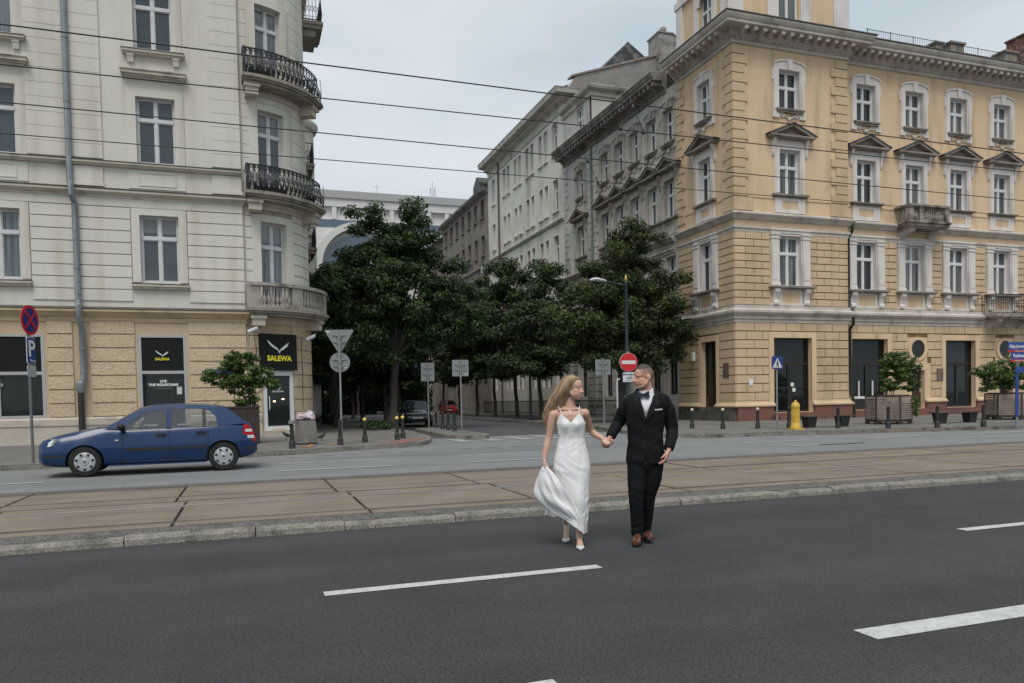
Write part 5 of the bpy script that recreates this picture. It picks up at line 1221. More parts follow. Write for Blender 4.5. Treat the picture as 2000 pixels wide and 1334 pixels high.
tree('bushy tree behind the tallest one on its left, nearest the rounded corner balcony', (4.4, 40.5, .25), 3.2, (0, .1),
     [(0, 0, 5.8, 2.4, 2.6, 2.5), (-.5, -.5, 6.9, 1.5, 1.5, 1.2), (.2, 0, 4.0, 2.2, 2.4, 1.2)], 26000, .1, lf_a, 12, .17, (.45, .85), 80)
tree('olive leaved tree with layered sprays in front of the grey tenement', (17.75, 34.3, .25), 3.0, (.1, .1),
     [(.0, 0, 5.3, 3.5, 2.9, 2.5), (.6, 0, 7.5, 2.6, 2.2, 2.2), (.9, 0, 9.1, 1.3, 1.2, .9), (-2.5, -.2, 5.0, 2.1, 1.9, 1.8), (2.2, -.6, 4.9, 1.7, 1.8, 1.7), (.2, 0, 3.4, 3.3, 2.6, .9)], 78000, .084, lf_b, 13, .16, (.36, .8), 270, .7, False)
rows = [(16.7, 42.5, 6.7, 2.9), (16.8, 47.2, 7.5, 3.0), (16.9, 52.2, 7.6, 2.8), (17.0, 57, 7.9, 2.9), (17.2, 63, 7.6, 2.9), (17.4, 69.5, 7.4, 2.8)]
names = ['dark round tree, first behind the olive leaved one on the right pavement', 'dark tree in front of the white building corner', 'slim dark tree midway along the white building', 'dark tree near the far end of the white building', 'distant dark tree before the brown tenement', 'farthest dark tree on the right pavement of the side street']
for i, (x, y, h, r) in enumerate(rows):
    tree(names[i], (x, y, .25), 2.9, (.05*i-.1, .1), [(0, 0, h-1.1, r, r, 2.9), (.4*(-1)**i, 0, h+1.5, r*.55, r*.55, 1.5), (0, 0, 3.6, r*.95, r*.95, 1.0)], 20000, .115, lf_e if i < 3 else lf_d, 30+i, .13, (.5, .9), 76)
rowl = [(4.8, 46.5, 6.0, 2.4), (8.2, 47.5, 6.6, 2.6), (4.9, 53, 6.2, 2.6), (7.9, 55.5, 6.0, 2.5), (5.2, 62, 6.2, 2.6), (8.6, 66, 6, 2.7), (6.0, 76, 6.4, 3.2), (11.5, 84, 6.5, 3.4), (16.5, 86, 6.5, 3.2)]
namel = ['dark tree on the west pavement behind the bushy one', 'dark tree behind the parked dark car', 'dark tree farther along the west pavement past the rounded bay', 'dark tree behind the traffic island, in the depth of the side street', 'distant tree on the west pavement by the pale street block', 'distant tree left of the small red car', 'far tree before the big white arch', 'far tree closing the side street left of the red car', 'far tree closing the side street beyond the red car']
for i, (x, y, h, r) in enumerate(rowl):
    tree(namel[i], (x, y, .25), 2.8, (.0, .1), [(0, 0, h-.8, r, r, 2.3), (.4*(-1)**i, 0, h+.9, r*.55, r*.55, 1.2), (0, 0, 3.4, r, r, 1.0)], 12000, .15, lf_d, 50+i, .14, (.6, 1.0), 46)
# ground cover round the tree foot
def cover(nm, pts, n, h, m, label):
    C = [(rnd.uniform(pts[0], pts[1]), rnd.uniform(pts[2], pts[3]), .3+h*.4) for _ in range(40)]
    o = leaves(nm, C, [(.35, .4, h*.6)]*40, n, .06, m, None, 71); o['kind'] = 'stuff'; o['label'] = label
cover('ground_cover', (5.2, 6.3, 33.9, 37.5), 5000, .3, lf_a, 'low green ground cover around the foot of the tallest tree')
g_ = random.Random(9); o = leaves('hedge', [(g_.uniform(2.5, 20.5), g_.uniform(88, 91), g_.uniform(.5, 3.6)) for _ in range(130)], [(1.1, .7, .9)]*130, 26000, .17, lf_d, None, 72); o['kind'] = 'stuff'; o['label'] = 'dark leaf mass added to darken the far end of the side street'  # added leaf screen: darkens the bright glass and cladding seen under the crowns
cover('hedge', (3.6, 4.6, 44, 60), 6000, .7, lf_d, 'dark low hedge along the west pavement of the side street')

# planters with shrubs
wood = mat('weathered_planter_wood', (.31, .255, .215), .85, (.24, .195, .165), 5, stretch=(1, 1, 6), lo=.3, hi=.7, dirt=(.16, .13, .11), dscale=3, dlo=.5, dhi=.75, bump=.3, bscale=30)
dkw = mat('dark_planter_board', (.028, .02, .017), .7, (.045, .032, .027), 6, stretch=(.3, .3, 8))
def shrub(label, loc, lobes, n, size, seed, stems=9, name='shrub'):
    g = random.Random(seed); t = thing(name, label, 'shrub', loc, 0, 'shrubs growing in the street planters'); C = []; Q = []
    for cx, cy, cz, r, rz, k in lobes:
        for _ in range(k):
            v = Vector((g.gauss(0, 1), g.gauss(0, 1), g.gauss(0, 1))).normalized()*g.random()**.5
            s = g.uniform(.11, .24); C.append((cx+v.x*r, cy+v.y*r, cz+v.z*rz)); Q.append((s, s, s*.5))
    leaves('foliage', C, Q, n, size, lf_c, t, seed, .8, .6, .6)
    b = MB()
    for i in range(stems):
        e = C[g.randrange(len(C))]; a = g.uniform(0, 6.28); p0 = (.18*math.cos(a), .14*math.sin(a), -.1)
        b.tube([p0, (p0[0]*1.3+e[0]*.15, p0[1]*1.3+e[1]*.15, e[2]*.45), (e[0]*.8, e[1]*.8, e[2]*.85), e], [.016, .014, .009, .004], 5)
    b.build('stems', bark, t, True); return t
def hexplanter(label, loc, rz, r=.84, h=1.12):
    t = thing('wooden_planter', label, 'planter', loc, rz, 'hexagonal wooden street planters'); P = [(r*math.cos(R(60*k)), r*math.sin(R(60*k))) for k in range(6)]
    for k in range(6):
        b = MB(); A, B = Vector(P[k]), Vector(P[(k+1) % 6]); d = (B-A).normalized(); q = Vector((d.y, -d.x)); c = (A+B)/2; L = (B-A).length/2
        for i in range(10): obox(b, c+q*rnd.uniform(-.004, .004), d, q, L-.03, -.06, .0, .2+i*.086, .2+i*.086+.066)
        b.build('slatted_side', wood, t)
        b = MB(); obox(b, A, Vector((math.cos(R(60*k+90)), math.sin(R(60*k+90)))), Vector((math.cos(R(60*k)), math.sin(R(60*k)))), .03, -.06, .0, .18, 1.06); b.build('corner_post', dkw, t)
        b = MB(); obox(b, A*.93, Vector((math.cos(R(60*k+90)), math.sin(R(60*k+90)))), Vector((math.cos(R(60*k)), math.sin(R(60*k)))), .09, -.12, .05, .0, .12); b.build('foot', dkw, t)
    b = MB(); b.prism([(p[0]*.985, p[1]*.985) for p in P], .1, .19, 2); b.build('base_frame', dkw, t)
    b = MB(); b.prism([(p[0]*1.0, p[1]*1.0) for p in P], 1.055, 1.1, 2); b.prism([(p[0]*.9, p[1]*.9) for p in P], 1.1, 1.13, 2); b.build('rim', dkw, t); return t
hexplanter('hexagonal slatted wood planter between the two benches with trailing ivy', (23.75, 23.3, .25), R(14)); hexplanter('hexagonal slatted wood planter at the right edge behind the blue street sign pole', (30.15, 23.3, .25), R(14))
shrub('green shrub in the slatted planter between the two benches', (23.75, 23.3, 1.38), [(.3, 0, .85, .62, .45, 40), (.95, .0, .95, .45, .45, 22), (.1, 0, 1.35, .45, .35, 18), (.8, 0, 1.4, .4, .3, 14), (1.0, -.1, .4, .4, .25, 10), (.1, 0, .4, .4, .3, 14)], 8500, .05, 81)
ivy = leaves('ivy', [(.42, -.86, .95-.11*k) for k in range(6)], [(.14-.012*k, .1, .12) for k in range(6)], 500, .05, lf_c, bpy.data.objects['wooden_planter'], 82)
shrub('wide green shrub in the right edge planter, crossing the round window', (30.15, 23.3, 1.38), [(-.5, 0, .75, .9, .45, 46), (-1.3, 0, .85, .5, .25, 22), (.2, 0, 1.2, .7, .4, 24), (-.9, -.1, .25, .5, .2, 14), (.7, 0, .6, .7, .5, 30), (.1, 0, .5, .6, .4, 20)], 9500, .05, 83)
t = thing('dark_planter', 'dark brown board planter in front of the shopfront, behind the blue hatchback', 'planter', (-.12, 26.2, .25))
b = MB()
for i in range(8): b.box(-.5+i*.125, -.5+i*.125+.118, -.42, -.38, .04, 1.16); b.box(-.5+i*.125, -.5+i*.125+.118, .38, .42, .04, 1.16)
for s in (-.5, .46):
    for i in range(6): b.box(s, s+.04, -.37+i*.125, -.37+i*.125+.118, .04, 1.16)
b.box(-.46, .46, -.38, .38, .05, 1.08); b.build('boards', dkw, t); b = MB(); b.box(-.53, .53, -.45, .45, 1.16, 1.21); b.build('rim', dkw, t)
shrub('loose green shrub in the dark planter beside the black shop sign', (-.12, 26.2, 1.4), [(-.1, 0, .85, .7, .42, 34), (-.75, 0, 1.0, .5, .28, 18), (.4, -.1, 1.05, .5, .35, 22), (-.05, 0, 1.6, .45, .3, 22), (.1, 0, .3, .35, .25, 14), (.8, -.1, .75, .3, .15, 10), (-.35, 0, 1.35, .4, .25, 14)], 9000, .05, 84)
# ================================================================== street furniture
steel = mat('galvanised_pole', (.30, .31, .31), .5, (.24, .25, .25), 4, metal=.4, dirt=(.16, .16, .15), dscale=3)
signback = mat('sign_back_grey', (.23, .24, .245), .55, (.19, .2, .2), 3, dirt=(.14, .14, .14), dscale=4)
blackiron = mat('black_cast_iron', (.012, .013, .013), .5, (.02, .02, .02), 6)
red = mat('sign_red', (0, 0, 0)); blue = mat('sign_blue', (0, 0, 0)); whites = mat('sign_white', (.62, .63, .63), .5)
redb_ = mat('bright_sign_red', (.55, .012, .02), .4); navy = mat('sign_navy', (.018, .03, .16), .4)
yelp = mat('yellow_paint', (.62, .42, .06), .5, (.55, .36, .05), 4, dirt=(.3, .2, .05), dscale=5)
ylb = mat('bollard_cap_yellow', (.75, .55, .12), .5); crb = mat('bollard_cap_cream', (.62, .52, .38), .5)
# bollards
def bollard_parts(cap):
    t = thing('bollard', 'x', 'bollard'); b = MB()
    b.lathe([(.095, 0), (.095, .03), (.088, .05), (.088, .17), (.075, .2), (.062, .22), (.058, .26), (.056, .60), (.066, .61), (.066, .645), (.05, .655), (.05, .67)], n=14); b.build('post', blackiron, t, True)
    b = MB(); b.lathe([(.03, .665), (.055, .69), (.062, .72), (.05, .755), (.02, .775)], n=12); b.build('ball_top', cap, t, True); return t
BG = 'cast iron bollards along the pavement edges'
proto = {}
def bollard(px, base, cap, label, z=.25):
    x, y = onz(px, base, z)
    if cap not in proto: o = bollard_parts({'k': blackiron, 'y': ylb, 'c': crb}[cap]); proto[cap] = o
    else: o = dup(proto[cap])
    o.location = (x, y, z); o['label'] = label; o['group'] = BG
for a in ((1352, 837, 'c', 'cream topped black bollard nearest the grey tenement corner'), (1412, 838, 'c', 'cream topped black bollard in front of the soot stained side plinth'), (1480, 837, 'c', 'cream topped black bollard left of the pedestrian crossing sign'),
          (1541, 837, 'k', 'all black bollard standing close behind the yellow fluted post'), (1637, 836.5, 'k', 'all black bollard in front of the right end of the first bench'), (1735, 836, 'k', 'all black bollard in front of the slatted planter with ivy'),
          (1831, 835.5, 'k', 'all black bollard at the left end of the second bench'), (1921, 834, 'k', 'all black bollard right of the second bench'), (665, 869, 'k', 'all black bollard at the foot of the give way sign pole'),
          (713, 864, 'y', 'yellow topped black bollard alone between the give way sign and the tree'), (776, 859, 'y', 'yellow topped black bollard, front one of the close pair'), (787, 856, 'y', 'yellow topped black bollard, rear one of the close pair'),
          (888, 843, 'k', 'black bollard nearest the square sign pole on the traffic island'), (876, 841, 'k', 'second black bollard on the traffic island, counted from the kerb tip'), (865, 839, 'k', 'third black bollard on the traffic island, counted from the kerb tip'), (852, 836, 'k', 'rearmost black bollard on the traffic island, beside the thin pole')): bollard(*a)
x, y = onz(571, 876, .25); o = dup(proto['k']); o.location = (x, y, .25); o['label'] = 'black bollard with a pale ring at its top beside the concrete litter bin'; o['group'] = BG
b = MB(); b.lathe([(.06, .70), (.09, .70), (.09, .79), (.06, .79)], n=12, cap=False); b.build('pale_ring', signback, o)
# signs: pole, plate, and bars on the back of a plate seen from behind
def pole(t, h, r=.03, m=steel, z0=0): b = MB(); b.lathe([(r, z0), (r, h)], n=10); b.lathe([(r+.006, h), (r+.006, h+.02)], n=10); return b.build('pole', m, t, True)
def plate(t, nm, poly, m, y=-.05, th=.012): b = MB(); b.prism(poly, y-th/2, y+th/2, 1); return b.build(nm, m, t)
def rr(w, h, z, x=0, c=.03):
    w /= 2; h /= 2; return [(x-w+c, z-h), (x+w-c, z-h), (x+w, z-h+c), (x+w, z+h-c), (x+w-c, z+h), (x-w+c, z+h), (x-w, z+h-c), (x-w, z-h+c)]
def circ(r, z, n=32, x=0): return [(x+r*math.cos(2*math.pi*k/n), z+r*math.sin(2*math.pi*k/n)) for k in range(n)]
def bars(par, zs, w, y=.035):
    b = MB()
    for z in zs: b.tube([(-w, y, z), (-w*.45, y-.004, z-.008), (-.05, y-.035, z-.03), (.05, y-.035, z-.03), (w*.45, y-.004, z-.008), (w, y, z)], .014, 5)
    return b.build('clamp', signback, par)
def sticker(par, x, z, y): b = MB(); b.box(x-.05, x+.05, y-.002, y, z-.02, z+.02); b.build('sticker', whites, par)
AW = R(-26)
x, y = onz(668, 868, .25)
t = thing('road_sign', 'grey pole with the backs of a triangular and a round sign', 'road sign', (x, y, .25), R(-8)); pole(t, 3.3)
tri = [(-.40, 3.46), (.40, 3.46), (.43, 3.44), (.41, 3.4), (.035, 2.77), (0, 2.75), (-.035, 2.77), (-.41, 3.4), (-.43, 3.44)]
p = plate(t, 'triangle_plate', tri, signback, .06); bars(p, (3.3, 3.1), .2); sticker(p, -.32, 3.4, .05)
p = plate(t, 'round_plate', circ(.30, 2.48), signback, .06); bars(p, (2.57, 2.37), .2); sticker(p, .16, 2.32, .05)
x, y = onz(902, 838, .25); t = thing('road_sign', 'thin pole with the back of a square grey sign on the traffic island', 'road sign', (x, y, .25), R(-10)); pole(t, 3.02, .035)
p = plate(t, 'square_plate', rr(.72, .72, 2.68), signback, .06); bars(p, (2.82, 2.6), .24); sticker(p, .24, 2.4, .05)
x, y = onz(838, 836, .25); t = thing('road_sign', 'dark shaded square sign back on a thin pole beside the parked dark car', 'road sign', (x, y, .25), R(-10)); pole(t, 3.05, .03); p = plate(t, 'square_plate', rr(.62, .86, 2.62), signback, .06); bars(p, (2.8, 2.5), .2)
x, y = onz(1180, 832, .25); t = thing('road_sign', 'thin pole with the back of a pale square sign between the couple', 'road sign', (x, y, .25), R(-14)); pole(t, 2.98, .034); p = plate(t, 'square_plate', rr(.68, .68, 2.6), signback, .06); bars(p, (2.75, 2.5), .22)
# lamp post with the no entry sign
x0 = ony(1226, 800, 30)[0]
t = thing('street_lamp', 'tall dark street lamp with pale head on a left arm and gilded tip', 'street lamp', (x0, 30, .25)); tl = mat('dark_lamp_paint', (.03, .045, .05), .45)
b = MB(); b.lathe([(.13, 0), (.13, .6), (.1, .7), (.085, 1), (.075, 3), (.065, 6.2), (.08, 6.22), (.08, 6.3), (.03, 6.35)], n=12); b.build('post', tl, t, True)
b = MB(); b.lathe([(.03, 6.34), (.07, 6.42), (.05, 6.5), (.012, 6.62)], n=8); b.build('finial', mat('gilt', (.55, .38, .12), .4, metal=.6), t, True)
b = MB(); b.tube([(-.02, 0, 6.15), (-.4, -.03, 6.2), (-1.0, -.06, 6.3)], [.035, .03, .028], 8); b.build('arm', tl, t, True)
b = MB(); b.tube([(-.98, -.06, 6.3), (-1.1, -.065, 6.33), (-1.5, -.09, 6.37), (-1.72, -.1, 6.33), (-1.78, -.1, 6.3)], [.05, .1, .13, .1, .03], 12, flat=.6); b.build('lamp_head', mat('pale_lamp_head', (.55, .56, .56), .4), t, True)
t = thing('no_entry_sign', 'round red no entry sign with a white bar and a small white plate below', 'road sign', (x0-.02, 29.86, 0), R(-6))
dz = 3.03; p = plate(t, 'red_disc', circ(.40, dz), redb_, -.05); plate(p, 'white_rim', circ(.415, dz), whites, -.04); plate(p, 'white_bar', rr(.64, .155, dz, 0, .01), whites, -.058)
p = plate(t, 'bicycle_plate', rr(.62, .42, 2.38, .04, .015), whites, -.05); text_mesh('lettering', 'Nie dotyczy', .125, blackiron, p, (.04, -.058, 2.5), bold=.004)
b = MB()
for cx in (-.08, .12): b.tube([(cx+.02+.075*math.cos(a), -.06, 2.29+.075*math.sin(a)) for a in np.linspace(0, 6.283, 17)], .008, 4)
b.tube([(-.06, -.06, 2.29), (-.01, -.06, 2.4), (.09, -.06, 2.4), (.04, -.06, 2.29), (-.01, -.06, 2.4)], .008, 4); b.tube([(.14, -.06, 2.29), (.08, -.06, 2.43), (.12, -.06, 2.44)], .008, 4); b.build('bicycle_symbol', blackiron, p)
b = MB(); b.box(-.05, .05, -.04, .12, 3.36, 3.5); b.box(-.04, .04, -.045, .1, 2.9, 3.05); b.box(-.04, .04, -.045, .1, 2.3, 2.42); b.build('clamp', steel, t)
x, y = ony(1214, 800, 31)[0], 31.4
t = thing('handrail_post', 'short white bent post behind the groom, under the no entry sign', 'post', (x, y, .25)); b = MB(); b.tube([(0, 0, 0), (0, 0, 1.95), (.02, 0, 2.05), (.12, -.02, 2.1)], .04, 8); b.build('bent_tube', whites, t, True)
# further lamp post in the side street
t = thing('street_lamp', 'slim dark lamp post half hidden among the trees of the side street', 'street lamp', (*[v for v in (16.0, 42.5)], .25)); b = MB(); b.lathe([(.1, 0), (.08, 1), (.06, 5.6), (.02, 5.7)], n=10); b.build('post', tl, t, True)
b = MB(); b.tube([(0, 0, 5.5), (-.9, 0, 5.7)], .03, 6); b.build('arm', tl, t); b = MB(); b.ell((-1.1, 0, 5.7), (.25, .1, .07)); b.build('lamp_head', mat('pale_lamp_head', (0, 0, 0)), t, True)
# no stopping sign with parking plate
x, y = onz(65, 905, .25)
t = thing('no_stopping_sign', 'round blue and red no stopping sign above a blue parking plate', 'road sign', (x, y, .25), R(73)); pole(t, 3.6, .032, mat('dull_pole', (.15, .145, .135), .6, (.11, .105, .1), 4))
p = plate(t, 'red_rim', circ(.345, 3.3), redb_, -.05); plate(p, 'blue_disc', circ(.275, 3.3), navy, -.058)
for s in (-1, 1):
    d = [(-.255, -.027), (.255, -.027), (.255, .027), (-.255, .027)]; q = R(45*s); plate(p, 'red_bar', [(a*math.cos(q)-c*math.sin(q), 3.3+a*math.sin(q)+c*math.cos(q)) for a, c in d], redb_, -.066+.003*s)
p = plate(t, 'parking_plate', rr(.34, .62, 2.60), whites, -.05); plate(p, 'blue_field', rr(.31, .59, 2.60), blue, -.058); text_mesh('lettering', 'P', .52, whites, p, (-.0, -.066, 2.63), bold=.012); text_mesh('lettering', 'Płatny', .09, whites, p, (.03, -.066, 2.37))
p = plate(t, 'small_plate', rr(.34, .27, 2.13), mat('grey_plate', (.36, .36, .34), .6), -.05)
# pedestrian crossing sign
x, y = onz(1518, 838, .25)
t = thing('crossing_sign', 'blue square pedestrian crossing sign on a thin grey pole', 'road sign', (x, y, .25), R(-12)); pole(t, 2.55, .032)
p = plate(t, 'blue_plate', rr(.42, .46, 2.38), blue, -.05); plate(p, 'white_triangle', [(-.175, 2.2), (.175, 2.2), (0, 2.55)], whites, -.058)
b = MB(); b.disc((.005, -.066, 2.435), .022, 1, .006, 12); b.tube([(0, -.067, 2.41), (-.005, -.067, 2.34), (.05, -.067, 2.23)], [.02, .02, .012], 6); b.tube([(-.005, -.067, 2.34), (-.055, -.067, 2.22)], .013, 6); b.tube([(.0, -.067, 2.4), (.045, -.067, 2.34)], .01, 6); b.tube([(.0, -.067, 2.4), (-.045, -.067, 2.35)], .01, 6); b.build('walking_figure', blackiron, p)
# street name post
x, y = onz(1986, 832, .25)
t = thing('street_name_post', 'blue pole with two blue and red street name plates', 'street sign', (x, y, .25), R(-4)); bp_ = mat('pole_blue', (.02, .06, .26), .45)
b = MB(); b.lathe([(.05, .3), (.05, 1.9)], n=12); b.build('blue_sleeve', bp_, t, True); b = MB(); b.lathe([(.045, 0), (.045, .32), (.028, .33), (.028, 1.9), (.032, 1.91), (.032, 2.85)], n=12); b.build('pole', steel, t, True)
def street_plate(z, w, x, s1, s2, sz):
    p = plate(t, 'name_plate', rr(w, .27, z, x, .01), bp_, -.05); plate(p, 'red_band', rr(w, .075, z-.172, x, .01), redb_, -.05); text_mesh('lettering', s1, sz, whites, p, (x, -.058, z-.01), bold=.004, sx=.85); text_mesh('lettering', s2, .062, whites, p, (x, -.058, z-.172), sx=.9)
street_plate(2.72, 1.12, .12, 'Aleje Jerozolimskie', 'Śródmieście Południowe', .155); street_plate(2.40, .86, .12, 'Pankiewicza', 'Śródmieście Południowe', .165)
p = plate(t, 'small_plate', rr(.34, .2, 1.92, .05), bp_, -.06)
# yellow fluted post
x, y = onz(1554, 839, .25)
t = thing('hydrant_post', 'short yellow fluted post with rounded top beside the crossing sign', 'hydrant', (x, y, .25)); b = MB(); b.box(-.2, .2, -.2, .2, 0, .06); b.lathe([(.18, .06), (.17, .16), (.15, .2), (.14, .24)], n=16); b.build('foot', yelp, t, True)
b = MB()
P = []
for k in range(48): q = 2*math.pi*k/48; r_ = .126+(.012 if (k//2) % 2 else -.012); P.append((r_*math.cos(q), r_*math.sin(q)))
b.prism(P, .24, .78, 2); b.build('fluted_body', yelp, t); b = MB(); b.lathe([(.15, .78), (.15, .82), (.14, .88), (.1, .94), (.05, .97), (.05, 1.0), (.03, 1.03)], n=16); b.build('domed_top', yelp, t, True)
# benches
seatw = mat('bench_wood', (.12, .075, .055), .7, (.09, .058, .045), 4, stretch=(.4, 4, 4))
for px, bs, lab in ((1613, 834, 'low backless plank bench in front of the first shop door'), (1865, 826, 'low backless plank bench in front of the second tall shop window')):
    x, y = onz(px, bs, .25); t = thing('bench', lab, 'bench', (x, y, .25), R(-3), 'backless benches on the pavement')
    b = MB()
    for k in range(4): b.box(-1.08, 1.08, -.24+k*.12, -.24+k*.12+.112, .40, .45)
    b.build('seat', seatw, t)
    for s in (-.72, .72): b = MB(); b.add([(s-.2, -.2, .4), (s+.2, -.2, .4), (s+.2, .2, .4), (s-.2, .2, .4), (s-.15, -.15, 0), (s+.15, -.15, 0), (s+.15, .15, 0), (s-.15, .15, 0)], [(0, 1, 2, 3), (7, 6, 5, 4), (0, 4, 5, 1), (1, 5, 6, 2), (2, 6, 7, 3), (3, 7, 4, 0)]); b.build('support', blackiron, t)
# concrete litter bin with rubbish on top
conc = mat('exposed_concrete', (.20, .19, .175), .95, (.15, .142, .13), 6, lo=.3, hi=.7, dirt=(.09, .085, .075), dscale=2.5, dlo=.5, dhi=.75, bump=.5, bscale=40)
x, y = onz(598, 868, .25); t = thing('litter_bin', 'tapered grey concrete litter bin overflowing with rubbish', 'litter bin', (x, y, .25), R(8)); b = MB()
b.add([(s*.31, q*.31, .06) for s, q in ((-1, -1), (1, -1), (1, 1), (-1, 1))]+[(s*.25, q*.25, .74) for s, q in ((-1, -1), (1, -1), (1, 1), (-1, 1))], [(0, 1, 2, 3), (7, 6, 5, 4), (0, 4, 5, 1), (1, 5, 6, 2), (2, 6, 7, 3), (3, 7, 4, 0)]); b.box(-.27, .27, -.27, .27, .0, .06); b.build('shell', conc, t)
b = MB(); b.box(-.25, .25, -.25, .25, .74, .775); b.build('lid_rim', blackiron, t)
def crumple(nm, lab, loc, r, m, seed, par=None):
    g = random.Random(seed); b = MB(); b.ell((0, 0, r[2]*.8), r, 12, 8); b.V = [(v[0]*g.uniform(.75, 1.2), v[1]*g.uniform(.75, 1.2), max(0, v[2]*g.uniform(.75, 1.2))) for v in b.V]
    o = b.build(nm, m, None); o.location = loc; return tag(o, lab, 'litter', 'rubbish on and around the litter bin')
pinkb = mat('pale_pink_plastic', (.5, .36, .42), .35); wht = mat('white_plastic', (.55, .55, .58), .35); org = mat('orange_peel', (.5, .25, .06), .6)
crumple('plastic_bag', 'pink plastic bag lying on the concrete litter bin', (x-.12, y-.05, 1.02), (.17, .15, .1), pinkb, 1); crumple('plastic_bag', 'white crumpled plastic bag on top of the concrete litter bin', (x+.12, y, 1.02), (.14, .14, .14), wht, 2); crumple('plastic_bag', 'small pale pink bag hanging over the right rim of the litter bin', (x+.2, y-.12, .98), (.1, .08, .1), pinkb, 3)
for i, (px, py, m, r, lb_) in enumerate(((608, 872, org, .07, 'orange scrap at the right foot of the litter bin'), (603, 874, org, .06, 'orange scrap in front of the litter bin'), (590, 873, org, .05, 'small orange scrap left of the litter bin foot'), (650, 878, wht, .1, 'white paper scrap in the gutter right of the litter bin'), (651, 868, org, .05, 'pale orange scrap on the kerb near the give way pole'), (581, 884, wht, .06, 'dull scrap in the gutter below the litter bin'))):
    X, Y = onz(px, py, .25 if i not in (3, 5) else .14); crumple('litter_scrap', lb_, (X, Y, .25 if i not in (3, 5) else .125), (r, r, r*.5), m, 10+i)
# crows
featherm = mat('dark_feather', (.012, .012, .014), .6, (.03, .03, .032), 20)
def crow(px, py, rz, lab):
    X, Y = onz(px, py, .25); b = MB()
    b.tube([(-.2, 0, .085), (-.12, 0, .115), (-.02, 0, .15), (.06, 0, .19), (.1, 0, .235), (.125, 0, .262), (.15, 0, .268)], [.012, .035, .062, .058, .036, .032, .012], 10); b.tube([(-.14, 0, .11), (-.3, 0, .05)], [.03, .02], 8, flat=.4); b.tube([(.145, 0, .266), (.2, 0, .255)], [.012, .003], 6)
    for s in (-.025, .025): b.tube([(0, s, .11), (.01, s, .05), (.0, s, .005), (.04, s, .004)], .007, 5)
    for s in (-.05, .05): b.tube([(.05, s, .19), (-.05, s*1.1, .15), (-.2, s*.7, .1)], [.02, .03, .006], 8, flat=.6)
    me = b.mesh('crow', featherm, True); o = link('crow', me); o.location = (X, Y, .25); o.rotation_euler = (0, 0, rz); tag(o, lab, 'bird', 'birds around the litter bin'); return o
crow(628, 861, R(10), 'dark crow standing on the pavement right of the litter bin'); crow(560, 858, R(175), 'dark crow half hidden behind the ringed bollard by the shop door')
# dark railing and overhead tram wires
t = thing('railing', 'low dark iron railing before the houses along the right pavement', 'railing', (20.4, 36.5, .25)); b = MB()
for z in (.2, 1.05): b.box(-.02, .02, 0, 30, z, z+.05)
b.build('rails', blackiron, t); b = MB()
for k in range(200): b.box(-.01, .01, k*.15, k*.15+.02, .0, 1.15)
o = b.build('palings', blackiron, t)
wirem = mat('copper_wire', (.014, .014, .015), .6)
for Y, pts, lab, r in ((10.5, ((0, 47), (2000, 300)), 'topmost overhead tram wire crossing the sky', .009), (10.5, ((0, 125.6), (2000, 336)), 'second highest overhead tram wire', .0075), (13.15, ((0, 199), (2000, 392)), 'third overhead tram wire from the top', .009), (13.15, ((0, 260), (2000, 423)), 'lowest overhead tram wire', .0075)):
    a, c = ony(*pts[0], Y), ony(*pts[1], Y); dx = (c[2]-a[2])/(c[0]-a[0]); P = []
    for k in range(41):
        s = -8+k*1.1; x = a[0]+s; P.append((x, Y, a[2]+dx*(x-a[0])-.06*math.sin((x+4)/30*math.pi)*0))
    b = MB(); b.tube([(P[0][0]-30, Y, P[0][2]-30*dx)]+P+[(P[-1][0]+40, Y, P[-1][2]+40*dx)], r, 6); o = b.build('tram_wire', wirem, None, True); tag(o, lab, 'wire', 'overhead tram wires')
for Y, px, yt, yb_, lab in ((10.5, 1236, 208, 252, 'small V shaped wire hanger over the grey tenement'), (13.15, 1148, 313, 352, 'small V shaped wire hanger left of the grey tenement windows')):
    c = ony(px, yt, Y); l1 = ony(px-24, yb_-3, Y); r1 = ony(px+20, yb_+4, Y); b = MB(); b.tube([c, l1], .006, 5); b.tube([c, r1], .006, 5); 
    for q in (c, l1, r1): b.lathe([(.02, -.05), (.03, -.02), (.02, .03)], q, 8)
    tag(b.build('wire_hanger', blackiron), lab, 'wire hanger', 'hangers on the tram wires')
# ================================================================== cars
glassc = glass_mat('car_glass', (.86, .9, .9), .74, .4); glassd = glass_mat('tinted_car_glass', (.25, .28, .28), .35)
tyre_m = mat('tyre_rubber', (.012, .012, .012), .85); hub_m = mat('silver_hubcap', (.48, .49, .5), .35, metal=.55); trimb = mat('black_plastic', (.014, .014, .015), .55)
headl = mat('clear_headlight', (.62, .62, .6), .12, spec=.8); taill = mat('red_tail_light', (.42, .012, .015), .15); seatm = mat('grey_car_seat', (.075, .078, .08), .9); interior = mat('car_interior', (.03, .03, .032), .9)
def evald(o, mods_fn):
    mods_fn(o); dg = bpy.context.evaluated_depsgraph_get(); me = bpy.data.meshes.new_from_object(o.evaluated_get(dg)); o.modifiers.clear(); return me
def lerp_tab(tab, x):
    if x <= tab[0][0]: return tab[0][1:]
    for a, b in zip(tab, tab[1:]):
        if x <= b[0]:
            f = (x-a[0])/(b[0]-a[0]); return tuple(p+(q-p)*f for p, q in zip(a[1:], b[1:]))
    return tab[-1][1:]
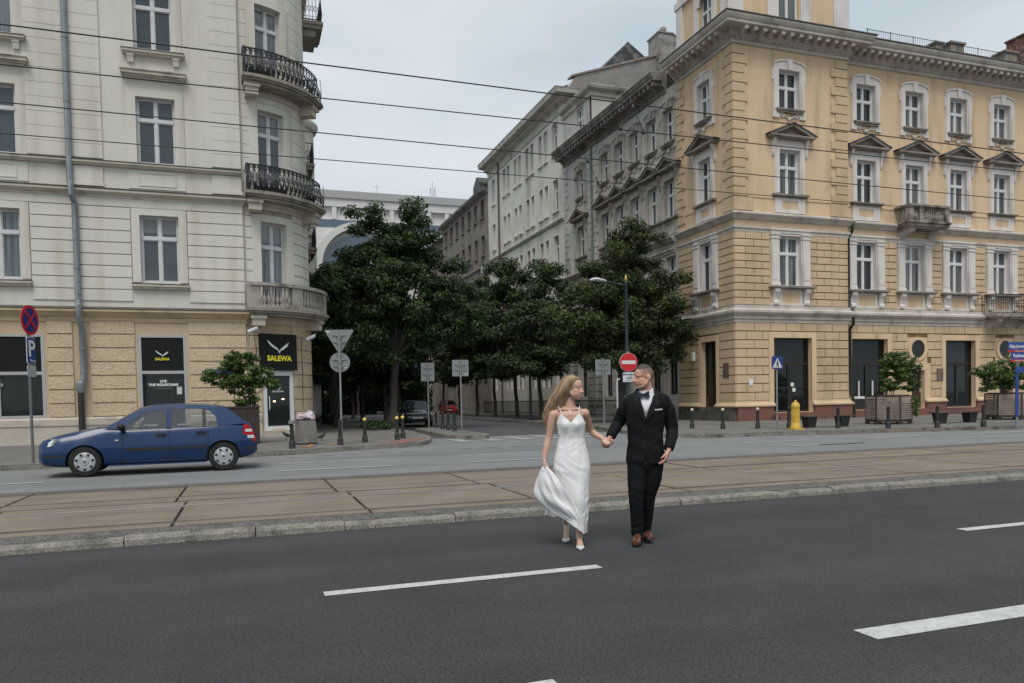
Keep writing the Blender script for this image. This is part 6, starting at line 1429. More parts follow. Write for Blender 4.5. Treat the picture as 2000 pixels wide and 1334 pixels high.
# x, underside, top edge, half width at the widest, half width at the top edge, crown of the top
BODY = [(x-.11*max(0, min(1, (-1.55-x)/.4)), *r) for x, *r in [(-2.03, .33, .55, .50, .46, .0), (-2.0, .27, .66, .60, .54, .01), (-1.93, .23, .735, .70, .62, .02), (-1.75, .21, .80, .775, .67, .035), (-1.4, .20, .875, .815, .70, .05), (-1.1, .20, .935, .82, .715, .045), (-.9, .20, .965, .822, .73, .03),
        (-.6, .20, .915, .825, .76, .0), (.2, .20, .925, .828, .765, .0), (1.1, .20, .955, .825, .755, .0), (1.45, .22, .99, .81, .735, .0), (1.7, .26, 1.0, .79, .70, .02), (1.83, .29, .98, .755, .66, .02), (1.92, .32, .86, .715, .63, .0), (1.97, .36, .60, .66, .60, .0), (1.975, .40, .52, .6, .56, .0)]]
def make_car(label, paint, group=None, front=False, grille=False):
    t = thing('car', label, 'car', (0, 0, 0), 0, group)
    xs = sorted(set([round(x, 3) for x in np.linspace(-2.14, 1.975, 47)]+[-.60, .255, 1.0, -2.11, -2.04, 1.84, 1.93, 1.97]))
    prof = [(-1, 0), (-.93, .02), (-.985, .12), (-1.0, .45), (-.985, .62), (None, .86), (None, .97), (None, 1)]
    b = MB(); n = 0
    for x in xs:
        zb, zt, wm, wt, cr = lerp_tab(BODY, x); h = zt-zb; ring = []
        half = [(0, zb), (wm*.82, zb), (wm*.95, zb+.05), (wm*.985, zb+.16*h), (wm, zb+.46*h), (wm*.992, zb+.60*h), (wt+(wm-wt)*.55, zb+.80*h), (wt+.012, zb+.94*h), (wt-.02, zt), (wt*.6, zt+cr*.8), (0, zt+cr)]
        ring = [(x, -y, z) for y, z in half]+[(x, y, z) for y, z in half[-2:0:-1]]; n = len(ring); b.V += ring
    m = len(xs)
    for i in range(m-1):
        for k in range(n): b.F.append((i*n+k, i*n+(k+1) % n, (i+1)*n+(k+1) % n, (i+1)*n+k))
    b.F += [tuple(range(n)), tuple((m-1)*n+k for k in range(n-1, -1, -1))]; b.M = [0]*len(b.F)
    o = b.build('body', paint, None)
    cb = MB()
    for x in (-1.29, 1.29):
        for s in (-1, 1): cb.disc((x, s*.78, .30), .345, 1, .5, 28)
    c = cb.build('cutter', paint)
    def bl(ob): q = ob.modifiers.new('cut', 'BOOLEAN'); q.operation = 'DIFFERENCE'; q.object = c; q.solver = 'EXACT'
    me = evald(o, bl); bpy.data.objects.remove(c); bpy.data.objects.remove(o)
    # split the door skins off the body
    bm = bmesh.new(); bm.from_mesh(me); doors = {}
    for key, (x0, x1) in (('f', (-.60, .255)), ('r', (.255, 1.0))):
        for s in (-1, 1):
            fs = [f for f in bm.faces if x0 < f.calc_center_median().x < x1 and s*f.calc_center_median().y > .5 and .28 < f.calc_center_median().z < .93 and abs(f.normal.y) > .3 and (abs(f.calc_center_median().x-1.29) > .36 or f.calc_center_median().z > .66)]
            doors[(key, s)] = fs
    def finish(bm2, nm, par=None):
        m2 = bpy.data.meshes.new(nm); bm2.to_mesh(m2); m2.materials.append(paint); m2.polygons.foreach_set('use_smooth', [True]*len(m2.polygons)); m2.set_sharp_from_angle(angle=R(42)); return link(nm, m2, par or t)
    for key, fs in doors.items():
        d = bmesh.new(); vm = {}
        for f in fs:
            vs = []
            for v in f.verts:
                if v not in vm: vm[v] = d.verts.new(v.co)
                vs.append(vm[v])
            try: d.faces.new(vs)
            except ValueError: pass
        dob = finish(d, 'door'); d.free(); s = key[1]
        hx, hz = (.10, .80) if key[0] == 'f' else (.86, .82)
        b = MB(); b.box(hx-.09, hx+.09, s*.80-.035, s*.80+.035, hz-.022, hz+.022); b.build('handle', trimb, dob)
    bmesh.ops.delete(bm, geom=list({f for fs in doors.values() for f in fs}), context='FACES')
    finish(bm, 'body'); bm.free()
    b = MB()                                               # dark gaps round the doors
    for s in (-1, 1):
        for x in (-.61, .255, 1.0):
            P = []
            for k in range(9):
                z = .27+.66*k/8; zb, zt, wm, wt, cr = lerp_tab(BODY, x); h = zt-zb; f = (z-zb)/h
                half = [(.0, wm*.95), (.16, wm*.985), (.46, wm), (.60, wm*.992), (.80, wt+(wm-wt)*.55), (.94, wt+.012), (1.0, wt-.02)]
                P.append((x+(.3*max(0, (.62-z)) if x == 1.0 else 0)*-1, s*(lerp_tab(half, f)[0]+.0005), z))
            b.tube(P, .0055, 4)
        b.tube([(-.6, s*.818, .27), (.95, s*.822, .27)], .005, 4)
    b.build('door_gap', trimb, t)
    # greenhouse
    def yz(z): return .765-max(0, z-.92)/.46*.165
    roof_o = [(-.95, .955), (-.26, 1.335), (-.05, 1.385), (.2, 1.40), (.55, 1.402), (.9, 1.385), (1.17, 1.355), (1.40, 1.30), (1.80, .985)]
    win_i = [(-.64, .925), (-.22, 1.245), (-.02, 1.298), (.2, 1.315), (.55, 1.318), (.9, 1.305), (1.05, 1.265), (1.15, 1.15), (1.2, .945)]
    b = MB(); sd = []
    for s in (-1, 1):
        vs = [(x, s*yz(z), z) for x, z in roof_o]+[(x, s*(yz(z)+.004), z) for x, z in win_i]; k = len(roof_o)
        b.add(vs, [(i, i+1, k+i+1, k+i) for i in range(k-1)])
        for q in ([(.20, 1.317), (.285, 1.317), (.30, .92), (.205, .92)],): b.add([(x, s*(yz(z)+.005), z) for x, z in q], [(0, 1, 2, 3)])
    b.build('pillars', paint, t, True)
    b = MB()
    for s in (-1, 1): b.add([(x, s*(yz(z)+.003), z) for x, z in ((.895, 1.307), (.93, 1.303), (.945, .93), (.90, .93))], [(0, 1, 2, 3)]); b.add([(x, s*(yz(z)+.006), z) for x, z in ((-.66, .915), (1.22, .94), (1.22, .953), (-.66, .933))], [(0, 1, 2, 3)])
    b.build('window_trim', trimb, t)
    R_ = roof_o[1:8]; b = MB()
    b.grid(lambda u, v: (lambda p: (p[0], (2*u-1)*yz(p[1]), p[1]+.035*(1-(2*u-1)**2)))((R_[int(round(v*6))])), 11, 7); b.build('roof', paint, t, 'all')
    b = MB(); b.box(1.33, 1.46, -.54, .54, 1.30, 1.325); b.build('spoiler', paint, t)
    b = MB(); b.grid(lambda u, v: (-.95+.69*v-.05*(1-(2*u-1)**2), (2*u-1)*yz(.955+.38*v)*.97, .955+.38*v+.03*(1-(2*u-1)**2)*v), 9, 5); b.build('windscreen', glassd, t, 'all')
    b = MB(); b.add([(1.40, -yz(1.285)*.9, 1.295), (1.40, yz(1.285)*.9, 1.295), (1.80, yz(.95)*.9, .99), (1.80, -yz(.95)*.9, .99)], [(0, 1, 2, 3)]); b.build('rear_window', glassd, t)
    for s in (-1, 1):
        for poly in ([(-.64, .925), (-.22, 1.245), (-.02, 1.298), (.205, 1.315), (.21, .925)], [(.285, 1.315), (.55, 1.318), (.9, 1.305), (.92, .935), (.295, .93)], [(.93, 1.30), (1.05, 1.265), (1.15, 1.15), (1.2, .945), (.945, .94)]):
            b = MB(); b.add([(x, s*(yz(z)-.004), z) for x, z in poly], [tuple(range(len(poly)))]); b.build('side_window', glassc, t)
    # wheels
    for x in (-1.29, 1.29):
        for s in (-1, 1):
            w = MB(); prof_ = [(.185, -.09), (.275, -.085), (.295, -.06), (.30, 0), (.295, .06), (.275, .085), (.185, .09)]
            w.lathe(prof_, n=28, cap=False); w.V = [(x+v[0], s*.72+v[2], .30+v[1]) for v in w.V]; wo = w.build('wheel', tyre_m, t, True)
            h = MB(); h.lathe([(.02, .105), (.06, .105), (.075, .09), (.165, .10), (.2, .085), (.215, .075), (.215, .0)], n=28); h.V = [(x+v[0], s*(.72+v[2]), .30+v[1]) for v in h.V]; h.build('hubcap', hub_m, wo, True)
            h = MB()
            for k in range(7):
                a = k*math.pi/3.5+.2; h.disc((x+.15*math.cos(a), s*(.72+.096), .30+.15*math.sin(a)), .028, 1, .014, 12)
            h.disc((x, s*(.72+.106), .30), .022, 1, .006, 12); h.build('hubcap_hole', trimb, wo)
    b = MB()
    for x in (-1.29, 1.29): b.box(x-.36, x+.36, -.52, .52, .24, .66)
    b.build('wheel_housing', trimb, t)
    # lights, bumpers, mouldings, mirrors
    for s in (-1, 1):
        b = MB(); vs = [(-2.095, s*.30, .60), (-2.065, s*.56, .60), (-1.86, s*.748, .63), (-1.79, s*.74, .765), (-1.92, s*.62, .775), (-2.04, s*.36, .725)]
        b.add([(x-.02, y*1.02, z) for x, y, z in vs]+[(x+.08, y*.9, z) for x, y, z in vs], [tuple(range(6)), tuple(range(11, 5, -1))]+[(i, (i+1) % 6, 6+(i+1) % 6, 6+i) for i in range(6)]); b.build('headlight', headl, t)
        b = MB(); vs = [(1.67, .58), (1.70, .95), (1.79, .97), (1.90, .83), (1.955, .60), (1.80, .56)]
        b.add([(x, s*(.775-.25*max(0, x-1.7)**1.0), z) for x, z in vs]+[(x+.01, s*.6, z) for x, z in vs], [tuple(range(6)), tuple(range(11, 5, -1))]+[(i, (i+1) % 6, 6+(i+1) % 6, 6+i) for i in range(6)])
        tlo = b.build('tail_light', taill, t); 
        b = MB()
        for z0, z1, e in ((.80, .86, 0), (.665, .73, .04)): b.add([(1.735+e, s*.776, z0), (1.735+e, s*.776, z1), (1.86+e, s*.738, z1), (1.88+e, s*.735, z0)], [(0, 1, 2, 3)])
        b.build('clear_lens', headl, tlo)
        b = MB(); b.ell((-.62, s*.90, .985), (.075, .085, .06), 12, 8); b.box(-.64, -.56, s*.80-.05, s*.80+.05, .935, .975); b.build('mirror', trimb, t, True)
        b = MB(); b.box(-.55, .97, s*.826-.008, s*.826+.01, .49, .55); b.build('side_moulding', trimb, t)
        b = MB(); b.box(-.74, -.68, s*.818-.01, s*.818+.008, .70, .725); b.build('indicator', headl, t)
        b = MB(); b.box(-.86, .94, s*.80-.02, s*.80+.018, .195, .225); b.build('sill', paint, t)
    for front_ in (True, False):                           # a dark strip wrapped round each bumper
        b = MB()
        if front_: b.add([(-2.16+.45*y*y*.55, y, z) for z in (.40, .455) for y in np.linspace(-.66, .66, 13)], [(i, i+1, 14+i, 13+i) for i in range(12)])
        else: b.add([(1.985-.3*y*y*.5, y, z) for z in (.42, .475) for y in np.linspace(-.70, .70, 13)], [(i, i+1, 14+i, 13+i) for i in range(12)])
        xa, xb, zz = (-2.07, -1.66, (.405, .455)) if front_ else (1.68, 1.93, (.43, .48))
        for s in (-1, 1): b.add([(x, s*(lerp_tab(BODY, x)[2]*.996+.004), z) for z in zz for x in np.linspace(xa, xb, 8)], [(i, i+1, 9+i, 8+i) for i in range(7)])
        b.build('bumper_strip', trimb, t)
    b = MB(); b.add([(-2.15+.1*abs(y), y, z) for z in (.25, .36) for y in (-.45, -.2, .2, .45)], [(i, i+1, 5+i, 4+i) for i in range(3)])
    if grille: b.add([(-2.145+.1*abs(y), y, z-.05*abs(y)) for z in (.56, .70) for y in (-.3, -.12, .12, .3)], [(i, i+1, 5+i, 4+i) for i in range(3)])
    b.build('grille', trimb, t)
    if front:
        b = MB(); b.box(-2.175, -2.165, -.26, .26, .44, .55); b.build('number_plate', whites, t)
        b = MB(); b.tube([(-2.165, -.05, .62), (-2.16, 0, .67), (-2.165, .05, .62), (-2.16, 0, .57), (-2.165, -.05, .62)], .009, 5); b.build('badge', hub_m, t)
    b = MB(); b.box(-.9, 1.7, -.70, .70, .45, .62); b.box(-.92, -.6, -.68, .68, .62, .93); b.build('interior', interior, t)
    b = MB()
    for y in (-.36, .36):
        b.add([(.05, y-.23, .6), (.2, y-.23, .6), (.36, y-.2, 1.0), (.27, y-.2, 1.0), (.05, y+.23, .6), (.2, y+.23, .6), (.36, y+.2, 1.0), (.27, y+.2, 1.0)], [(0, 1, 2, 3), (7, 6, 5, 4), (0, 4, 5, 1), (1, 5, 6, 2), (2, 6, 7, 3), (3, 7, 4, 0)]); b.ell((.36, y, 1.12), (.06, .13, .10), 10, 7); b.box(-.35, .2, y-.23, y+.23, .6, .72)
    b.box(1.0, 1.2, -.6, .6, .6, 1.02); b.build('seats', seatm, t, True)
    b = MB(); b.tube([(-.38+.06*math.sin(a), .36+.18*math.cos(a), .9+.17*math.sin(a)) for a in np.linspace(0, 6.283, 21)], .016, 6); b.build('steering_wheel', trimb, t, True)
    b = MB(); b.tube([(1.1, .0, 1.38), (1.32, .0, 1.5)], .006, 5); b.build('aerial', trimb, t)
    return t
carpaint = mat('blue_car_paint', (.002, .027, .098), .25, (.002, .0245, .09), 2, coat=.35, spec=.4)
car = make_car('blue five door hatchback driving past in front of the shopfront', carpaint)
car.location = (-1.80, 17.86, .132); car.rotation_euler = (0, 0, R(1.5))
cb2 = make_car('dark parked hatchback seen from the front behind the traffic island', mat('black_car_paint', (.010, .014, .016), .22, coat=.8), None, True, True)
cb2.location = (9.0, 42.6, .13); cb2.rotation_euler = (0, 0, R(82)); cb2.scale = (1.08, 1.06, 1.0)
cb3 = make_car('small red car seen from the front far down the side street', mat('red_car_paint', (.55, .014, .016), .3, coat=.6), None, True, True)
xr = ony(875, 790, 72)[0]; cb3.location = (xr, 72, .13); cb3.rotation_euler = (0, 0, R(80)); cb3.scale = (.95, 1.0, 1.02)
# pale vans hinted at behind the trees
from mathutils import noise
# ================================================================== the couple
def skin_mat(name, rough=.45):
    m = bpy.data.materials.new(name); m.use_nodes = True; n = m.node_tree.nodes; l = m.node_tree.links; b = n['Principled BSDF']
    a = n.new('ShaderNodeAttribute'); a.attribute_name = 'pigment'; l.new(a.outputs['Color'], b.inputs['Base Color']); b.inputs['Roughness'].default_value = rough
    b.inputs['Subsurface Weight'].default_value = .12; b.inputs['Subsurface Radius'].default_value = (.012, .005, .003); b.inputs['Subsurface Scale'].default_value = .6
    return m
skin = skin_mat('skin')
def remesh(b, name, voxel, it, parent, m, pig=None):
    o = b.build(name, m); 
    def md(ob):
        q = ob.modifiers.new('r', 'REMESH'); q.mode = 'VOXEL'; q.voxel_size = voxel
        q = ob.modifiers.new('s', 'SMOOTH'); q.factor = .5; q.iterations = it
    me = evald(o, md); bpy.data.objects.remove(o); me.name = name
    me.polygons.foreach_set('use_smooth', [True]*len(me.polygons))
    if not me.materials: me.materials.append(m)
    if pig:
        co = np.empty(len(me.vertices)*3, np.float32); me.vertices.foreach_get('co', co); col = pig(co.reshape(-1, 3))
        at = me.color_attributes.new('pigment', 'FLOAT_COLOR', 'POINT'); at.data.foreach_set('color', np.c_[col, np.ones(len(col))].astype(np.float32).ravel())
    return link(name, me, parent)
def loft(b, rings, n=24, p=2.0, m=None):
    """closed stack of horizontal ellipses (cx, cy, z, rx, ry)"""
    vs = []
    for cx, cy, z, rx, ry in rings:
        for k in range(n):
            a = 2*math.pi*k/n; c, s = math.cos(a), math.sin(a); vs.append((cx+rx*math.copysign(abs(c)**(2/p), c), cy+ry*math.copysign(abs(s)**(2/p), s), z))
    fs = [(i*n+k, i*n+(k+1) % n, (i+1)*n+(k+1) % n, (i+1)*n+k) for i in range(len(rings)-1) for k in range(n)]
    fs += [tuple(range(n-1, -1, -1)), tuple((len(rings)-1)*n+k for k in range(n))]; b.add(vs, fs, m)
def limb(b, pts, rs, n=14, m=None):
    P = [Vector(p) for p in pts]; Q = []; r2 = []
    for i in range(len(P)-1):                              # smooth the path a little
        for k in range(4):
            t = k/4; p0, p1, p2, p3 = P[max(i-1, 0)], P[i], P[i+1], P[min(i+2, len(P)-1)]
            Q.append(.5*((2*p1)+(p2-p0)*t+(2*p0-5*p1+4*p2-p3)*t*t+(3*p1-p0-3*p2+p3)*t**3)); r2.append(rs[i]+(rs[i+1]-rs[i])*t)
    Q.append(P[-1]); r2.append(rs[-1]); b.tube([tuple(q) for q in Q], r2, n, m); b.ell(tuple(P[0]), (rs[0],)*3, 12, 8, m); b.ell(tuple(P[-1]), (rs[-1],)*3, 12, 8, m)
def hand(b, w, d, nrm, ts, curl, s=1.0, spread=1.0, thumb=(.5, .6, .35)):
    """palm, four fingers of different length and a thumb from the side of the palm; w wrist, d towards the fingers, nrm the way the palm faces, ts thumb side"""
    w, d, nrm = Vector(w), Vector(d).normalized(), Vector(nrm); nrm = (nrm-d*nrm.dot(d)).normalized(); lat = d.cross(nrm)*ts
    b.tube([tuple(w-d*.015), tuple(w+d*.03*s), tuple(w+d*.07*s), tuple(w+d*.092*s)], [.024*s, .031*s, .036*s, .034*s], 12, flat=.5) if abs(nrm.z) > 2 else None
    for i, (o, L, k) in enumerate(((.031, .070, .090), (.0105, .079, .094), (-.0105, .073, .089), (-.031, .056, .080))):
        kn = w+d*k*s+lat*o*s*spread
        b.tube([tuple(w+lat*o*.55*s), tuple(w+d*k*.5*s+lat*o*.95*s), tuple(kn)], [.0165*s, .0155*s, .0115*s], 10); b.ell(tuple(kn), (.0112*s,)*3, 10, 7)
        p = kn; a = 0; c = curl[i] if isinstance(curl, (list, tuple)) else curl; pts = [tuple(p)]
        for j, f in enumerate((.45, .32, .23)):
            a += c*(.8, 1.0, .7)[j]; p = p+(d*math.cos(a)+nrm*math.sin(a)+lat*o*.8*(spread-.7))*L*s*f; pts.append(tuple(p))
        b.tube(pts, [.0098*s, .0088*s, .0082*s, .0066*s], 9); b.ell(pts[-1], (.0066*s,)*3, 8, 6)
    t0 = w+d*.02*s+lat*.018*s; q = (lat*thumb[0]+d*thumb[1]+nrm*thumb[2]).normalized(); t1 = t0+q*.042*s; q2 = (q*.55+d*.6+nrm*thumb[2]*.8).normalized(); t2 = t1+q2*.032*s; t3 = t2+(q2*.7+d*.3+nrm*.3).normalized()*.024*s
    b.tube([tuple(t0), tuple(t1), tuple(t2), tuple(t3)], [.0165*s, .0125*s, .0105*s, .0075*s], 10); b.ell(tuple(t3), (.0075*s,)*3, 8, 6)
def head_shape(b, T, fem):
    """skull, jaw, brow, cheeks, nose, lips, ears in a frame whose face looks along -y; T places it"""
    b.T = T if fem else (lambda x, y, z: T(x*1.07, y, z)); k = .93 if fem else 1.0; j = .85 if fem else 1.12
    b.ell((0, .018, .032), (.074*k, .094*k, .088*k), 24, 16); b.ell((0, -.008, .035), (.068*k, .082*k, .078*k), 20, 14); b.ell((0, -.028, -.042), (.0615*k, .066*k, .076*k), 22, 16)
    b.ell((0, -.068*k, -.098*k), (.026*j, .022, .021), 14, 10)
    for s in (-1, 1):
        b.tube([(s*.060*k*(1.0 if fem else 1.05), .012, -.03*k), (s*.056*k*j**.4, -.01, -.068*k), (s*.037*k*j**.5, -.045*k, -.093*k), (0, -.066*k, -.1*k)], [.017, .018*j, .019*j, .02], 10)
        b.ell((s*.034*k, -.047*k, -.030), (.027, .024, .027), 12, 8); b.ell((s*.032*k, -.045*k, -.058), (.030, .030, .036), 12, 8); b.tube([(s*.05*k, -.063*k, .017), (s*.028*k, -.080*k, .02), (s*.006, -.084*k, .013)], [.009 if not fem else .006, .0105 if not fem else .006, .008 if not fem else .005], 8)
        if not fem: b.ell((s*.0755*k, .016, -.012), (.010, .021, .031), 10, 8); b.tube([(s*.08*k, .028, .012), (s*.084*k, .032, -.008), (s*.081*k, .02, -.034)], [.006, .006, .006], 6)
        b.ell((s*.0105, -.1*k, -.037), (.0085, .0105, .008), 10, 7); b.ell((s*.0305*k, -.0685*k, -.0015), (.0145, .013, .0125), 12, 9)
    b.tube([(0, -.084*k, .012), (0, -.098*k, -.012), (0, -.112*k, -.032)], [.0085, .0095, .0105 if fem else .012], 10); b.ell((0, -.113*k, -.034), (.0105 if fem else .0125, .0105, .0095), 10, 8)
    b.ell((0, -.068*k, -.066), (.034, .026, .028), 14, 10)
    b.tube([(-.023*k, -.082*k, -.066), (-.008, -.094*k, -.0625), (0, -.094*k, -.064), (.008, -.094*k, -.0625), (.023*k, -.082*k, -.066)], [.004, .0065, .006, .0065, .004], 8)
    b.tube([(-.019*k, -.082*k, -.075), (0, -.093*k, -.077), (.019*k, -.082*k, -.075)], [.004, .0078, .004], 8)
    b.T = None
def head_pig(P, Rm, c, fem, base):
    """pigment of lips, brows, lashes, eyes, stubble and cropped hair, found from head-local position"""
    L = (P-np.array(c)) @ Rm; k = .93 if fem else 1.0; x, y, z = L[:, 0], L[:, 1], L[:, 2]; col = np.tile(np.array(base), (len(P), 1)).astype(float)
    def blend(mask, c_): mask = np.clip(mask, 0, 1)[:, None]; col[:] = col*(1-mask)+np.array(c_)*mask
    inh = (np.abs(x) < .1) & (np.abs(y) < .13) & (np.abs(z) < .14)
    ax = np.abs(x); front_ = y < -.03
    blend(.35*inh*front_*np.exp(-((ax-.042)**2/.0004+(z+.035)**2/.0005)), (.52, .22, .16) if fem else (.5, .19, .13))
    blend(.3*inh*front_*np.exp(-(x**2/.0003+(z+.036)**2/.0004)), (.5, .2, .14))
    if not fem:
        blend(.30*inh*np.clip((-z-.045)/.02, 0, 1)*(z > -.125)*(y < .02), (.26, .17, .13))
        hl = inh*np.clip((z-.052+.55*np.clip(y+.02, -1, .0)*0+np.where(ax > .055, .03, 0))/.01, 0, 1)
        side_ = inh*(y > -.045)*np.clip((z-.005-(.02*(y < .03)))/.015, 0, 1)*(ax > .045); blend(.55*side_, (.10, .075, .06)); blend(.65*inh*(y > .045)*np.clip((z+.045)/.03, 0, 1), (.085, .065, .052)); blend(.6*inh*(y > -.06)*np.clip((z-.048)/.02, 0, 1), (.075, .055, .042))
    lip = inh*(y < -.07*k)*np.clip(1-((ax/(.025*k))**2+((z+.0695)/(.0125 if fem else .0105))**2-.55)/.35, 0, 1); blend(lip*(.85 if fem else .6), (.42, .12, .12) if fem else (.40, .16, .13))
    if fem: blend(inh*(y < -.078*k)*np.clip(1-((ax/.019)**2+((z+.0695)/.0038)**2-.6)/.4, 0, 1), (.75, .72, .68))
    else: blend(.7*inh*(y < -.075)*(ax < .022)*(np.abs(z+.0695) < .0022), (.16, .06, .05))
    brow = inh*(y < -.05)*np.clip(1-(np.abs(z-(.0225-.006*((ax-.03)/.025)**2))/.005)**2, 0, 1)*(ax > .009)*(ax < .053); blend(brow*(.5 if fem else .5), (.14, .085, .06))
    ex = ax-.0305*k; ez = z+.0015; eye = .5*np.clip(1.5-((ex/.0115)**2+(ez/.0043)**2)*1.2, 0, 1)*inh*(y < -.055)
    blend(eye, (.5, .43, .4)); blend(inh*(y < -.055)*((ex+.0)**2+ez**2 < .0052**2), (.06, .045, .035))
    lash = inh*(y < -.05)*np.clip(1-(np.abs(ez-(.0052-.0035*(ex/.013)**2))/.0034)**2, 0, 1)*(np.abs(ex) < .0145); blend(lash*(.8 if fem else .45), (.06, .035, .028)); blend((.3 if fem else .12)*inh*(y < -.05)*np.clip(1-(np.abs(ez+(.0068-.0035*(ex/.013)**2))/.0025)**2, 0, 1)*(np.abs(ex) < .013), (.16, .09, .07))
    return col
def headT(c, yaw, pitch=0.0, roll=0.0):
    M_ = (Matrix.Rotation(yaw, 3, 'Z') @ Matrix.Rotation(pitch, 3, 'X') @ Matrix.Rotation(roll, 3, 'Y')); Cc = Vector(c)
    return (lambda x, y, z: tuple(Cc+M_ @ Vector((x, y, z)))), np.array(M_), M_
SK_B, SK_G = (.55, .335, .25), (.53, .285, .205)

# ---------------- groom
GX, GY = onz(1258, 1062)
groom = thing('person', 'man in a black suit, bow tie and brown shoes holding the hand of a woman', 'person', (GX, GY, 0), R(-28.92))
hc = (.018, .0, 1.700); Th, Rh, Mh = headT(hc, R(-62), R(4), R(-3))
b = MB(); head_shape(b, Th, False)
nb = (.042, .025, 1.50); b.tube([(.03, .025, 1.66), (.040, .025, 1.58), nb], [.060, .066, .07], 16)
loft(b, [(.04, .02, .80, .12, .08), (.04, .02, .95, .14, .085), (.035, .02, 1.1, .135, .085), (.035, .02, 1.3, .155, .095), (.04, .02, 1.41, .16, .08), (.04, .02, 1.47, .10, .06), (.04, .02, 1.52, .055, .055)])
AL = [(-.125, .02, 1.41), (-.24, .08, 1.245), (-.322, -.045, 1.095)]; AR = [(.205, .02, 1.41), (.296, .055, 1.175), (.258, -.085, .965)]
limb(b, AL, [.05, .042, .028]); limb(b, AR, [.05, .042, .028])
LL = [(-.045, 0, .84), (-.07, -.05, .5), (-.064, .01, .09)]; LR = [(.115, .02, .84), (.05, .06, .5), (.025, .16, .12)]
limb(b, LL, [.09, .058, .04]); limb(b, LR, [.09, .058, .04]); b.tube([(-.064, .04, .06), (-.064, -.12, .05)], [.03, .025], 10); b.tube([(.025, .20, .09), (.032, .08, .065)], [.028, .025], 10)
hand(b, (-.322, -.05, 1.092), (-.30, -.55, -.78), (-.75, .45, .1), -1, [1.05, 1.1, 1.15, 1.2], 1.06, 1.0, (.2, .8, .5))
hand(b, (.258, -.088, .962), (-.32, -.30, -.9), (-.85, .15, .3), -1, [.35, .45, .55, .65], 1.08, 1.0, (.45, .8, .3))
remesh(b, 'body', .0042, 6, groom, skin, lambda P: head_pig(P, Rh, hc, False, SK_G))
# cropped hair: fuller on top, faded sides
hairb = mat('dark_brown_hair', (.045, .03, .022), .6, (.075, .052, .04), 60, stretch=(1, 1, .3), bump=.6, bscale=160, bdist=.004)
b = MB(); b.T = Th
g = random.Random(5); vs = []; nu, nv = 36, 12
def cap(u, v):
    a = 2*math.pi*u; e = v*math.pi*.5*.88
    y, x = -math.cos(a), math.sin(a); lim = .74 if y < 0 else .98; e *= lim
    r = 1.0+.02*math.sin(a*17+v*9)
    return (x*.0775*math.sin(e)*r, .012+y*.094*math.sin(e)*r-.002, .034+(.096+.006*math.cos(a*2))*math.cos(e))
b.grid(cap, nu, nv, wrap=True); b.T = None
hb = b.build('hair', hairb, groom, 'all')
# shirt, waistcoat, jacket as shells with a front opening
shirtm = mat('white_shirt', (.70, .70, .73), .8, (.64, .64, .67), 8, bump=.15, bscale=60, bdist=.006); vestm = mat('grey_waistcoat', (.30, .295, .275), .85, (.26, .255, .24), 40, bump=.2, bscale=150, bdist=.003)
suit = mat('black_suit', (.0055, .0068, .007), .8, (.009, .0105, .0108), 5, bump=.3, bscale=9, bdist=.03, spec=.16); suit2 = mat('black_lapel', (.0045, .0055, .006), .7, (.007, .008, .0085), 6, spec=.2)
RING = [(.030, .02, .80, .204, .138), (.030, .015, .92, .188, .132), (.030, .01, 1.05, .172, .126), (.030, .01, 1.13, .172, .126), (.033, .01, 1.25, .188, .132), (.038, .012, 1.36, .208, .136), (.042, .016, 1.43, .226, .128), (.045, .02, 1.475, .232, .108), (.046, .022, 1.505, .214, .095), (.046, .024, 1.535, .155, .085), (.045, .026, 1.562, .104, .082), (.042, .026, 1.590, .090, .082)]
def ring_at(z): q = lerp_tab([(r[2], r[0], r[1], r[3], r[4]) for r in RING], z); return q
def shell(b, z0, z1, phi, sc=1.0, off=0.0, nu=44, nv=34, wr=.0, m=None, front_dx=0.0):
    def fn(u, v):
        z = z0+(z1-z0)*v; cx, cy, rx, ry = ring_at(z); f = phi(z); a = -math.pi/2+f+(2*math.pi-2*f)*u
        w = .004*u+wr*(math.sin(z*38+a*3.1)+.6*math.sin(z*61-a*5+1.3)+.5*math.sin(a*7+z*17)); r_ = 1
        c, s = math.cos(a), math.sin(a); e = 2/2.35
        return (cx+front_dx*max(0, -s)+(rx*sc+off+w)*math.copysign(abs(c)**e, c), cy+(ry*sc+off+w)*math.copysign(abs(s)**e, s), z)
    b.grid(fn, nu, nv, m)
b = MB(); shell(b, 1.05, 1.565, lambda z: .0, .86); b.box(.02, .05, -.122, -.115, 1.2, 1.46) if False else None
b.build('shirt', shirtm, groom, 'all')
b = MB()                                                   # shirt collar: a folded band open at the front
def collar(u, v):
    f = 1-abs(2*u-1); a = -math.pi/2+.10+(2*math.pi-.20)*u; fr = max(0, -math.sin(a))**2
    if v < .5: r_ = .0765-.006*v*2; z = 1.530+(.062-.034*fr)*v*2
    else: w_ = (v-.5)*2; r_ = .0705+.020*w_; z = 1.592-.034*fr-(.046+.012*fr)*w_
    return (.041+r_*math.cos(a), .024+r_*1.02*math.sin(a)-.004*fr, z)
b.grid(collar, 48, 9); b.build('shirt_collar', shirtm, groom, 'all')
b = MB(); shell(b, 1.0, 1.50, lambda z: max(.0, min(.3, (z-1.35)*2.1)), .9); b.build('waistcoat', vestm, groom, 'all')
b = MB(); 
for z in (1.205, 1.16): cx, cy, rx, ry = ring_at(z); b.disc((.022, cy-ry*.9-.004, z), .0095, 1, .008, 12)
b.build('waistcoat_button', trimb, groom)
def jphi(z):
    if z > 1.235: return min(1.2, -.03+(z-1.235)*.95+max(0, z-1.50)*6.0)
    if z < 1.0: return -.03+max(0, (.965-z))**1.5*3.6
    return -.03
b = MB(); shell(b, .835, 1.585, jphi, 1.0, .004, 60, 52, .0022)
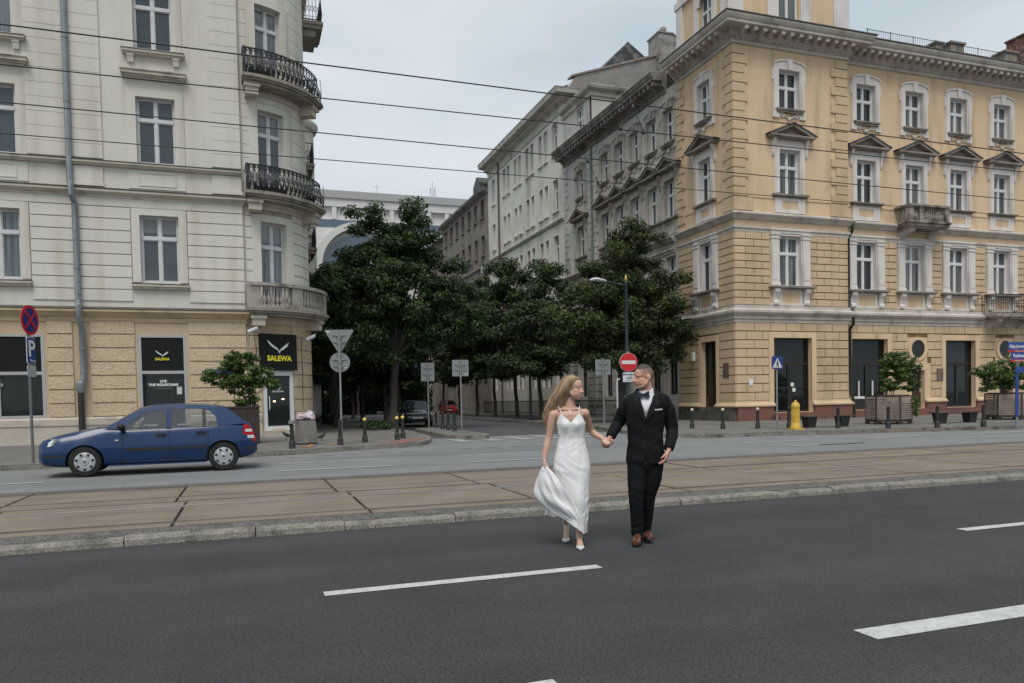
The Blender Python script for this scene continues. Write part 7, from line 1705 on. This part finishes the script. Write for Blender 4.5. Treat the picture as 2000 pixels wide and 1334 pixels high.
def sleeve(b, pts, rs):
    P = [Vector(p) for p in pts]; Q = []; r2 = []
    for i in range(len(P)-1):
        for k in range(9):
            t = k/9; p0, p1, p2, p3 = P[max(i-1, 0)], P[i], P[i+1], P[min(i+2, len(P)-1)]
            Q.append(tuple(.5*((2*p1)+(p2-p0)*t+(2*p0-5*p1+4*p2-p3)*t*t+(3*p1-p0-3*p2+p3)*t**3))); s_ = i*9+k; r2.append((rs[i]+(rs[i+1]-rs[i])*t)*(1+.012*math.sin(s_*1.9)+.02*math.sin(s_*.8+1)))
    Q.append(tuple(P[-1])); r2.append(rs[-1]); b.tube(Q, r2, 16)
    b.ell(Q[0], (rs[0]*1.0,)*3, 16, 10)
sleeve(b, [(-.128, .02, 1.44), (-.186, .05, 1.355), (-.240, .08, 1.245), (-.292, .0, 1.155), (-.322, -.042, 1.10)], [.066, .072, .064, .055, .049])
sleeve(b, [(.220, .02, 1.44), (.262, .04, 1.35), (.296, .055, 1.175), (.286, -.01, 1.07), (.256, -.08, .975)], [.068, .073, .064, .057, .050])
b.build('jacket', suit, groom, 'all')
b = MB()                                                   # lapels follow the opening, with a notch; collar at the neck
def edge(z, s, off):
    cx, cy, rx, ry = ring_at(z); a = -math.pi/2+s*jphi(z)+s*off/ max(rx, .05); c, q = math.cos(a), math.sin(a); e = 2/2.35
    return (cx+(rx+.010)*math.copysign(abs(c)**e, c), cy+(ry+.012)*math.copysign(abs(q)**e, q)-.004, z)
for s in (-1, 1):
    zs = np.linspace(1.243, 1.455, 12); A = [edge(z, s, -.004) for z in zs]; B = [edge(z, s, .004+.082*((z-1.243)/.212)**.8) for z in zs]
    B[-1] = edge(1.447, s, .086); n = len(zs); b.add(A+B, [(i, i+1, n+i+1, n+i) for i in range(n-1)])
    zs = np.linspace(1.462, 1.582, 7); A = [edge(z, s, -.004) for z in zs]; B = [edge(z-.012, s, .072-.22*(z-1.462)) for z in zs]; n = 7; b.add(A+B, [(i, i+1, n+i+1, n+i) for i in range(n-1)])
b.build('lapel', suit2, groom, 'all')
b = MB(); cx, cy, rx, ry = ring_at(1.365); b.T = lambda x, y, z: (x, y-.0, z)
b.add([(.125, -.118, 1.362), (.200, -.088, 1.366), (.201, -.09, 1.380), (.125, -.120, 1.376)], [(0, 1, 2, 3)]); b.V = [(x, y-.016, z) for x, y, z in b.V]; b.T = None; b.build('pocket_square', whites, groom)
b = MB(); b.disc((.014, ring_at(1.165)[1]-ring_at(1.165)[3]-.012, 1.165), .011, 1, .008, 12); b.disc((.014, ring_at(1.05)[1]-ring_at(1.05)[3]-.012, 1.05), .011, 1, .008, 12); b.build('jacket_button', trimb, groom)
bow = mat('navy_satin', (.012, .014, .032), .4, (.02, .022, .045), 15)
b = MB(); c0 = (.012, -.085, 1.522)
for s in (-1, 1):
    vs = []
    for x, h, d in ((.006, .010, .010), (.028, .024, .016), (.05, .031, .014), (.062, .030, .006)):
        for yy in (-d, d):
            for zz in (-h, h): vs.append((c0[0]+s*x, c0[1]+yy+.25*x*.3, c0[2]+zz+(.006 if x > .04 and zz > 0 else 0)))
    fs = []
    for i in range(3): o_ = 4*i; fs += [(o_, o_+1, o_+5, o_+4), (o_+2, o_+6, o_+7, o_+3), (o_, o_+4, o_+6, o_+2), (o_+1, o_+3, o_+7, o_+5)]
    b.add(vs, fs+[(12, 13, 15, 14)])
b.box(c0[0]-.011, c0[0]+.011, c0[1]-.02, c0[1]+.012, c0[2]-.014, c0[2]+.014); b.build('bow_tie', bow, groom, True)
b = MB()
limb(b, [(-.045, .005, .86), (-.062, -.02, .66), (-.072, -.05, .5), (-.068, -.02, .3), (-.066, .005, .10)], [.118, .098, .078, .068, .062], 18); limb(b, [(.108, .02, .86), (.092, .03, .66), (.052, .06, .5), (.034, .11, .3), (.018, .16, .13)], [.108, .094, .077, .066, .059], 18)
loft(b, [(.03, .01, .69, .03, .05), (.03, .01, .75, .10, .095), (.03, .01, .82, .172, .122), (.03, .01, .95, .17, .12), (.03, .01, 1.02, .165, .118)])
tr = remesh(b, 'trousers', .007, 5, groom, suit)
me = tr.data; co = np.empty(len(me.vertices)*3, np.float32); me.vertices.foreach_get('co', co); co = co.reshape(-1, 3)
nn = np.empty(len(me.vertices)*3, np.float32); me.vertices.foreach_get('normal', nn); nn = nn.reshape(-1, 3); x, y, z = co.T
w = .0018*np.sin(z*70+x*25)*np.exp(-((z-.5)/.13)**2)+.0028*np.sin(z*85-x*30)*np.exp(-((z-.16)/.09)**2)+.0016*np.sin(z*40+x*40)*np.exp(-((z-.8)/.12)**2)
co += nn*w[:, None]; co[:, 2] = np.maximum(co[:, 2], .085+.25*np.clip(y-.04, 0, 1)); me.vertices.foreach_set('co', co.ravel()); me.update()
brown = mat('brown_leather', (.13, .045, .022), .3, (.085, .028, .014), 12, coat=.3); solem = mat('dark_sole', (.015, .012, .011), .6)
def shoe(x, y, z, yaw, pitch):
    M_ = Matrix.Translation((x, y, z)) @ Matrix.Rotation(yaw, 4, 'Z') @ Matrix.Rotation(pitch, 4, 'X'); b = MB(lambda a, c, d: tuple(M_ @ Vector((a, c, d))))
    vs = []; st = [(.11, .030, .062, .0), (.085, .036, .085, 0), (.03, .037, .095, 0), (-.03, .040, .082, 0), (-.085, .047, .062, 0), (-.13, .047, .05, 0), (-.165, .038, .042, 0), (-.188, .022, .03, 0)]
    n = 14
    for yy, wd, h, _ in st:
        for k in range(n): a = 2*math.pi*k/n; c, s = math.cos(a), math.sin(a); vs.append((wd*math.copysign(abs(c)**.8, c), yy, .022+(h if s > 0 else .016)*abs(s)**.9*(1 if s > 0 else -1)*.95))
    b.add(vs, [(i*n+k, i*n+(k+1) % n, (i+1)*n+(k+1) % n, (i+1)*n+k) for i in range(len(st)-1) for k in range(n)]+[tuple(range(n)), tuple((len(st)-1)*n+k for k in range(n-1, -1, -1))])
    o = b.build('shoe', brown, groom, True); b.V = []; b.F = []; b.M = []
    b.prism([(wd*1.06*s, yy) for s, seq in ((1, st), (-1, st[::-1])) for yy, wd, h, _ in seq], .0, .014, 2); b.box(-.034, .034, .04, .112, -.018, .0); b.build('sole', solem, o)
    b.V = []; b.F = []; b.M = []
    for k in range(4): yy = -.005-.022*k; b.tube([(-.018, yy, .098-.007*k-.0*k), (.018, yy-.008, .1-.008*k)], .003, 5)
    b.build('laces', solem, o)
shoe(-.062, -.02, .018, R(-7), 0); shoe(.032, .16, .022, R(8), R(-6))

# ---------------- bride
BX, BY = onz(1122, 1068)
bride = thing('person', 'woman with long fair hair in a white satin slip dress lifting her skirt', 'person', (BX, BY, 0), R(-23.73))
hc2 = (.022, .0, 1.602); Tb, Rb, Mb = headT(hc2, R(60), R(4), R(4))
b = MB(); head_shape(b, Tb, True)
b.tube([(-.005, .025, 1.56), (-.018, .02, 1.48), (-.024, .022, 1.39)], [.044, .045, .056], 16)
loft(b, [(-.012, .02, .86, .15, .10), (-.012, .02, .95, .15, .1), (-.012, .02, 1.08, .115, .085), (-.012, .02, 1.2, .122, .085), (-.018, .015, 1.28, .134, .088), (-.022, .014, 1.34, .140, .078), (-.024, .018, 1.378, .108, .058), (-.024, .02, 1.415, .06, .045), (-.022, .022, 1.45, .043, .042)])
for s in (-1, 1): b.tube([(-.024+s*.02, .015, 1.41), (-.028+s*.09, .016, 1.375), (-.03+s*.148, .016, 1.345)], [.028, .032, .042], 10); b.tube([(-.024+s*.012, -.036, 1.388), (-.026+s*.06, -.032, 1.392), (-.03+s*.11, -.012, 1.388)], [.010, .0095, .012], 8); b.ell((-.012+s*.06, -.045, 1.225), (.052, .042, .052), 14, 10)
limb(b, [(-.188, .015, 1.338), (-.205, .02, 1.27), (-.236, .03, 1.115), (-.262, .01, 1.02), (-.288, -.02, .885)], [.048, .046, .035, .036, .023]); limb(b, [(.128, .015, 1.348), (.152, .09, 1.265), (.192, .17, 1.165), (.245, .12, 1.12), (.312, .055, 1.082)], [.047, .044, .034, .034, .022])
hand(b, (-.288, -.022, .882), (.02, -.12, -1), (.9, .1, -.1), 1, [.75, .85, .9, 1.0], .92, 1.0, (.35, .8, .5))
hand(b, (.312, .055, 1.080), (.62, -.35, -.45), (.25, -.75, .3), -1, [.95, 1.0, 1.05, 1.1], .92, 1.0, (.3, .8, .4))
limb(b, [(.06, .01, .88), (.062, -.06, .5), (.056, -.04, .30), (.05, .02, .105)], [.085, .054, .045, .027]); limb(b, [(-.08, .03, .88), (-.075, .06, .52), (-.08, .22, .35), (-.083, .385, .17)], [.085, .054, .046, .027])
b.tube([(.05, .03, .09), (.052, -.02, .085), (.056, -.10, .045), (.057, -.165, .026)], [.028, .026, .030, .022], 12); b.tube([(-.083, .40, .15), (-.084, .36, .13), (-.087, .30, .055), (-.088, .25, .028)], [.028, .026, .03, .022], 12)
remesh(b, 'body', .0042, 6, bride, skin, lambda P: head_pig(P, Rb, hc2, True, SK_B))
# satin dress
satin = mat('white_satin', (.76, .755, .75), .42, (.72, .715, .71), 3, bump=.35, bscale=7, bdist=.02, spec=.45)
DR = [(1.40, -.02, .012, .135, .085), (1.33, -.02, .01, .146, .10), (1.25, -.012, .008, .151, .112), (1.18, -.012, .012, .138, .105), (1.10, -.012, .018, .129, .098), (1.02, -.012, .02, .147, .108), (.91, -.013, .018, .174, .122), (.80, -.012, .01, .185, .128), (.70, -.010, .005, .180, .13), (.58, -.005, -.005, .162, .128), (.48, .004, -.01, .148, .125), (.36, .010, -.005, .135, .13), (.25, .012, .01, .125, .15), (.12, .012, .03, .115, .17)]
DT = [(r[0], *r[1:]) for r in DR[::-1]]
def ztop(a):
    """neckline height by angle; a = 0 is the front"""
    a = (a+math.pi) % (2*math.pi)-math.pi; q = abs(a)
    return lerp_tab([(0, 1.262), (.25, 1.30), (.62, 1.352), (.75, 1.345), (1.15, 1.275), (1.6, 1.245), (2.2, 1.19), (3.2, 1.14)], q)[0]
def zhem(x): return lerp_tab([(-.25, .33), (-.19, .325), (-.08, .285), (.035, .205), (.10, .15), (.2, .14)], x)[0]
def dress(u, v):
    a = 2*math.pi*u; zt = ztop(a); x0 = .012+.12*math.sin(a); zh = zhem(x0)+(.03 if math.cos(a) < 0 else 0); z = zt+(zh-zt)*v
    cx, cy, rx, ry = lerp_tab(DT, z); c, s = math.sin(a), -math.cos(a); wv = 0
    q1 = 1-abs(noise.noise(Vector((c*1.6+z*.8, s*1.6, z*13+c*1.4))))*2; q2 = 1-abs(noise.noise(Vector((c*2.4-z*2, s*2.4+4, z*17-c*2.5))))*2; q3 = noise.noise(Vector((c*3.5, s*3.5, z*5)))
    wv += q1*.0055*math.exp(-((z-.80)/.13)**2)+q2*.0055*math.exp(-((z-1.04)/.10)**2)+q3*.004
    wv += q2*.009*math.exp(-((z-.40)/.16)**2)*max(0, c)+.007*math.sin(a*9+z*8)*max(0, .5-z)*2
    bust = .026*math.exp(-((z-1.228)/.052)**2)*(math.exp(-((a-.47)/.34)**2)+math.exp(-((a-2*math.pi+.47)/.34)**2))
    knee = .03*math.exp(-((z-.5)/.14)**2)*max(0, s*-1)*math.exp(-((c-.45)/.4)**2)
    r_ = 1; return (cx+(rx+wv)*c, cy+(ry+wv+bust+knee)*s, z)
b = MB(); b.grid(dress, 120, 110, wrap=True)
# the lifted part of the skirt: a fan of satin from the hand down to the hem
E1 = [(-.272, -.055, .845), (-.245, -.085, .80), (-.198, -.125, .762), (-.150, -.150, .695), (-.102, -.160, .624), (-.04, -.162, .525), (.023, -.156, .431), (.062, -.14, .345), (.087, -.12, .27), (.100, -.105, .15)]
E2 = [(-.300, -.03, .835), (-.345, -.01, .755), (-.392, .03, .625), (-.402, .03, .53), (-.36, .0, .455), (-.298, -.03, .405), (-.185, -.07, .338), (-.082, -.10, .292), (.035, -.115, .205), (.105, -.10, .135)]
def poly_at(E, t):
    f = t*(len(E)-1); i = min(int(f), len(E)-2); f -= i; return Vector(E[i])*(1-f)+Vector(E[i+1])*f
def smooth_at(E, t): return sum((poly_at(E, min(1, max(0, t+d)))*w_ for d, w_ in ((-.06, .25), (0, .5), (.06, .25))), Vector((0, 0, 0)))
def fan(u, v):
    p = smooth_at(E1, u).lerp(smooth_at(E2, u), v); sp = math.sin(math.pi*min(1, u*1.05))
    fold = .015*math.sin(v*11+u*4)*sp*(.3+.5*u)*min(1, v*4)*min(1, (1-v)*5+.3)+.005*math.sin(v*27-u*11+1)*sp*(1-.5*u)+.006*math.sin(u*16+v*9)*sp
    return (p.x+.006*math.sin(v*22+u*8)*sp, p.y-.05*math.sin(math.pi*v)*sp-fold, p.z+.012*math.sin(v*13+u*3)*sp*(1-v))
b.grid(fan, 70, 46)
# the back of the train seen below the fan, and the bunch in her fist
b.grid(lambda u, v: (-.30+.30*u-.02*math.sin(u*9), .10+.10*u-.06*v+.012*math.sin(u*30), .52-.205*v+.02*math.sin(u*14)*v+(.0 if u > .25 else -.01)), 26, 8)
b.grid(lambda u, v: (-.280+.010*math.cos(6.283*u)*(1+1.6*v)-.008*v, -.045+.010*math.sin(6.283*u)*(1+1.6*v), .845-.06*v), 14, 5, wrap=True)
b.build('dress', satin, bride, 'all')
b = MB()
def neckpt(a): z = ztop(a); cx, cy, rx, ry = lerp_tab(DT, z); return Vector((cx+(rx+.002)*math.sin(a), cy-(ry+.002)*math.cos(a), z))
for s in (-1, 1):
    a0 = neckpt(s*.64); sh = Vector((-.030+s*.105, .0, 1.424)); bk = neckpt(s*2.3)
    b.tube([tuple(a0), tuple(a0.lerp(sh, .5)+Vector((0, -.012, .006))), tuple(sh+Vector((0, -.028, -.012))), tuple(sh+Vector((0, .015, -.003))), tuple(sh.lerp(bk, .5)+Vector((0, .05, .01))), tuple(bk)], .0048, 6)
b.build('shoulder_straps', satin, bride, True)
b = MB(); b.tube([(-.070, .0, 1.425), (-.05, -.052, 1.385), (-.016, -.085, 1.325), (-.013, -.086, 1.325), (.012, -.055, 1.38), (.025, .0, 1.43)], .0016, 4); b.ell((-.0145, -.09, 1.318), (.004, .003, .006), 6, 5); b.build('necklace', mat('silver_chain', (.6, .58, .55), .3, metal=.8), bride)
# heeled shoes with crossed ankle straps
shoew = mat('white_leather', (.66, .64, .61), .4)
def heel(px, py, ang, ax, ay, az):
    b = MB()
    def foot(t, w_, h, lift, y): return None
    ball = Vector((px, py, .0)); M_ = Matrix.Translation(ball) @ Matrix.Rotation(ang, 4, 'Z'); b.T = lambda a, c, d: tuple(M_ @ Vector((a, c, d)))
    vs = []; st = [(.035, .034, .052, .004), (.0, .040, .046, .002), (-.04, .039, .040, .002), (-.075, .028, .034, .004), (-.10, .010, .024, .008)]; n = 12
    for yy, wd, h, z0 in st:
        for k in range(n): a = 2*math.pi*k/n; c, s = math.cos(a), math.sin(a); vs.append((wd*c, yy, z0+h*.5+h*.5*s))
    b.add(vs, [(i*n+k, i*n+(k+1) % n, (i+1)*n+(k+1) % n, (i+1)*n+k) for i in range(4) for k in range(n)]+[tuple(range(n)), tuple(4*n+k for k in range(n-1, -1, -1))])
    b.T = None; A = Vector((ax, ay, az)); hl = A+Vector((0, .035, -.065))
    b.tube([tuple(ball+Vector((0, .03, .012))), tuple(ball.lerp(hl, .5)+Vector((0, 0, -.01))), tuple(hl)], [.030, .026, .028], 10, flat=.35); b.ell(tuple(hl+Vector((0, -.005, .024))), (.031, .034, .03), 10, 7)
    b.tube([tuple(hl+Vector((0, .01, .0))), tuple(hl+Vector((0, .006, -.045)))], [.012, .006], 8)
    o = b.build('shoe', shoew, bride, True); b = MB(); r_ = .033
    for dz, tilt in ((.0, .35), (.0, -.35), (.035, 0)): b.tube([(ax+r_*math.cos(q), ay+r_*math.sin(q)-.0, az+dz+.0+tilt*r_*math.cos(q)*1.6) for q in np.linspace(0, 6.283, 17)], .004, 5)
    for s in (-1, 1): b.tube([(ax-s*.03, ay-.022, az+.015), (ax, ay-.047, az-.03), (px+s*.028, py+.03, .055 if az < .16 else .06)], .004, 5)
    b.build('ankle_strap', shoew, o)
heel(.057, -.115, R(2), .05, .02, .112); heel(-.088, .285, R(-3), -.083, .385, .175)
# long fair hair blown back
hairf = mat('fair_hair', (.43, .30, .185), .42, (.26, .17, .098), 26, stretch=(1, 1, .35), lo=.3, hi=.7)
def island_tint(m, a, z):
    n = m.node_tree.nodes; l = m.node_tree.links; bs = n['Principled BSDF']; src = bs.inputs['Base Color'].links[0].from_socket
    gi = n.new('ShaderNodeNewGeometry'); r = n.new('ShaderNodeMapRange'); r.inputs['To Min'].default_value = a; r.inputs['To Max'].default_value = z; l.new(gi.outputs['Random Per Island'], r.inputs['Value'])
    q = n.new('ShaderNodeVectorMath'); q.operation = 'SCALE'; l.new(src, q.inputs[0]); l.new(r.outputs[0], q.inputs['Scale']); l.new(q.outputs[0], bs.inputs['Base Color'])
island_tint(hairf, .55, 1.4)
b = MB(); b.T = Tb
def hcap(u, v):
    a = 2*math.pi*u; y, x = -math.cos(a), math.sin(a); fr = max(0, -y)
    e = v*(math.pi*.5)*(1.35-.83*fr**.8)
    return (x*.0755*math.sin(e), .016+y*.0965*math.sin(e), .036+.0885*math.cos(e))
b.grid(hcap, 44, 14, wrap=True); b.T = None
FG = [(.078, 1.690), (.052, 1.636), (.016, 1.562), (-.040, 1.478), (-.120, 1.395), (-.210, 1.305), (-.252, 1.235)]
BG_ = [(.008, 1.738), (-.082, 1.706), (-.150, 1.615), (-.220, 1.505), (-.272, 1.405), (-.298, 1.325), (-.288, 1.255)]
NR = [-.062, -.088, -.080, -.040, .005, .03, .045]; FR = [.045, .095, .105, .11, .11, .105, .09]
def cat(P, k=4):
    Q = []
    for j in range(len(P)-1):
        p0_, p1, p2, p3 = P[max(j-1, 0)], P[j], P[j+1], P[min(j+2, len(P)-1)]
        for q in range(k):
            tt = q/k; Q.append(.5*((2*p1)+(p2-p0_)*tt+(2*p0_-5*p1+4*p2-p3)*tt*tt+(3*p1-p0_-3*p2+p3)*tt**3))
    Q.append(P[-1]); return Q
def strand(s_, d, wob=0.0):
    P = []
    for j in range(7):
        bow_ = 1-.9*(2*s_-1)**2 if j else 1-.5*(2*s_-1)**2
        near = NR[j]*bow_ if NR[j] < 0 else NR[j]
        P.append(Vector((FG[j][0]+(BG_[j][0]-FG[j][0])*s_+wob*math.sin(j*2.1+s_*20)*.4, near+(FR[j]-near)*d, FG[j][1]+(BG_[j][1]-FG[j][1])*s_+wob*math.sin(j*1.7+s_*31)*.4)))
    return cat(P)
ns = 26
for d in (.06, .5):
    S_ = [strand(.02+.96*i/(ns-1), d) for i in range(ns)]; n2 = len(S_[0])-2
    b.add([tuple(S_[i][k]) for k in range(n2) for i in range(ns)], [(k*ns+i, k*ns+i+1, (k+1)*ns+i+1, (k+1)*ns+i) for k in range(n2-1) for i in range(ns-1)])
g = random.Random(3)
for i in range(950):
    s_ = g.random(); d = g.random()**2.4; Q = strand(s_*.99+g.gauss(0, .012), d, g.gauss(0, .006)); cutn = g.choice((0, 0, 0, 1, 2, 3)); Q = Q[:len(Q)-cutn]; nq = len(Q)
    Q[-1] = Q[-1]+Vector((g.gauss(0, .008), 0, g.gauss(-.006, .012))); r0_ = g.uniform(.0017, .0032)
    b.tube([tuple(q) for q in Q], [r0_*min(1, (nq-1-j)/5+.12) for j in range(nq)], 4, cap=False)
for i in range(14):                                        # loose strands in the wind
    z = g.uniform(1.40, 1.6); x = -.10-(1.6-z)*.75; b.tube([(x+.04, .05, z+.02), (x-.01, .05, z-.015), (x-.045-g.uniform(0, .04), .05, z-.022+g.uniform(-.01, .02))], [.0012, .001, .0005], 4)
b.build('hair', hairf, bride, 'all')
# the driver of the blue hatchback
drv = thing('person', 'driver in a dark top seated at the wheel of the blue hatchback', 'person', (0, 0, 0))
b = MB(); hd = (.02, .36, 1.17); Td, Rd, Md = headT(hd, R(-90)); head_shape(b, Td, False); b.tube([(.03, .36, 1.13), (.06, .36, 1.0)], [.05, .06], 12); loft(b, [(.12, .36, .66, .1, .15), (.1, .36, .85, .1, .17), (.07, .36, .98, .08, .17), (.06, .36, 1.03, .05, .08)])
for s in (-1, 1): limb(b, [(.06, .36+s*.17, .97), (-.08, .36+s*.2, .84), (-.33, .36+s*.12, .95)], [.05, .042, .028]); limb(b, [(.05, .36+s*.09, .72), (-.35, .36+s*.1, .74), (-.55, .36+s*.1, .5)], [.08, .06, .05])
remesh(b, 'body', .008, 2, drv, skin, lambda P: head_pig(P, Rd, hd, False, SK_G))
b = MB(); loft(b, [(.12, .36, .66, .115, .165), (.1, .36, .85, .115, .185), (.07, .36, .98, .095, .185), (.06, .36, 1.035, .06, .09)])
for s in (-1, 1): limb(b, [(.06, .36+s*.17, .97), (-.08, .36+s*.2, .84), (-.26, .36+s*.14, .92)], [.062, .052, .042])
remesh(b, 'dark_top', .01, 2, drv, mat('dark_jersey', (.03, .032, .036), .9)); drv.location = car.location; drv.rotation_euler = car.rotation_euler
